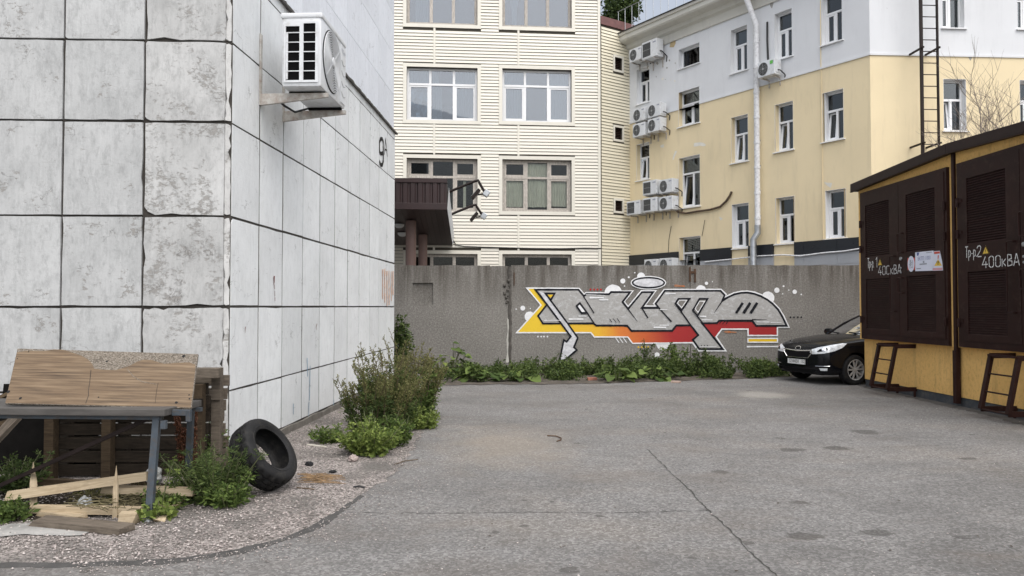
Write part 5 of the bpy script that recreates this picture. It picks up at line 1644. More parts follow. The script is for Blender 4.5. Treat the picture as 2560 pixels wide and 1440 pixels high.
# bare shrub tree behind the kiosk
bt_ = thing('bare_tree', (12.6, 17.3, 0), 'leafless thin-branched young tree behind the kiosk roof', 'tree')
b = MB()
rgb = random.Random(3)
segs_ = []
def branch(p, d, L, r, depth):
    pts, q = [p], p
    for i in range(4):
        d = (d + Vector((rgb.uniform(-.22, .22), rgb.uniform(-.22, .22), rgb.uniform(-.08, .16)))).normalized()
        q = q + d * L / 4
        pts.append(q)
    b.tube(pts, [r * (1 - .16 * i) for i in range(5)], 5 if depth > 1 else 4)
    if depth <= 0: return
    for i in range(2, 5) if depth > 1 else range(1, 5):
        for _ in range(1 if depth > 2 else 2):
            ax = Vector((rgb.uniform(-1, 1), rgb.uniform(-1, 1), rgb.uniform(0, .6))).normalized()
            branch(pts[i], (d * .65 + ax * .75).normalized(), L * rgb.uniform(.45, .68), r * .5, depth - 1)
branch(Vector((12.6, 17.3, 0)), Vector((0, 0, 1)), 3.2, .06, 0)
b.build('trunk', MAT_TWIG, bt_, smooth=True)
b = MB()
for k in range(9):
    an = k * .75 + 1.9
    branch(Vector((12.6, 17.3, 2.4 + .1 * k)), Vector((math.cos(an) * .8 - .12, math.sin(an) * .4, .95)).normalized(), 2.5, .032, 3)
b.build('crown', MAT_TWIG, bt_, smooth=True)

# =================================================================== TEXT AND STENCILS
def text_mesh(s, size, mats, parent, M, name, sx=1.0, align='CENTER'):
    cu = bpy.data.curves.new('txt', 'FONT')
    cu.body = s; cu.size = size; cu.align_x = align; cu.align_y = 'CENTER'
    to = bpy.data.objects.new('txt', cu)
    COL.objects.link(to)
    dg = bpy.context.evaluated_depsgraph_get()
    me = bpy.data.meshes.new_from_object(to.evaluated_get(dg))
    COL.objects.unlink(to); bpy.data.objects.remove(to)
    me.materials.clear(); me.materials.append(mats)
    # text lies in its x-y plane: stand it up so that it faces -y
    me.transform(Matrix.Rotation(PI / 2, 4, 'X') @ Matrix.Diagonal((sx, 1, 1, 1)))
    o = mesh_obj(name, me, parent, M)
    o['kind'] = 'stuff'
    return o
GL = {'4': (.6, [[(.36, 1), (.0, .3), (.12, .3)], [(.2, .3), (.6, .3)], [(.42, .55), (.42, .36)], [(.42, .24), (.42, 0)]]),
      '0': (.6, [[(.24, 1), (.05, .88), (.05, .55)], [(.05, .45), (.05, .12), (.24, 0)], [(.36, 1), (.55, .88), (.55, .55)], [(.55, .45), (.55, .12), (.36, 0)]]),
      'к': (.45, [[(0, 0), (0, .65)], [(.1, .36), (.4, .65)], [(.12, .3), (.42, 0)]]),
      'В': (.5, [[(0, 0), (0, .46)], [(0, .55), (0, 1)], [(.08, 1), (.38, .94), (.4, .62), (.1, .54)], [(.1, .47), (.45, .4), (.47, .08), (.08, 0)]]),
      'А': (.58, [[(0, 0), (.12, .45)], [(.15, .55), (.26, 1)], [(.31, 1), (.42, .55)], [(.45, .45), (.57, 0)], [(.18, .28), (.38, .28)]]),
      'Т': (.5, [[(0, 1), (.5, 1)], [(.25, .93), (.25, .5)], [(.25, .42), (.25, 0)]]),
      'р': (.4, [[(0, .62), (0, .2)], [(0, .12), (0, -.3)], [(.09, .64), (.34, .55), (.34, .36)], [(.34, .27), (.34, .12), (.09, .02)]]),
      '-': (.3, [[(.02, .32), (.26, .32)]]), '.': (.14, [[(0, .02), (.05, .02)]]), ' ': (.2, []),
      '1': (.26, [[(0, .8), (.2, 1), (.2, .55)], [(.2, .46), (.2, 0)]]),
      '2': (.55, [[(0, .8), (.1, .96), (.34, 1), (.48, .86), (.44, .62)], [(.4, .54), (0, .06)], [(.1, 0), (.52, 0)]])}
def stencil(s, x, z, h, sx, y, parent, F, mat, name, skew=0.0, w=.085):
    cx = 0.0
    b = MB()
    k = 0
    for ch in s:
        adv, st = GL[ch]
        for ln in st:
            q = ribbon([(x + (cx + p[0]) * h * sx, z + p[1] * h + skew * (cx + p[0]) * h * sx) for p in ln], w * h, y - .0003 * (k % 5), False, .12, k)
            b.add(q.v, q.f); k += 1
        cx += adv + .14
    o = b.build(name, mat, parent, F, fix=False)
    o['kind'] = 'stuff'
    return o

# =================================================================== TRANSFORMER KIOSK
FK = frame(7.11, 14.95, math.atan2(-4.49, .13))
def fk(px, py, off=-.11): return hit(px, py, FK, off)
kio = thing('transformer_kiosk', (8.5, 12, 0), 'yellow plastered transformer kiosk with dark brown louvred steel doors', 'kiosk')
KL, KD = 6.16, 3.0
b = MB(); b.box(-.0, KL, .012, KD, 0, .15); b.build('plinth', MAT_PLINTH, kio, FK)
b = MB(); b.box(.0, KL, .0, KD, .15, .955); b.build('lower_wall', MAT_KIOSK, kio, FK)
def zroof(s): return 4.0 + .13 * (1 - abs(s - 3.05) / 3.1)
for s0, s1 in ((-.055, 3.0), (3.1, KL + .05)):
    b = MB(); b.add([(s0, -.06, .955), (s1, -.06, .955), (s1, -.06, zroof(s1)), (s0, -.06, zroof(s0)), (s0, KD, .955), (s1, KD, .955), (s1, KD, zroof(s1)), (s0, KD, zroof(s0))],
                    [(0, 1, 2, 3), (5, 4, 7, 6), (4, 0, 3, 7), (1, 5, 6, 2), (3, 2, 6, 7), (4, 5, 1, 0)]); b.build('upper_wall', MAT_KIOSK, kio, FK)
b = MB(); b.box(3.0, 3.1, -.02, KD, .955, 4.1); b.build('joint_wall', MAT_KBROWN, kio, FK)
b = MB(); b.box(3.015, 3.085, -.09, -.02, 0.05, 4.08); b.build('joint_post', MAT_KBROWN, kio, FK, bevel=.008)
b = MB(); b.tube([(3.05, -.09, .9), (3.05, -.09, .06)], .035, 10); b.build('rain_pipe', MAT_KBROWN, kio, FK, smooth=True)
for s0, s1 in ((-.14, 3.05), (3.05, KL + .14)):
    za, zb = zroof(s0) - .05, zroof(s1) - .05
    th = .16
    b = MB(); b.add([(s0, -.19, za), (s1, -.19, zb), (s1, KD + .15, zb), (s0, KD + .15, za), (s0, -.19, za + th), (s1, -.19, zb + th), (s1, KD + .15, zb + th), (s0, KD + .15, za + th)],
                    [(3, 2, 1, 0), (4, 5, 6, 7), (0, 1, 5, 4), (1, 2, 6, 5), (2, 3, 7, 6), (3, 0, 4, 7)]); b.build('roof', MAT_KROOF, kio, FK, bevel=.012)
    b = MB(); b.add([(s0, -.196, za - .012), (s1, -.196, zb - .012), (s1, -.196, zb + .004), (s0, -.196, za + .004), (s0, -.15, za - .012), (s1, -.15, zb - .012)], [(0, 1, 2, 3), (0, 4, 5, 1)]); b.build('drip_edge', MAT_KROOF, kio, FK, fix=False)
def slat_mesh(w):
    b = MB(); b.add([(0, .012, .034), (w, .012, .034), (w, -.010, .004), (0, -.010, .004), (0, -.010, .0), (w, -.010, .0), (w, .012, .0), (0, .012, .0)],
                    [(0, 3, 2, 1), (3, 4, 5, 2), (4, 7, 6, 5), (7, 0, 1, 6), (0, 7, 4, 3), (1, 2, 5, 6)])
    return b.mesh('louvre_slat', MAT_KBROWN)
ZD0, ZD1 = .965, 3.83
def door_pair(s0, s1, l1, l2):
    ring(s0 - .03, s1 + .03, ZD0 - .0, ZD1 + .05, (.06, .06, .1, .06), -.115, -.058).build('door_frame', MAT_KBROWN, kio, FK)
    mid = (s0 + s1) / 2
    for k, (a, c, lv) in enumerate(((s0 + .032, mid - .006, l1), (mid + .006, s1 - .032, l2))):
        hs = [(lv[0], lv[1], 1.17, 2.14), (lv[0], lv[1], 2.57, 3.60)]
        b = wall_holes(a, c, ZD0 + .102, ZD1 - .012, hs, .028, y=-.125)
        for (p, q, r_, t) in ((a, ZD0 + .102, a, ZD1 - .012), (c, ZD0 + .102, c, ZD1 - .012)):
            b.quad((p, -.125, q), (p, -.06, q), (p, -.06, t), (p, -.125, t))
        b.quad((a, -.125, ZD1 - .012), (c, -.125, ZD1 - .012), (c, -.06, ZD1 - .012), (a, -.06, ZD1 - .012))
        b.quad((a, -.125, ZD0 + .102), (a, -.06, ZD0 + .102), (c, -.06, ZD0 + .102), (c, -.125, ZD0 + .102))
        d = b.build('door', MAT_KBROWN, kio, FK)
        b = MB()
        for h in hs: b.quad((h[0], -.0975, h[2]), (h[1], -.0975, h[2]), (h[1], -.0975, h[3]), (h[0], -.0975, h[3]))
        b.build('louvre_backing', MAT_KROOF, d, FK, fix=False)
        sm = slat_mesh(lv[1] - lv[0] - .004)
        for h in hs:
            n = 27
            for q in range(n):
                mesh_obj('louvre_slat', sm, d, FK @ Matrix.Translation((lv[0] + .002, -.111, h[2] + (h[3] - h[2]) * q / n)))
        hx = a - .02 if k == 0 else c + .02
        for zz in (1.35, 2.75, 3.25):
            b = MB(); b.tube([(hx, -.14, zz - .07), (hx, -.14, zz + .07)], .022, 8); b.build('hinge', MAT_KBROWN, d, FK, smooth=True)
            b = MB(); b.box(min(hx, hx + (.1 if k == 0 else -.1)), max(hx, hx + (.1 if k == 0 else -.1)), -.135, -.126, zz + .0, zz + .05); b.build('hinge_strap', MAT_KBROWN, d, FK)
        def handle(x0, x1, z0, z1):
            b = MB(); b.tube([(x1, -.126, z1), (x1, -.17, z1), (x0 + .02, -.175, z1), (x0, -.175, z1 - .02), (x0, -.175, z0 + .02), (x0 + .02, -.175, z0), (x1, -.17, z0), (x1, -.126, z0)], .011, 6); b.build('handle', MAT_KBROWN, d, FK, smooth=True)
        if k == 0: handle(mid - .22, mid - .1, 1.52, 2.53)
        else:
            handle(mid + .04, mid + .16, 1.85, 2.12); handle(mid + .04, mid + .16, 2.58, 2.92)
    for zz, rr in ((2.47, .035), (2.3, .02), (2.22, .018)):
        b = MB(); b.lathe([(.001, -.145), (rr * .9, -.143), (rr, -.126)], 12, 'Y', Matrix.Translation((mid + .02 + .05, 0, zz))); b.build('lock', MAT_GALV, kio, FK, smooth=True)
door_pair(.14, 2.9, (.33, 1.20), (1.76, 2.62))
door_pair(3.22, 6.0, (3.45, 4.32), (4.9, 5.75))
# stencilled capacity marks
def kst(s, px, py, h, sx, name, skew=0.0):
    x, z = fk(px, py, -.128)
    return stencil(s, x, z, h, sx, -.1285, kio, FK, MAT_WHITEPAINT, name, skew)
kst('Тр-р.', 2169.5, 670, .185, .56, 'stencil_lettering')
kst('1', 2190, 668, .185, 1.0, 'stencil_lettering')
kst('400кВА', 2196, 688, .165, 1.18, 'stencil_lettering')
kst('Тр-р.', 2414, 644, .165, .72, 'stencil_lettering')
kst('2', 2443, 642, .165, 1.1, 'stencil_lettering')
kst('400кВА', 2456, 670, .165, 1.18, 'stencil_lettering')
def warn_tri(pxl, pxr, pyb, pyt):
    xl, zb = fk(pxl, pyb, -.128); xr, _ = fk(pxr, pyb, -.128); _, zt = fk((pxl + pxr) / 2, pyt, -.128)
    xm = (xl + xr) / 2
    t = fill([(xl, zb), (xr, zb), (xm, zt)], -.1285).build('warning_triangle', MAT_SIGNYELLOW, kio, FK, fix=False)
    c = Vector((xm, zb + (zt - zb) * .36))
    ribbon([c + (Vector(p) - c) * .86 for p in ((xl, zb), (xr, zb), (xm, zt))], .012, -.1295, True).build('triangle_border', MAT_BLACK, t, FK, fix=False)
    h = zt - zb
    fill([(xm - .0 * h, zb + h * .62), (xm - .08 * h, zb + h * .36), (xm, zb + h * .38), (xm - .03 * h, zb + h * .12), (xm + .09 * h, zb + h * .44), (xm + .01 * h, zb + h * .42), (xm + .05 * h, zb + h * .62)], -.1295).build('lightning_bolt', MAT_BLACK, t, FK, fix=False)
warn_tri(2194, 2206, 665, 645)
warn_tri(2454.5, 2474, 637, 613)
# signs fixed to the door
def sign(name, pts, mat, label, off=-.131):
    P = [fk(*p, off) for p in pts]
    c = sum((Vector(p) for p in P), Vector((0, 0))) / len(P)
    root = thing(name, (FK @ Vector((c.x, off, c.y)))[:], label, 'sign')
    b = MB(); b.prism(P, .004); b.build('plate', mat, root, FK @ Matrix.Translation((0, off, 0)))
    return root, c, P
def tm(root, s, px, py, size, mat, name, sx=1.0, off=-.1325):
    x, z = fk(px, py, off)
    text_mesh(s, size, mat, root, FK @ Matrix.Translation((x, off, z)), name, sx)
s1, c1, P1 = sign('sign_plate', [(2288, 678), (2333, 676.5), (2333, 626.5), (2288, 631)], MAT_SIGNWHITE, 'white information sign reading БКТП 11303 on the kiosk door')
tm(s1, 'БКТП 11303', 2310, 646, .088, MAT_SIGNBLUE, 'lettering', .78)
for (a, c_, y, w) in ((2299, 2317, 661, .012), (2307, 2311, 655, .018), (2291, 2302, 672, .008), (2315, 2330, 632, .006)):
    x0_, z0_ = fk(a, y, -.1325); x1_, _ = fk(c_, y, -.1325)
    fill([(x0_, z0_ - w), (x1_, z0_ - w), (x1_, z0_ + w), (x0_, z0_ + w)], -.1325).build('small_print', MAT_SIGNGREY, s1, FK, fix=False)
x0_, z0_ = fk(2292, 635, -.1325); fill([(x0_, z0_ - .03), (x0_ + .05, z0_ - .03), (x0_ + .07, z0_ + .02), (x0_, z0_ + .025)], -.1325).build('emblem', MAT_SIGNBLUE, s1, FK, fix=False)
s2, c2, P2 = sign('sign_plate', [(2269, 675), (2287, 675), (2287, 644), (2269, 645)], MAT_SIGNRED, 'small red and white sign reading В-1 П-1')
disc(c2.x, c2.y, .105, -.1325, 24, .14, 0).build('white_oval', MAT_SIGNWHITE, s2, FK, fix=False)
tm(s2, 'В-1', 2278.5, 655, .085, MAT_BLACK, 'lettering', .9, -.134); tm(s2, 'П-1', 2278.5, 667.5, .085, MAT_BLACK, 'lettering', .9, -.134)
x0_, z0_ = fk(2272, 661, -.134); fill([(x0_, z0_ - .003), (x0_ + .13, z0_ - .003), (x0_ + .13, z0_ + .003), (x0_, z0_ + .003)], -.134).build('divider', MAT_BLACK, s2, FK, fix=False)
s3, c3, P3 = sign('sign_plate', [(2331, 677), (2357, 676), (2355, 655), (2349, 627), (2334, 628)], MAT_SIGNWHITE, 'curled danger notice with a yellow triangle and red bands')
def strip3(pts, mat, nm, off=-.1327): fill([fk(*p, off) for p in pts], off).build(nm, mat, s3, FK, fix=False)
strip3([(2335.5, 635), (2350, 633.5), (2349, 628.5), (2335, 629.5)], MAT_SIGNRED, 'red_band')
strip3([(2332, 676), (2356, 675), (2356, 669), (2332.5, 670)], MAT_SIGNPINK, 'red_band')
strip3([(2335.5, 665), (2355, 664), (2345, 648)], MAT_SIGNYELLOW, 'yellow_triangle')
for px_, py_, r_ in ((2342.5, 655, .014), (2346.5, 655, .014), (2345, 660, .012)): disc(*fk(px_, py_, -.1345), r_, -.1345, 10, None, 0).build('skull_mark', MAT_BLACK, s3, FK, fix=False)
strip3([(2344, 647), (2346, 647), (2347, 638), (2344.5, 638)], MAT_SIGNRED, 'red_arrow', -.134)
# steps
def steps(s0, s1, label):
    yo, yb = -.36, -.52
    root = thing('access_ladder', (FK @ Vector(((s0 + s1) / 2, yo, 0)))[:], label, 'ladder', 'ladders under the kiosk doors')
    zt, zb = .90, .14
    for k, s in enumerate((s0, s1)):
        b = MB(); b.bar((s, yo, zt), (s, yb, zb), .07, .05, (0, 1, 0)); b.build('stringer', MAT_KBROWN, root, FK)
        b = MB(); b.bar((s, yo - .02, zt - .0), (s, -.002, zt - .0), .02, .075); b.build('top_arm', MAT_KBROWN, root, FK)
        b = MB(); b.bar((s, yb, zb), (s, .01, zb + .0), .02, .075); b.build('bottom_arm', MAT_KBROWN, root, FK)
    b = MB(); b.bar((s0, yo - .03, zt + .01), (s1, yo - .03, zt + .01), .05, .03); b.build('top_step', MAT_KBROWN, root, FK)
    for k in range(4):
        t = (k + .0) / 3
        if k == 0: continue
        b = MB(); b.tube([(s0, yo + (yb - yo) * t, zt + (zb - zt) * t), (s1, yo + (yb - yo) * t, zt + (zb - zt) * t)], .013, 6); b.build('rung', MAT_KBROWN, root, FK)
    b = MB(); b.tube([(s1, -.03, zb), (s1, -.03, 0)], .022, 6); b.build('foot', MAT_KBROWN, root, FK)
    b = MB(); b.tube([(s0, -.03, zb), (s0, -.03, 0)], .022, 6); b.build('foot', MAT_KBROWN, root, FK)
steps(1.24, 1.80, 'brown steel access ladder under the doors marked 1, next to the car')
steps(4.30, 4.86, 'brown steel access ladder under the doors marked 2')

# =================================================================== LARGE AIR CONDITIONER ON THE WHITE WALL
big = thing('air_conditioner', (SW @ Vector((1.0, -.5, 4.05)))[:], 'large white air conditioner on rusty brackets on the white panel wall', 'air conditioner')
S0, S1 = .56, 1.55
Y0, Y1 = -.315, -.765
Z0, Z1 = 4.055, 4.875
b = MB(); b.box(S0, S1, Y1, Y0, Z0, Z1); b.build('casing', MAT_ACWHITE, big, SW, bevel=.035, smooth=True)
b = MB(); b.box(S0 - .012, S1 + .012, Y1 - .012, Y0 + .012, Z1 - .05, Z1 + .012); b.build('lid', MAT_ACWHITE, big, SW, bevel=.02)
# end grille: faces the yard (-x of the wall frame)
FE = SW @ Matrix.Translation((S0 - .012, 0, 0)) @ Matrix.Rotation(-PI / 2, 4, 'Z')
# in FE: x runs outward-to-wall reversed; local x = -y_wall
hs = []
for cx0, cx1 in ((.365, .52), (.565, .70)):
    for k in range(6):
        z0 = Z0 + .07 + k * .108
        hs.append((cx0, cx1, z0, z0 + .098))
hs[5] = (hs[5][0], hs[5][1], hs[5][2], hs[5][3] - .03)
wall_holes(.345, .735, Z0 + .045, Z1 - .09, hs, .011).build('end_grille', MAT_ACWHITE, big, FE)
b = MB(); b.quad((.35, .0105, Z0 + .06), (.72, .0105, Z0 + .06), (.72, .0105, Z1 - .1), (.35, .0105, Z1 - .1)); b.build('coil', MAT_ACDARK, big, FE, fix=False)
b = MB(); b.box(.368, .39, .002, .009, Z0 + .08, Z0 + .6); b.build('fin_edge', MAT_ACWHITE, big, FE)
# fan side
fr, fc = .345, (S0 + .40, (Z0 + Z1) / 2 - .01)
b = MB(); b.lathe([(.001, Y1 - .004), (fr, Y1 - .004), (fr + .015, Y1 - .0005)], 44, 'Y', Matrix.Translation((fc[0], 0, fc[1]))); b.build('fan_opening', simple('fan_dark', (.05, .051, .053), .6, .2, spec=.1), big, SW)
b = MB()
for q in range(17):
    rr = .045 + (fr - .045) * q / 16
    b.lathe([(rr - .0035, Y1 - .012), (rr + .0035, Y1 - .012), (rr + .0035, Y1 - .02), (rr - .0035, Y1 - .02)], 40, 'Y', Matrix.Translation((fc[0], 0, fc[1])), closed=True)
for q in range(4):
    a = q * PI / 2 + .7
    b.bar((fc[0] + .04 * math.cos(a), Y1 - .023, fc[1] + .04 * math.sin(a)), (fc[0] + fr * math.cos(a), Y1 - .023, fc[1] + fr * math.sin(a)), .004, .004)
b.build('fan_grille', MAT_ACWHITE, big, SW)
b = MB(); b.lathe([(.001, Y1 - .035), (.05, Y1 - .034), (.06, Y1 - .024)], 20, 'Y', Matrix.Translation((fc[0], 0, fc[1]))); b.build('fan_hub', MAT_ACWHITE, big, SW, smooth=True)
b = MB(); b.box(S1 - .22, S1 - .01, Y1 - .008, Y1 - .0006, Z0 + .04, Z1 - .07); b.build('service_panel', MAT_ACWHITE, big, SW, bevel=.003)
for k in range(4):
    zz = Z0 + .12 + k * .13
    b = MB(); b.tube([(S1 - .2, Y1 - .009, zz + .05), (S1 - .15, Y1 - .009, zz + .012), (S1 - .1, Y1 - .009, zz), (S1 - .03, Y1 - .009, zz + .03)], .004, 5); b.build('pressed_line', MAT_ACGRILLE, big, SW)
text_mesh('McQuay', .075, MAT_SIGNGREY, big, SW @ Matrix.Translation((S1 - .115, Y1 - .0095, Z1 - .14)), 'badge', .7)
for sx_ in (.745, 1.49):
    b = MB(); b.box(sx_ - .03, sx_ + .03, -.016, -.004, 3.90, 4.72 if sx_ < 1 else 4.5); b.build('wall_rail', MAT_RUSTYWHITE, big, SW)
    b = MB(); b.add([(sx_ - .02, -.016, 3.9), (sx_ + .02, -.016, 3.9), (sx_ + .02, -.016, 4.03), (sx_ - .02, -.016, 4.03), (sx_ - .02, -.79, 3.985), (sx_ + .02, -.79, 3.985), (sx_ + .02, -.79, 4.03), (sx_ - .02, -.79, 4.03)],
                    [(0, 1, 2, 3), (5, 4, 7, 6), (0, 4, 5, 1), (2, 6, 7, 3), (0, 3, 7, 4), (1, 5, 6, 2)]); b.build('bracket_arm', MAT_RUSTYWHITE, big, SW)
for sx_ in (S0 + .22, S1 - .1):
    b = MB(); b.box(sx_ - .03, sx_ + .03, Y1 + .02, Y0 - .02, 4.03, Z0 - .002); b.build('foot', MAT_ACDARK, big, SW)
b = MB(); b.tube([(S1, -.4, 4.2), (S1 + .06, -.3, 4.1), (1.35, -.2, 3.98), (1.2, -.12, 4.02), (1.1, -.02, 4.12)], .014, 6); b.build('pipes', MAT_CABLE, big, SW, smooth=True)

# =================================================================== CAR
AC_ = R(200)
CAR = frame(8.0, 16.40, AC_)
car = thing('parked_car', (8.0, 16.40, 0), 'black car parked nose out between the kiosk and the concrete wall', 'car', rz=AC_)
def paint_black():
    t = NT('black_car_paint')
    c = t.co()
    col = t.ramp(t.noise(c, 3, 4, .5), (.3, (.004, .0045, .006)), (.7, (.007, .0075, .01)))
    rgh = t.ramp(t.noise(c, 6, 5, .6), (.3, .10), (.7, .2))
    return t.fin(col, rgh, 0, None, .28)
MAT_CAR = paint_black()
MAT_CARDARK = simple('car_dark_plastic', (.006, .006, .007), .7, .2, spec=.15)
MAT_CHROME = simple('chrome', (.7, .71, .72), .15, .05, metal=1.0)
MAT_ALLOY = simple('alloy_wheel', (.42, .415, .40), .35, .08, metal=.25)
MAT_LAMP = simple('lamp_reflector', (.72, .75, .78), .12, .3, 14, metal=.1)
# stations: x, half width, z bottom, z mid, z shoulder, z centre, crown half
ST = [(2.195, .34, .34, .48, .66, .68), (2.175, .60, .25, .47, .70, .735), (2.11, .74, .20, .47, .745, .80), (1.98, .80, .185, .49, .79, .865), (1.75, .835, .18, .51, .835, .92), (1.45, .85, .18, .52, .875, .965),
      (1.15, .855, .18, .53, .91, 1.0), (.85, .855, .18, .53, .94, 1.02), (.2, .86, .18, .53, .95, 1.0), (-.6, .86, .18, .53, .965, 1.0), (-1.2, .855, .18, .54, .98, 1.01), (-1.7, .84, .2, .56, .99, 1.05), (-2.0, .80, .24, .57, .98, 1.06), (-2.13, .72, .3, .56, .9, 1.0), (-2.19, .45, .4, .55, .75, .8)]
ST = [((1.335 + (s[0] - 1.335) * .88 if s[0] > 1.335 else s[0]), *s[1:]) for s in ST]
def prof_pts(x, hw, zb, zm, zs, zc):
    return [(0, zb), (hw * .55, zb), (hw * .9, zb + .015), (hw * .985, zb + .12), (hw, zm), (hw * .985, zs - .13), (hw * .94, zs - .02), (hw * .84, zs + (zc - zs) * .42), (hw * .5, zs + (zc - zs) * .85), (0, zc)]
vs, fs = [], []
for s in ST:
    pp = prof_pts(*s)
    full = [(s[0], y, z) for y, z in pp] + [(s[0], -y, z) for y, z in pp[-2:0:-1]]
    vs += full
m = 18
for i in range(len(ST) - 1):
    for k in range(m): fs.append((i * m + k, (i + 1) * m + k, (i + 1) * m + (k + 1) % m, i * m + (k + 1) % m))
fs.append(tuple(range(m))); fs.append(tuple((len(ST) - 1) * m + k for k in range(m - 1, -1, -1)))
b = MB(); b.add(vs, fs)
body = b.build('body', MAT_CAR, car, CAR, smooth='all')
md = body.modifiers.new('s', 'SUBSURF'); md.levels = 2; md.render_levels = 2
cutters = []
for xw in (1.335, -1.235):
    b = MB(); b.lathe([(.001, -1.2), (.352, -1.2), (.352, 1.2), (.001, 1.2)], 40, 'Y', Matrix.Translation((xw, 0, .315)))
    cu = mesh_obj('wheel_cutter', b.mesh('c', MAT_CARDARK), None, CAR)
    md = body.modifiers.new('b', 'BOOLEAN'); md.operation = 'DIFFERENCE'; md.object = cu; md.solver = 'EXACT'
    cutters.append(cu)
dg = bpy.context.evaluated_depsgraph_get()
dg.update()
me2 = bpy.data.meshes.new_from_object(body.evaluated_get(dg))
body.modifiers.clear()
body.data = me2
me2.name = 'body'
for cu in cutters: bpy.data.objects.remove(cu)
if len(me2.materials) == 0: me2.materials.append(MAT_CAR)
me2.polygons.foreach_set('use_smooth', [True] * len(me2.polygons)); me2.set_sharp_from_angle(angle=R(50))
bvh = BVHTree.FromPolygons([v.co for v in me2.vertices], [tuple(p.vertices) for p in me2.polygons])
def decal(name, pts, origin, udir, ndir, off, mat, parent, cuts=4, thick=0.0):
    """project a polygon (u, z) along ndir onto the car body"""
    u, nn = Vector(udir).normalized(), Vector(ndir).normalized()
    o = Vector(origin)
    bm = bmesh.new()
    tri = tessellate_polygon([[Vector((p[0], p[1], 0)) for p in pts]])
    bv = [bm.verts.new((p[0], p[1], 0)) for p in pts]
    for t in tri:
        try: bm.faces.new([bv[i] for i in t])
        except ValueError: pass
    for _ in range(cuts): bmesh.ops.subdivide_edges(bm, edges=[e for e in bm.edges if e.calc_length() > .035], cuts=1, use_grid_fill=True); bmesh.ops.triangulate(bm, faces=bm.faces)
    for v in bm.verts:
        p = o + u * v.co.x + Vector((0, 0, v.co.y))
        h = bvh.ray_cast(p - nn * 1.0, nn)
        q = h[0] if h[0] is not None else p
        v.co = q - nn * off
    me = bpy.data.meshes.new(name)
    bm.to_mesh(me); bm.free()
    me.materials.append(mat)
    me.polygons.foreach_set('use_smooth', [True] * len(me.polygons))
    return mesh_obj(name, me, parent, CAR)
fwd = (-1, 0, 0)
# grille, lower intake, bumper lines (front view: u = y)
decal('grille', [(-.42, .70), (.42, .70), (.41, .64), (.31, .545), (-.31, .545), (-.41, .64)], (2.2, 0, 0), (0, 1, 0), fwd, .004, MAT_CARDARK, car)
def car_tube(name, pts, udir, ndir, r, mat, off=.006):
    u, nn = Vector(udir).normalized(), Vector(ndir).normalized()
    P = []
    for i in range(len(pts) - 1):
        for k in range(5):
            a = Vector(pts[i][0]).lerp(Vector(pts[i + 1][0]), k / 5) if False else None
    Q = []
    for i in range(len(pts) - 1):
        for k in range(5): Q.append(Vector(pts[i]).lerp(Vector(pts[i + 1]), k / 5))
    Q.append(Vector(pts[-1]))
    for q in Q:
        h = bvh.ray_cast(q - nn * 1.0, nn)
        P.append((h[0] if h[0] is not None else q) - nn * off)
    b = MB(); b.tube(P, r, 6)
    return b.build(name, mat, car, CAR, smooth=True)
car_tube('grille_chrome', [(2.2, -.42, .70), (2.2, -.2, .685), (2.2, 0, .675), (2.2, .2, .685), (2.2, .42, .70)], None or (0, 1, 0), fwd, .014, MAT_CHROME)
car_tube('grille_surround', [(2.2, .42, .70), (2.2, .41, .64), (2.2, .31, .54), (2.2, 0, .535), (2.2, -.31, .54), (2.2, -.41, .64), (2.2, -.42, .70)], (0, 1, 0), fwd, .009, MAT_CHROME)
decal('lower_intake', [(-.5, .30), (.5, .30), (.44, .235), (-.44, .235)], (2.2, 0, 0), (0, 1, 0), fwd, .004, MAT_CARDARK, car)
car_tube('bumper_lip', [(2.2, -.62, .315), (2.2, 0, .31), (2.2, .62, .315)], (0, 1, 0), fwd, .008, MAT_CARDARK)
badge = decal('badge', [(.085 * math.cos(a), .735 + .042 * math.sin(a)) for a in [2 * PI * k / 16 for k in range(16)]], (2.2, 0, 0), (0, 1, 0), fwd, .006, MAT_CHROME, car, 2)
badge_i = decal('badge_field', [(.07 * math.cos(a), .735 + .031 * math.sin(a)) for a in [2 * PI * k / 16 for k in range(16)]], (2.2, 0, 0), (0, 1, 0), fwd, .009, MAT_CARDARK, car, 2)
pb = MB(); pb.box(-.26, .26, -.006, .006, -.056, .056)
PM = CAR @ Matrix.Translation((2.118, 0, .45)) @ Matrix.Rotation(PI / 2, 4, 'Z')
plate = pb.build('number_plate', simple('plate_white', (.72, .73, .72), .4, .06), car, PM)
text_mesh('О344ВК', .105, MAT_BLACK, plate, PM @ Matrix.Translation((-.06, -.0075, 0)), 'plate_lettering', .82)
text_mesh('152', .09, MAT_BLACK, plate, PM @ Matrix.Translation((.19, -.0075, .006)), 'plate_lettering', .8)
ring(-.262, .262, -.058, .058, .006, -.0085, -.0065).build('plate_border', MAT_BLACK, plate, PM)
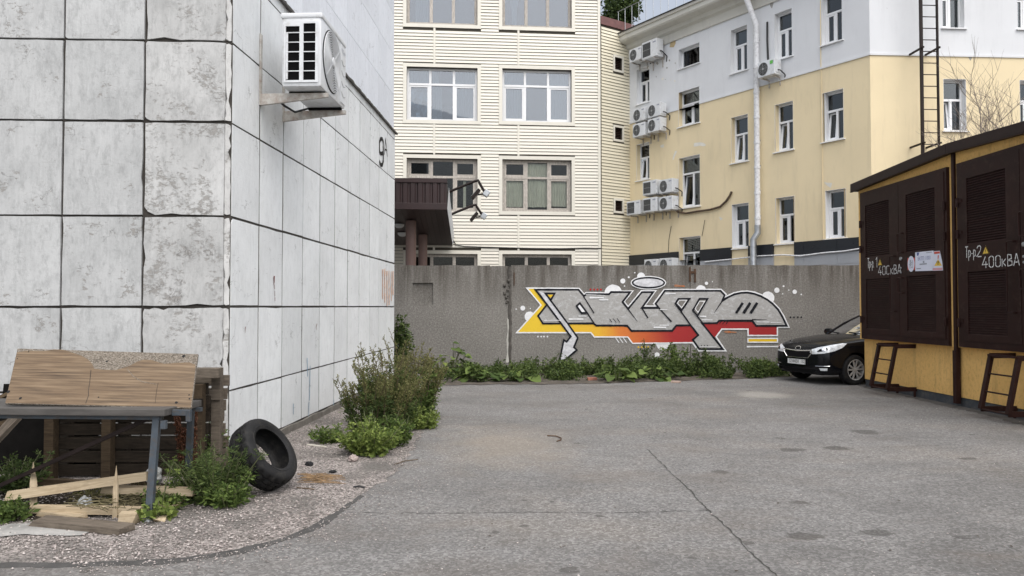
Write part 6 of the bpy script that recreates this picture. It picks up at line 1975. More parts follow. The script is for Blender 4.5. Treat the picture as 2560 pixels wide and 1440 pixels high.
for s in (1, -1):
    nd = Vector((-.72, -.69 * s, 0)); ud = Vector((-.69, .72 * s, 0))
    oo = (1.93, .60 * s, .065)
    hl = decal('headlight', [(-.28, .60), (-.23, .56), (.0, .585), (.2, .635), (.34, .70), (.42, .785), (.34, .79), (.12, .755), (-.12, .70), (-.24, .655)], oo, ud, nd, .006, MAT_LAMP, car)
    decal('lamp_housing', [(-.14, .612), (.0, .628), (.08, .66), (.06, .70), (-.08, .67)], oo, ud, nd, .010, MAT_CARDARK, hl)
    decal('bulb_lens', [(.0 + .045 * math.cos(a), .662 + .04 * math.sin(a)) for a in [2 * PI * k / 14 for k in range(14)]], oo, ud, nd, .013, MAT_CHROME, hl, 1)
    fl = decal('fog_lamp', [(-.13, .36), (.13, .37), (.12, .295), (-.08, .285)], (2.02, .66 * s, 0), ud, nd, .004, MAT_CARDARK, car)
    decal('fog_lens', [(-.075, .345), (.085, .352), (.08, .30), (-.05, .295)], (2.02, .66 * s, 0), ud, nd, .009, MAT_LAMP, fl)
    car_tube('fog_trim', [(2.1, .53 * s, .385), (2.02, .66 * s, .39), (1.93, .76 * s, .395)], (0, 1, 0), nd, .007, MAT_CHROME)
    sd_ = (0, -s, 0)
    car_tube('door_seam', [(.72, .86 * s, .90), (.70, .86 * s, .5), (.66, .86 * s, .24)], (1, 0, 0), sd_, .005, MAT_CARDARK, .0)
    car_tube('bonnet_seam', [(2.0, .5 * s, 1), (1.6, .66 * s, 1), (1.15, .74 * s, 1)], (1, 0, 0), (0, 0, -1), .004, MAT_CARDARK, .0)
    decal('side_indicator', [(.92, .70), (1.05, .72), (1.05, .735), (.90, .725)], (0, .86 * s, 0), (1, 0, 0), sd_, .005, MAT_CHROME, car, 2)
    b = MB(); b.lathe([(.001, -.09), (.06, -.085), (.085, -.03), (.08, .04), (.001, .05)], 14, 'X', Matrix.Translation((.35, .96 * s, 1.03)) @ Matrix.Diagonal((1, 1.3, .9, 1))); b.build('wing_mirror', MAT_CAR, car, CAR, smooth=True)
# greenhouse
def curve_pts(a, c, bul, n=8):
    return [(a[0] + (c[0] - a[0]) * k / n + bul[0] * (1 - (2 * k / n - 1) ** 2), a[1] + (c[1] - a[1]) * k / n, a[2] + (c[2] - a[2]) * k / n + bul[1] * (1 - (2 * k / n - 1) ** 2)) for k in range(n + 1)]
base_f = curve_pts((.60, .74, .965), (.60, -.74, .965), (.2, .05))
top_f = curve_pts((-.22, .56, 1.40), (-.22, -.56, 1.40), (.1, .045))
top_r = curve_pts((-.95, .56, 1.40), (-.95, -.56, 1.40), (-.06, .05))
base_r = curve_pts((-1.72, .66, 1.02), (-1.72, -.66, 1.02), (-.12, .03))
def loft(r0, r1, mat, name, n=5, bul=.03):
    b = MB(); vs = []
    for j in range(n + 1):
        t = j / n
        for p, q in zip(r0, r1):
            v = Vector(p).lerp(Vector(q), t); v.z += bul * 4 * t * (1 - t); vs.append(v)
    w = len(r0)
    b.add(vs, [(j * w + i, j * w + i + 1, (j + 1) * w + i + 1, (j + 1) * w + i) for j in range(n) for i in range(w - 1)])
    return b.build(name, mat, car, CAR, smooth='all', fix=False)
loft(base_f, top_f, MAT_CARGLASS, 'windscreen')
loft(top_f, top_r, MAT_CAR, 'roof', 6, .03)
loft(top_r, base_r, MAT_CARGLASS, 'rear_window', 5, .02)
for s in (1, -1):
    bl = [(.60, .74 * s, .965), (.2, .80 * s, .96), (-.4, .81 * s, .965), (-1.1, .78 * s, .985), (-1.72, .66 * s, 1.02)]
    tl = [(-.22, .56 * s, 1.40), (-.3, .565 * s, 1.40), (-.5, .57 * s, 1.405), (-.7, .565 * s, 1.405), (-.95, .56 * s, 1.40)]
    loft(bl, tl, MAT_CARGLASS, 'side_windows', 4, .0)
    b = MB(); b.tube([base_f[0] if s > 0 else base_f[-1], Vector(base_f[0] if s > 0 else base_f[-1]).lerp(Vector(top_f[0] if s > 0 else top_f[-1]), .5) + Vector((0, 0, .03)), top_f[0] if s > 0 else top_f[-1]], [.04, .034, .03], 8); b.build('front_pillar', MAT_CAR, car, CAR, smooth=True)
    b = MB(); b.bar(bl[2], tl[2], .09, .03, (0, 1, 0)); b.build('middle_pillar', MAT_CARDARK, car, CAR)
    b = MB(); b.bar(bl[4], tl[4], .2, .05, (0, 1, 0)); b.build('rear_pillar', MAT_CAR, car, CAR)
    b = MB(); b.tube([tl[0], tl[2], tl[4]], .03, 6); b.build('roof_rail', MAT_CAR, car, CAR, smooth=True)
b = MB(); b.box(-.1, .62, -.7, .7, .80, .94); b.build('dashboard', MAT_CARDARK, car, CAR, bevel=.05)
for y in (.35, -.35):
    b = MB(); b.box(-.75, -.58, y - .24, y + .24, .5, 1.15); st = b.build('seat', MAT_CARDARK, car, CAR, bevel=.06)
    b = MB(); b.box(-.72, -.62, y - .12, y + .12, 1.17, 1.32); b.build('headrest', MAT_CARDARK, st, CAR, bevel=.04)
for y0, y1 in ((.62, .05), (-.02, -.55)):
    b = MB(); b.tube([(.72, y0, 1.0), (.76, (y0 + y1) / 2, 1.03), (.74, y1, 1.05)], .012, 6); b.build('wiper', MAT_CARDARK, car, CAR, smooth=True)
# wheels
def wheel(xw, s):
    Mw = CAR @ Matrix.Translation((xw, .735 * s, .31)) @ (Matrix.Rotation(PI, 4, 'Z') if s < 0 else I4)
    b = MB(); b.lathe([(.205, -.09), (.28, -.095), (.305, -.08), (.31, -.05), (.31, .05), (.305, .08), (.285, .098), (.25, .1), (.21, .094), (.205, .07)], 40, 'Y', closed=True)
    w = b.build('wheel', MAT_RUBBER, car, Mw, smooth=True)
    b = MB(); b.lathe([(.204, .088), (.214, .095), (.208, .099), (.196, .09), (.19, .02), (.19, -.08), (.2, -.085)], 40, 'Y'); b.build('rim', MAT_ALLOY, w, Mw, smooth=True)
    b = MB(); b.lathe([(.001, .0), (.19, .0)], 32, 'Y'); b.build('brake_disc', MAT_CARDARK, w, Mw)
    b = MB(); b.lathe([(.001, .088), (.035, .086), (.055, .075), (.06, .05)], 20, 'Y'); b.build('hub', MAT_ALLOY, w, Mw, smooth=True)
    for k in range(5):
        for d in (-.17, .17):
            a = 2 * PI * k / 5 + d + .3
            a2 = 2 * PI * k / 5 + d * 1.6 + .3
            b = MB(); b.bar((.035 * math.cos(a), .07, .035 * math.sin(a)), (.198 * math.cos(a2), .082, .198 * math.sin(a2)), .034, .022, (0, 1, 0)); b.build('spoke', MAT_ALLOY, w, Mw, bevel=.005)
        a = 2 * PI * k / 5 + .62
        b = MB(); b.lathe([(.001, .082), (.008, .08), (.008, .06)], 8, 'Y', Matrix.Translation((.045 * math.cos(a), 0, .045 * math.sin(a)))); b.build('bolt', MAT_CARDARK, w, Mw)
for xw in (1.335, -1.235):
    for s in (1, -1): wheel(xw, s)
b = MB(); b.box(-2.0, 2.0, -.6, .6, .2, .4); b.build('underbody', MAT_CARDARK, car, CAR)

# =================================================================== TYRE LEANING BY THE CORNER
axis = Vector((.80, -.17, .57)).normalized()
RT, WT = .318, .215
cz = RT * math.sqrt(1 - axis.z ** 2) + .09 * axis.z
p = gnd(660, 1136, cz)
TM = Matrix.Translation(p) @ axis.to_track_quat('Z', 'Y').to_matrix().to_4x4()
def tyre():
    n = 144
    prof = [(.205, -.085), (.20, -.098), (.215, -.106), (.25, -.112), (.285, -.108), (.302, -.098), (.310, -.086), (.314, -.066), (.303, -.066), (.303, -.052), (.3165, -.054), (.318, -.016), (.304, -.016), (.304, .0), (.318, -.002), (.318, .036), (.304, .036), (.304, .05), (.3165, .048), (.314, .072), (.308, .086), (.302, .098), (.285, .108), (.25, .112), (.232, .109), (.228, .112), (.215, .106), (.20, .098), (.205, .085), (.225, .07), (.288, .06), (.296, 0), (.288, -.06), (.225, -.07)]
    m = len(prof)
    vs, fs = [], []
    for k in range(n):
        a = 2 * PI * k / n
        for i, (r, h) in enumerate(prof):
            tread = 6 <= i <= 20 and r > .309
            sh = (k + (i % 3)) % 6 < 2
            rr = r - (.012 if tread and sh else 0)
            vs.append((rr * math.cos(a), rr * math.sin(a), h))
    for k in range(n):
        k2 = (k + 1) % n
        for i in range(m):
            j = (i + 1) % m
            fs.append((k * m + i, k * m + j, k2 * m + j, k2 * m + i))
    b = MB(); b.add(vs, fs)
    return b
ty = tyre().build('tyre', MAT_RUBBER, None, TM, smooth=True)
tag(ty, 'worn black car tyre leaning beside the white building corner', 'tyre')

# =================================================================== TABLE, BOARD, PALLETS, TIMBER
tbl = thing('table', (-3.4, 5.8, 0), 'old table with blue-grey steel legs and a weathered edge', 'table')
pr = at(411, 1024, 5.55); pl = at(-150, 1009, 5.66)
ang = math.atan2(pr.y - pl.y, pr.x - pl.x)
FT = frame(pl.x, pl.y, ang, 0)
TL = (pr - pl).length
zt = pr.z
b = MB(); b.box(0, TL, 0, .58, zt - .052, zt + .0); b.build('table_top', MAT_TABLEEDGE, tbl, FT, bevel=.006)
b = MB(); b.box(.05, TL - .05, .05, .085, zt - .085, zt - .054); b.build('front_rail', MAT_STEELBLUE, tbl, FT)
b = MB(); b.box(.05, TL + .03, .5, .535, zt - .085, zt - .054); b.build('rear_rail', MAT_STEELBLUE, tbl, FT)
for x in (TL + .002, ):
    b = MB(); b.box(x, x + .13, .1, .13, zt - .06, zt - .015); b.build('end_bracket', MAT_STEELBLUE, tbl, FT, bevel=.004)
    b = MB(); b.box(x + .11, x + .145, .098, .132, zt - .105, zt - .016); b.build('end_hook', MAT_STEELBLUE, tbl, FT, bevel=.004)
    b = MB(); b.box(x - .045, x - .005, .02, .055, zt - .15, zt - .086); b.build('end_hook', MAT_STEELBLUE, tbl, FT, bevel=.004)
tp = at(393, 1040, 5.62); ft = gnd(372, 1303)
b = MB(); b.bar(tp, ft, .05, .042, (0, 1, 0)); b.build('leg', MAT_STEELBLUE, tbl)
b = MB(); b.lathe([(.001, .03), (.02, .028), (.045, .004), (.045, .0)], 14, 'Z', Matrix.Translation(ft)); b.build('foot', MAT_GALV, tbl, smooth=True)
tp = at(478, 1026, 6.14); ft = gnd(468, 1240)
b = MB(); b.bar(tp, ft, .045, .04, (0, 1, 0)); b.build('leg', MAT_STEELBLUE, tbl)
for yy_, xx_ in ((5.74, pl.x + .09), (6.17, pl.x + .04)):
    b = MB(); b.bar((xx_, yy_, zt - .06), (xx_, yy_, 0), .045, .04, (0, 1, 0)); b.build('leg', MAT_STEELBLUE, tbl)
b = MB(); b.bar(at(372, 1046, 5.72), at(-40, 1232, 5.95), .035, .03); b.build('brace', MAT_LADDER, tbl)

# leaning veneered board
bl_, br_ = at(20, 1006, 5.70), at(478, 1017, 5.74)
tl_ = at(40, 872, 6.02)
ux = (br_ - bl_).normalized()
vz = (tl_ - bl_); vz = (vz - ux * vz.dot(ux)).normalized()
ny = vz.cross(ux).normalized()
if ny.y < 0: ny = -ny
FBm = Matrix((( ux.x, ny.x, vz.x, bl_.x), (ux.y, ny.y, vz.y, bl_.y), (ux.z, ny.z, vz.z, bl_.z), (0, 0, 0, 1)))
def bp(cx, cy): return hit(cx / 1.945, 700 + cy / 1.945, FBm)
brd = thing('veneered_board', bl_[:], 'wood-veneered chipboard panel with torn veneer leaning on the table', 'board')
corners = [bp(25, 600), bp(930, 624), bp(963, 360), bp(85, 333)]
b = MB(); b.prism(corners, .018); b.build('chipboard', MAT_CHIP, brd, FBm)
ven = [bp(27, 598), bp(928, 621), bp(951, 425), bp(948, 412), bp(920, 401), bp(870, 403), bp(800, 408), bp(775, 402), bp(740, 390), bp(700, 388), bp(665, 399), bp(640, 414), bp(600, 428), bp(562, 439), bp(500, 437), bp(458, 432), bp(448, 408), bp(430, 388), bp(395, 368), bp(345, 352), bp(310, 340), bp(260, 338), bp(215, 347), bp(130, 345), bp(84, 352)]
b = MB(); b.prism(ven, .0022); b.build('veneer', MAT_VENEER, brd, FBm @ Matrix.Translation((0, -.0025, 0)))
rgq = random.Random(6)
for k, (cx, cy, r_) in enumerate(((100, 576, .011), (42, 545, .012), (480, 571, .006), (858, 597, .011), (922, 578, .007), (920, 560, .006), (893, 371, .012), (520, 397, .008), (140, 350, .006), (85, 383, .005))):
    disc(*bp(cx, cy), r_, -.0035, 10, None, .15, k).build('screw_hole', MAT_BLACK, brd, FBm, fix=False)
strokes(brd, FBm, MAT_BARK, 'veneer_crack', [[(443, 440), (437, 500), (430, 540), (432, 560), (418, 600)]], .006, -.0035, bp)
strokes(brd, FBm, MAT_BARK, 'veneer_crack', [[(770, 500), (762, 540), (755, 600)]], .0035, -.0035, bp)
strokes(brd, FBm, MAT_CHIP, 'veneer_crack', [[(620, 435), (650, 470), (690, 495), (760, 508)]], .005, -.0035, bp)

def pallet(F, label, w, h, rows, mats):
    root = thing('wooden_pallet', (F @ Vector((w / 2, 0, 0)))[:], label, 'pallet', 'pallets stood behind the table')
    for x in (0.0, w * .36, w - .09):
        b = MB(); b.box(x, x + .085, .025, .12, .0, h); b.build('stringer', mats[1], root, F, bevel=.004)
    for k in range(rows):
        z = .02 + (h - .12) * k / (rows - 1)
        b = MB(); b.box(-.02 + random.uniform(-.015, .015), w + .02 + random.uniform(-.02, .03), .122, .146, z, z + .105); b.build('slat', mats[0], root, F @ Matrix.Rotation(R(random.uniform(-.4, .4)), 4, 'Y'), bevel=.003)
    for k in range(3):
        z = .12 + (h - .34) * k / 2
        b = MB(); b.box(-.01, w + .01, .0, .022, z, z + .09); 
        if k == 2: b.build('slat', mats[0], root, F, bevel=.003)
    return root
FP1 = frame(at(105, 1100, 6.82).x, 6.82, R(2))
FP2 = frame(at(150, 1100, 7.05).x, 7.02, R(2.2))
pallet(FP1, 'dark wooden pallet standing on edge directly behind the table', 1.44, .88, 7, (MAT_WOOD_SHADE, wood('stringer_shade_tint', (.03, .022, .015), (.085, .062, .04), .5)))  # slats and stringers tinted darker to carry the shade behind the table
p2 = pallet(FP2, 'grey pallet standing against the white wall, its slat ends jutting past the other', 1.5, .93, 8, (MAT_WOOD_GREY, MAT_WOOD_GREY))
tb = MB(); tb.box(-.05, 1.62, -.12, .02, .0, .09)
tag(tb.build('beam', MAT_WOOD_GREY, None, frame(at(105, 1100, 6.9).x, 6.98, R(2), .935), bevel=.006), 'square timber beam lying along the top of the upright pallets', 'beam')

db = MB(); db.box(0, .95, 0, .012, 0, .86)  # added sheet, near-black so the gap under the table stays dark
tag(db.build('added_dark_sheet', simple('near_black_sheet', (.008, .0075, .007), .9, .4, 6, spec=.05), None, frame(-4.95, 7.1, R(2)) @ Matrix.Rotation(R(-9), 4, 'X')), 'added near-black sheet standing for the dark gap left of the pallets', 'sheet')
# loose timber
def plank(a, c, w, h, mat, label, point=False, name='plank', roll=0.0, bark=False):
    a, c = Vector(a), Vector(c)
    t = (c - a).normalized()
    up = Vector((0, 0, 1)) if abs(t.z) < .8 else Vector((0, -1, 0))
    s = t.cross(up).normalized(); u = s.cross(t)
    M = Matrix(((t.x, s.x, u.x, a.x), (t.y, s.y, u.y, a.y), (t.z, s.z, u.z, a.z), (0, 0, 0, 1))) @ Matrix.Rotation(roll, 4, 'X')
    L = (c - a).length
    b = MB()
    rp = random.Random(int(a.x * 1e4) ^ int(L * 1e4))
    n = 9
    vs = []
    for k in range(n + 1):
        x = L * k / n
        q = 1.0
        if point and k > n * .62: q = max(.06, 1 - (k / n - .62) / .38)
        wob = [rp.uniform(-.02, .02) * w for _ in range(4)]
        skew = (rp.uniform(0, .25) * w if k in (0, n) else 0)
        vs += [(x + skew, -w / 2 * q + wob[0], -h / 2 * q), (x - skew, w / 2 * q + wob[1], -h / 2 * q), (x + skew, w / 2 * q + wob[2], h / 2 * q), (x - skew * .5, -w / 2 * q + wob[3], h / 2 * q)]
    fs_ = [(4 * k + i, 4 * k + (i + 1) % 4, 4 * k + 4 + (i + 1) % 4, 4 * k + 4 + i) for k in range(n) for i in range(4)]
    fs_ += [(3, 2, 1, 0), tuple(4 * n + i for i in range(4))]
    b.add(vs, fs_)
    o = b.build(name, mat, None, M)
    tag(o, label, 'plank' if name == 'plank' else name, 'loose timber under the table')
    return o
plank(at(18, 1240, 5.74), at(368, 1190, 6.0), .07, .07, MAT_WOOD_NEW, 'long pale pine batten lying slanted under the table', roll=R(8))
plank(gnd(288, 1297, .0), at(291, 1164, 5.64), .034, .02, MAT_WOOD_NEW, 'pointed pale stake standing upright under the table', True)
plank(gnd(84, 1285, 0), at(83, 1156, 6.0), .05, .03, MAT_WOOD_NEW, 'short pointed stake at the left under the table', True)
plank(gnd(98, 1302, .03), gnd(318, 1323, .03), .15, .045, MAT_WOOD_GREY, 'thick bark-edged board lying nearest the gravel')
plank(gnd(82, 1272, .055), gnd(352, 1277, .055), .06, .055, MAT_WOOD_NEW, 'straight batten lying level behind the bark-edged board')
plank(at(262, 1222, 6.02), at(490, 1229, 5.98), .10, .05, MAT_WOOD_NEW, 'pale split board poking out past the table leg')
plank(gnd(108, 1280, .03), gnd(205, 1293, .02), .10, .035, MAT_WOOD_NEW, 'short splintered offcut between the batten and the bark-edged board')
plank(gnd(300, 1296, .05), gnd(340, 1294, .05), .09, .085, MAT_WOOD_NEW, 'small square block beside the upright stake')
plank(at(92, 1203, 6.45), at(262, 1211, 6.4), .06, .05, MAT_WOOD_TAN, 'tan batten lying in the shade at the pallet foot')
plank(gnd(398, 1300, .02), gnd(448, 1248, .03), .085, .025, MAT_WOOD_NEW, 'flat pale board lying beside the weed at the table leg')
plank(at(336, 1206, 6.22), at(378, 1204, 6.2), .09, .1, MAT_WOOD_TAN, 'brown wood offcut propped under the slanted batten')
plank(at(60, 1285, 5.9), at(120, 1296, 5.85), .05, .03, MAT_WOOD_GREY, 'thin grey stick at the left end of the bark-edged board')
plank(at(-60, 1030, 6.4), at(44, 983, 6.5), .13, .03, MAT_WOOD_TAN, 'tan board stacked at the left edge behind the veneered board', roll=R(30))
plank(at(-40, 1130, 6.3), at(42, 1042, 6.6), .10, .04, MAT_WOOD_GREY, 'grey board leaning at the left edge under the table')
plank(at(-80, 1085, 6.7), at(30, 1050, 6.75), .12, .04, MAT_WOOD_TAN, 'tan board wedged behind the leaning grey one')
# scraps
def crumple(c, r, seed, mat, name, label, flat=.7):
    rp = random.Random(seed)
    bm = bmesh.new()
    bmesh.ops.create_icosphere(bm, subdivisions=3, radius=r)
    for v in bm.verts:
        q = mnoise.noise(v.co * (2.6 / r) + Vector((seed, 0, 0)))
        v.co *= 1 + .45 * q; v.co.z *= flat
    me = bpy.data.meshes.new(name); bm.to_mesh(me); bm.free(); me.materials.append(mat)
    return tag(mesh_obj(name, me, None, Matrix.Translation(c)), label, name.replace('_', ' '))
crumple(gnd(213, 1262, .06), .05, 3, MAT_PLASTICCLEAR, 'plastic_bag', 'crumpled clear plastic bag among the timber', 1.2)
crumple(at(385, 1190, 6.2), .06, 5, simple('white_scrap', (.5, .5, .48), .8, .2), 'paper_scrap', 'crumpled whitish scrap behind the table leg', 1.3)
crumple(gnd(773, 1160, .02), .04, 6, MAT_BLACK, 'rubber_scrap', 'black scrap on the gravel beyond the tyre', .6)
crumple(gnd(832, 1179, .015), .035, 8, MAT_BLACK, 'rubber_scrap', 'thin black scrap on the gravel near the straw', .35)
crumple(gnd(883, 1147, .03), .05, 9, simple('pink_stone', (.34, .28, .26), .9, .2), 'stone', 'pinkish stone lying by the mugwort', .8)
b = MB(); b.bar(gnd(768, 1111, .012), gnd(814, 1117, .012), .02, .012); tag(b.build('stick', simple('pale_stick', (.6, .57, .5), .8, .1)), 'pale flat stick on the gravel by the wall', 'stick')
b = MB(); b.tube([gnd(742, 1219, .01), gnd(786, 1223, .012)], .006, 5); tag(b.build('stick', MAT_STEM_BROWN), 'thin brown twig on the gravel in front of the tyre', 'stick')
b = MB(); b.tube([gnd(883, 1218, .008), gnd(898, 1215, .02), gnd(912, 1219, .01)], .009, 5); tag(b.build('stick', MAT_CABLE), 'short black stick on the gravel near the asphalt', 'stick')
b = MB(); b.tube([gnd(986, 1161, .008), gnd(1010, 1153, .014), gnd(1045, 1148, .008)], .005, 5); tag(b.build('stick', MAT_STEM_BROWN), 'thin twig at the foot of the mugwort', 'stick')
b = MB(); b.tube([gnd(1368, 1089, .01), gnd(1390, 1090, .012), gnd(1403, 1095, .012), gnd(1402, 1100, .012), gnd(1392, 1103, .01)], .007, 6); tag(b.build('wire', MAT_RUST), 'curved rusty wire lying on the asphalt', 'wire')
# straw bundle
st = thing('straw_bundle', gnd(800, 1200)[:], 'bundle of dry brown straw on the gravel', 'straw')
b = MB()
rgq = random.Random(9)
for k in range(46):
    a = gnd(rgq.uniform(742, 792), rgq.uniform(1184, 1206), rgq.uniform(.005, .05)); c = gnd(rgq.uniform(786, 866), rgq.uniform(1188, 1209), rgq.uniform(.004, .03))
    b.tube([a, (a + c) / 2 + Vector((0, 0, rgq.uniform(0, .02))), c], .0028, 4)
b.build('stalks', simple('dry_straw', (.26, .17, .09), .9, .4, 8), st)
# bricks by the fence
for k, (px, py, ry, lab) in enumerate(((1480, 951, 10, 'broken red brick in the weeds below the graffiti arrow'), (1756, 939, 35, 'red brick fragment in the weeds near the car'), (1690, 957, -20, 'small pale brick fragment at the weed edge'))):
    g = gnd(px, py)
    b = MB(); b.box(-.1, .1, -.055, .055, 0, .065 if k < 2 else .04); tag(b.build('brick', simple('brick_red%d' % k, (.30, .13, .09) if k < 2 else (.4, .3, .25), .9, .3, 9, .5, 50), None, frame(g.x, g.y, R(ry), 0), bevel=.008), lab, 'brick')

# =================================================================== PLANTS
def quads_leaf(pos, t, s, L, w):
    """diamond leaves: arrays"""
    L = L[:, None]; w = w[:, None]
    return np.stack([pos, pos + t * L * .5 + s * w, pos + t * L, pos + t * L * .5 - s * w], 1).reshape(-1, 3)
def unit(a): return a / (np.linalg.norm(a, axis=-1, keepdims=True) + 1e-9)
def mugwort(name, cx, cy, rad, h, nst, seed, label, low=MAT_LEAF_DARK, high=MAT_LEAF_OLIVE, lean=.35, dens=1.0, top=.45, lw=.16, group=None, cat='plant'):
    rg = np.random.default_rng(seed)
    root = thing(name, (cx, cy, 0), label, cat, group)
    sb_ = MB()
    VL, VH = [], []
    for k in range(nst):
        a, rr = rg.random() * 6.283, rad * math.sqrt(rg.random())
        hh = h * (rg.uniform(.55, 1.0) if k > nst * .2 else rg.uniform(.9, 1.08)) * (1 - .35 * (rr / rad) ** 2)
        p0 = np.array((cx + rr * .55 * math.cos(a), cy + rr * .55 * math.sin(a), 0.0))
        d = np.array((math.cos(a) * lean * rr / rad, math.sin(a) * lean * rr / rad, 1.0)) + rg.normal(size=3) * .06
        bend = rg.normal(size=3) * .12 * hh; bend[2] = 0
        T = np.linspace(0, 1, 7)[:, None]
        P = p0 + d * hh * T + bend * T ** 2
        sb_.tube([Vector(q) for q in P], [.006 * (1 - .8 * t) + .0015 for t in np.linspace(0, 1, 7)], 4, False)
        # feathery leaves on the lower stem
        nl = int(34 * dens * hh / .9) + 8
        tt = rg.uniform(.06, top + .25, nl)
        base = p0 + d * hh * tt[:, None] + bend * tt[:, None] ** 2
        az = rg.random(nl) * 6.283
        out = np.stack([np.cos(az), np.sin(az), rg.uniform(-.2, .7, nl)], 1); out = unit(out)
        ll = rg.uniform(.05, .13, nl) * (1.1 - .5 * tt)
        nsub = 6
        for q in range(nsub):
            f = .25 + .75 * q / (nsub - 1)
            sd_ = unit(np.cross(out, rg.normal(size=(nl, 3))))
            pos = base + out * (ll * f * .8)[:, None]
            tdir = unit(out * .8 + sd_ * (.9 if q < nsub - 1 else .1) * (1 if q % 2 else -1))
            ssd = unit(np.cross(tdir, rg.normal(size=(nl, 3))))
            Lq = ll * (.5 if q < nsub - 1 else .55)
            VL.append(quads_leaf(pos, tdir, ssd, Lq, Lq * lw))
        # upper panicle: short side branches with small buds
        if high is not None:
            nb_ = int(14 * dens) + 4
            for _ in range(nb_):
                t0 = rg.uniform(top, 1.0)
                q0 = p0 + d * hh * t0 + bend * t0 ** 2
                az_ = rg.random() * 6.283
                bd = unit(np.array((math.cos(az_) * .6, math.sin(az_) * .6, 1.0)))
                bl2 = rg.uniform(.06, .2) * (1.25 - t0) * 1.3
                m_ = int(9 + bl2 * 70)
                u = rg.random(m_)
                pos = q0 + bd * (u * bl2)[:, None]
                td = unit(bd * .8 + rg.normal(size=(m_, 3)) * .55)
                ssd = unit(np.cross(td, rg.normal(size=(m_, 3))))
                Lq = rg.uniform(.012, .03, m_)
                VH.append(quads_leaf(pos, td, ssd, Lq, Lq * .22))
    sb_.build('stems', MAT_STEM_BROWN if high is not None else MAT_STEM, root, smooth=True, fix=False)
    V = np.concatenate(VL); mesh_obj('leaves', np_mesh('leaves', V, np.arange(len(V)).reshape(-1, 4), low), root)
    if VH:
        V = np.concatenate(VH); mesh_obj('flower_heads', np_mesh('flower_heads', V, np.arange(len(V)).reshape(-1, 4), high), root)
    return root
G = 'mugwort along the asphalt edge'
mugwort('mugwort', -1.74, 9.3, .36, 1.1, 28, 1, 'tall brown-topped mugwort clump against the white wall', dens=1.3, group=G)
mugwort('mugwort', -1.58, 9.5, .42, 1.0, 50, 2, 'dense middle mugwort clump beside the asphalt', group=G, dens=1.5)
mugwort('mugwort', -1.66, 10.6, .3, 1.32, 14, 3, 'tallest mugwort clump, rising in front of the wall end', group=G, dens=1.2)
mugwort('mugwort', -1.46, 10.7, .44, 1.02, 46, 4, 'mugwort clump farthest along the asphalt edge', MAT_LEAF_MID, group=G, dens=1.4)
mugwort('weed_clump', -1.55, 8.15, .34, .42, 34, 5, 'low bright green weeds at the front of the mugwort', MAT_LEAF_BRIGHT, None, .9, 1.4, .6, .3)
mugwort('weed_clump', -1.42, 8.6, .3, .42, 30, 6, 'mid green weeds spilling onto the asphalt edge', MAT_LEAF_MID, None, .8, 1.3, .6, .28)
mugwort('weed_clump', -2.15, 8.8, .2, .22, 12, 7, 'small weeds creeping along the foot of the white wall', MAT_LEAF_MID, None, 1.1, 1.2, .6, .26)
mugwort('weed_clump', -1.22, 9.8, .24, .36, 22, 8, 'light green fringe of weeds leaning over the asphalt', MAT_LEAF_BRIGHT, None, .9, 1.2, .6, .26)
mugwort('weed_clump', -2.46, 6.18, .32, .50, 50, 9, 'feathery dark green weed in front of the tyre', MAT_LEAF_DARK, None, .75, 1.9, .75, .12)
mugwort('weed_clump', -2.28, 6.0, .2, .26, 16, 10, 'lighter sprigs at the foot of the feathery weed', MAT_LEAF_MID, None, .9, 1.2, .75, .2)
mugwort('weed_clump', -2.72, 6.02, .2, .24, 16, 11, 'low sprawling weed between the table leg and the tyre', MAT_LEAF_MID, None, 1.3, 1.1, .75, .2)
mugwort('weed_clump', -2.64, 5.6, .06, .17, 5, 12, 'small broad weed at the table leg', MAT_LEAF_BRIGHT, None, .8, .9, .7, .36)
mugwort('weed_clump', -3.78, 5.62, .11, .17, 12, 13, 'small weed at the left edge in front of the timber', MAT_LEAF_MID, None, .9, 1.2, .75, .22)
mugwort('weed_clump', -4.3, 6.5, .25, .36, 16, 14, 'shaded weeds under the left end of the table', MAT_LEAF_DARK, None, .9, 1.2, .75, .22)
mugwort('weed_clump', -2.87, 7.35, .12, .55, 10, 15, 'sprig growing up the corner of the white building', MAT_LEAF_MID, None, .5, 1.0, .8, .22)
# tall thin weed by the leg
wl = thing('weed_stalk', (-2.62, 5.62, 0), 'thin bolting weed stalk with small buds in front of the table', 'plant')
b = MB(); a = gnd(400, 1288); tops = [at(437, 1148, 5.62), at(420, 1176, 5.62), at(445, 1176, 5.6)]
b.tube([a, at(412, 1230, 5.6), at(424, 1180, 5.62), tops[0]], [.005, .004, .003, .002], 5); b.tube([at(412, 1225, 5.6), at(414, 1205, 5.6), tops[1]], .0025, 4); b.tube([at(420, 1195, 5.6), at(432, 1185, 5.6), tops[2]], .0025, 4)
b.build('stem', MAT_STEM, wl, smooth=True)
V, F = leaf_cloud([(t.x, t.y, t.z, .02) for t in tops] + [(at(418, 1205, 5.6).x, 5.6, at(418, 1205, 5.6).z, .03)], 70, .022, 3)
mesh_obj('buds', np_mesh('buds', V, F, MAT_LEAF_BRIGHT), wl)
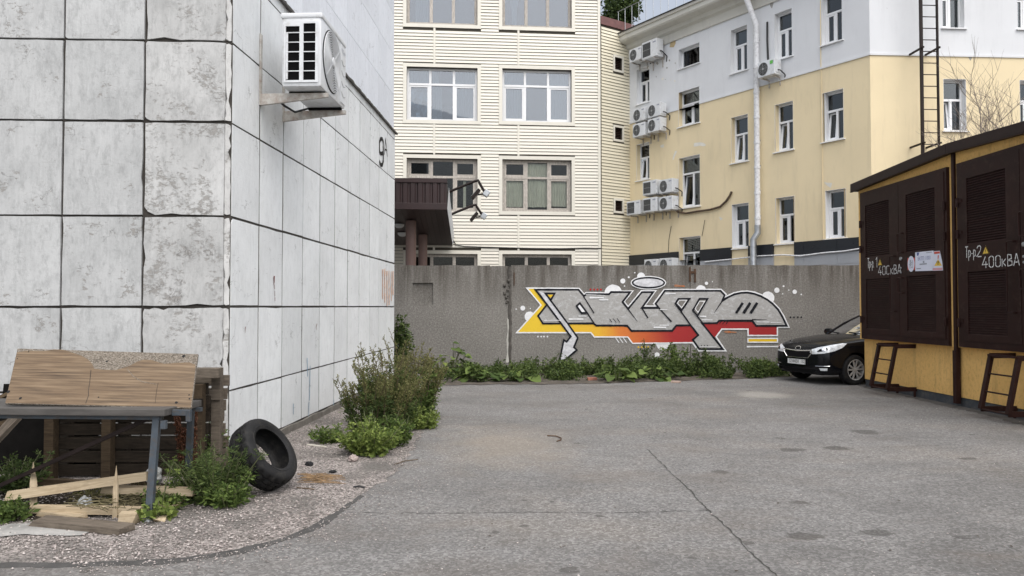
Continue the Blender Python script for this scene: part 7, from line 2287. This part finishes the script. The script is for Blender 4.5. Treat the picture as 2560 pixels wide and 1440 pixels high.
# dry dock stalks
def dock(px0, py0, px1, py1, Y, label, seed):
    a, c = at(px0, py0, Y), at(px1, py1, Y)
    root = thing('dry_dock_stalk', a[:], label, 'dry stalk', 'dry docks under the table end')
    b = MB(); b.tube([a, a.lerp(c, .5) + Vector((.01, 0, 0)), c], [.006, .005, .003], 5); b.build('stem', MAT_STEM_BROWN, root)
    cs = []
    for k in range(16):
        t = .28 + .72 * k / 15; q = a.lerp(c, t); cs.append((q.x, q.y, q.z, .034 * (.6 + .6 * math.sin(PI * min(1, t)))))
    V, F = leaf_cloud(cs, 1500, .015, seed, wd=.9)
    mesh_obj('seed_head', np_mesh('seed_head', V, F, MAT_DRY), root)
dock(470, 1225, 441, 1035, 6.45, 'reddish brown dry dock stalk leaning left under the table end', 1)
dock(474, 1228, 486, 1028, 6.4, 'reddish brown dry dock stalk standing upright by the rear leg', 2)
dock(464, 1225, 458, 1075, 6.5, 'shorter dry dock stalk between the other two', 3)
# heap of cut dry weeds
hp = thing('dry_weed_heap', gnd(280, 1262)[:], 'heap of cut dry weeds among the loose timber', 'dry weeds')
b = MB()
for k in range(130):
    a = gnd(rgq.uniform(195, 365), rgq.uniform(1235, 1275), rgq.uniform(.01, .13)); c = a + Vector((rgq.uniform(-.22, .22), rgq.uniform(-.08, .08), rgq.uniform(-.03, .03)))
    c.z = max(.005, c.z)
    b.tube([a, (a + c) / 2 + Vector((0, 0, .012)), c], .003, 4, False)
b.build('stalks', simple('cut_weed', (.13, .11, .055), .9, .4, 8), hp, fix=False)
V, F = leaf_cloud([(gnd(px, 1258, 0).x, gnd(px, 1258, 0).y, .08, .09) for px in range(205, 365, 14)], 1100, .03, 8, wd=.25)
mesh_obj('leaves', np_mesh('leaves', V, F, MAT_LEAF_OLIVE), hp)

# broad-leaved burdock
def burdock(cx, cy, rad, h, n, ls, seed, label, mat=MAT_LEAF_MID):
    rg = random.Random(seed)
    root = thing('burdock', (cx, cy, 0), label, 'plant', 'broad leaved plants along the concrete wall')
    V, F = [], []
    sb_ = MB()
    for k in range(n):
        a = rg.uniform(0, 6.28); rr = rad * math.sqrt(rg.random()); z = h * rg.uniform(.25, 1.0) * (1 - .5 * rr / rad)
        c = Vector((cx + rr * math.cos(a), cy + rr * math.sin(a) * .7, z))
        sb_.tube([(cx + rr * .3 * math.cos(a), cy + rr * .2 * math.sin(a), 0), (cx + rr * .6 * math.cos(a), cy + rr * .5 * math.sin(a), z * .7), c], .006, 4, False)
        L = ls * rg.uniform(.55, 1.15)
        t = Vector((math.cos(a) * .8, math.sin(a) * .8 - .35, rg.uniform(-.5, .15))).normalized()
        s = t.cross(Vector((rg.uniform(-.4, .4), rg.uniform(-.4, .4), 1))).normalized()
        nn = s.cross(t)
        base = len(V)
        out = [(-.12, .12), (-.18, .3), (-.05, .46), (.2, .5), (.5, .42), (.78, .24), (1.0, 0)]
        out = out + [(u, -v) for u, v in out[-2::-1]]
        V.append(c + t * L * .02)
        for (u, v) in out:
            V.append(c + t * (u * L) + s * (v * L * .95) + nn * (L * (.12 * math.sin(v * 9) * .4 + .16 * abs(v) - .18 * max(0, u) ** 2 + rg.uniform(-.03, .03))))
        V.append(c + t * L * .5 - nn * L * .03)
        ce = base + len(out) + 1
        for i in range(len(out) - 1): F.append((ce, base + 1 + i, base + 2 + i))
        F.append((ce, base, base + 1)); F.append((ce, base + len(out), base))
    sb_.build('stems', MAT_STEM, root, smooth=True, fix=False)
    mesh_obj('leaves', np_mesh('leaves', [tuple(v) for v in V], F, mat, True), root)
def gY(px, Y): return (px - 1280) / FPX * Y
burdock(gY(1130, 16.6), 16.6, .45, .85, 34, .2, 1, 'burdock clump nearest the mugwort, below the square pocket in the wall')
burdock(gY(1200, 16.1), 16.1, .45, .38, 26, .26, 2, 'low broad burdock leaves at the asphalt edge next to the tallest burdock')
burdock(gY(1290, 16.1), 16.1, .5, .3, 24, .24, 3, 'low burdock patch under the wall joint')
burdock(gY(1540, 15.9), 15.9, .4, .32, 22, .22, 4, 'low burdock patch right of the graffiti arrow')
burdock(gY(1640, 16.3), 16.3, .5, .4, 24, .2, 5, 'burdock patch below the white bubble of the graffiti')
burdock(gY(1105, 17.1), 17.1, .3, .62, 16, .18, 6, 'bright green shrubby burdock close to the wall', MAT_LEAF_BRIGHT)
# ground cover along the wall: countless
cs = []
rgw = random.Random(77)
while len(cs) < 420:
    px = rgw.uniform(1085, 1965); t = (px - 1085) / 880
    yf = 15.55 + 1.1 * t; Y = rgw.uniform(yf, 17.9)
    if px > 1900 and Y < 16.7: continue
    if mnoise.noise((px * .016, Y * .9, 5)) < -.12 + .25 * rgw.random() - .1: continue
    hmax = .19 + .26 * mnoise.noise((px * .02, Y, 0)) + .12 * (1 if 1560 < px < 1800 else 0)
    cs.append((gY(px, Y), Y, rgw.uniform(.03, max(.08, hmax)), rgw.uniform(.09, .19)))
V, F = leaf_cloud(cs, 26000, .075, 21, .1, .42)
V[:, 2] = np.maximum(V[:, 2], .01)
tag(mesh_obj('weeds', np_mesh('weeds', V, F, MAT_LEAF_DARK)), 'tangled green weeds growing along the foot of the concrete wall', 'weeds', kind='stuff')
V, F = leaf_cloud([c for c in cs[::2]], 12000, .06, 22, .1, .35)
V[:, 2] = np.maximum(V[:, 2] + .04, .01)
tag(mesh_obj('weeds', np_mesh('weeds', V, F, MAT_LEAF_MID)), 'brighter leaf tips among the weeds along the concrete wall', 'weeds', kind='stuff')
# taller nettle-like plants in front of the graffiti
def sprig(px, Y, h, n, seed, label, mat=MAT_LEAF_DARK, ls=.07, spread=.25):
    rg = np.random.default_rng(seed)
    cx = gY(px, Y)
    root = thing('nettle', (cx, Y, 0), label, 'plant', 'tall leafy weeds by the wall')
    sb_ = MB(); C = []
    for k in range(n):
        a = rg.random() * 6.28; hh = h * rg.uniform(.6, 1.0); lx, ly = spread * rg.random() * math.cos(a), spread * .6 * rg.random() * math.sin(a)
        sb_.tube([(cx + lx * .3, Y + ly * .3, 0), (cx + lx * .7, Y + ly * .7, hh * .6), (cx + lx * 1.3, Y + ly, hh)], .005, 4, False)
        for q in range(9):
            t = .2 + .8 * q / 8
            C.append((cx + lx * (.3 + t), Y + ly * (.3 + t * .7), hh * t, .07 * (1.15 - .6 * t)))
    sb_.build('stems', MAT_STEM, root, fix=False)
    V, F = leaf_cloud(C, 26 * len(C) // 4, ls, seed, .2, .42)
    mesh_obj('leaves', np_mesh('leaves', V, F, mat), root)
sprig(1615, 17.2, .85, 7, 1, 'thin tall plant over the lower white bubble of the graffiti')
sprig(1690, 17.0, .78, 12, 2, 'dense leafy plant beside the right graffiti leg', MAT_LEAF_MID, .085, .3)
sprig(1745, 17.2, .62, 10, 3, 'leafy plant under the right graffiti leg', MAT_LEAF_DARK, .075, .35)
sprig(1815, 17.2, .5, 9, 4, 'low leafy plant midway between the graffiti leg and the car', MAT_LEAF_DARK, .07, .4)
sprig(1905, 17.0, .42, 14, 5, 'leafy weeds right in front of the car bumper', MAT_LEAF_MID, .065, .5)
sprig(1340, 17.3, .5, 8, 6, 'leafy plant left of the graffiti arrow tip', MAT_LEAF_DARK, .07, .5)
sprig(1460, 17.3, .42, 8, 7, 'dark leafy plant right of the graffiti arrow tip', MAT_LEAF_DARK, .07, .5)
sprig(1060, 16.4, .62, 9, 8, 'brownish plant between mugwort and burdock', MAT_LEAF_OLIVE, .07, .3)
# shrub at the end of the white building
vn = thing('wall_shrub', (gY(1003, 16.8), 16.8, 0), 'dark leafy shrub squeezed between the white building end and the wall', 'shrub')
b = MB(); C = []
for k in range(9):
    x = gY(rgw.uniform(985, 1012), 16.8); hh = rgw.uniform(.9, 1.42)
    b.tube([(gY(998, 16.8), 16.8, 0), (x - .03, 16.8, hh * .5), (x, 16.75, hh)], [.01, .007, .004], 5, False)
    for q in range(7): C.append((x + rgw.uniform(-.1, .16), 16.75 + rgw.uniform(-.1, .1), hh * (.25 + .75 * q / 6), .11))
b.build('stems', MAT_STEM_BROWN, vn, fix=False)
V, F = leaf_cloud(C, 1500, .095, 5, .2, .5)
mesh_obj('leaves', np_mesh('leaves', V, F, MAT_LEAF_DARK), vn)

# gravel spilt over the asphalt edge, and litter on the asphalt: countless
spill = [Vector((p.x, p.y)) for p in edge[2:12]]
def ssamp(rg):
    i = int(rg.integers(0, len(spill) - 1)); q = spill[i].lerp(spill[i + 1], rg.random())
    t = (spill[i + 1] - spill[i]).normalized()
    d = abs(rg.normal()) * (.12 + .05 * i)
    return q.x + t.y * d, q.y - t.x * d
V, F = stones(1800, ssamp, .003, .010, 15)
tag(mesh_obj('gravel_spill', np_mesh('gravel_spill', V, F, MAT_STONE)), 'loose pale gravel spilt over the edge of the asphalt', 'gravel', kind='stuff')
rgl = np.random.default_rng(44)
n = 240
yy = 4.5 + 10.5 * rgl.random(n) ** 1.5
xx = rgl.uniform(-.25, .68, n) * yy
keep = ~((xx > 6.6) & (yy > 8.8))
xx, yy = xx[keep], yy[keep]; n = len(xx)
an = rgl.random(n) * 6.283; L = rgl.uniform(.008, .03, n)
pos = np.stack([xx, yy, np.full(n, .008)], 1)
t_ = np.stack([np.cos(an), np.sin(an), rgl.uniform(-.1, .3, n)], 1); s_ = np.stack([-np.sin(an), np.cos(an), rgl.uniform(-.2, .2, n)], 1)
V = quads_leaf(pos, t_, s_, L, L * rgl.uniform(.15, .5, n))
V[:, 2] = np.maximum(V[:, 2], .005)
tag(mesh_obj('litter', np_mesh('litter', V, np.arange(len(V)).reshape(-1, 4), simple('dry_litter', (.06, .045, .033), .9, .5, 9, rnd=False))), 'tiny dry leaf scraps and litter scattered on the asphalt', 'litter', kind='stuff')
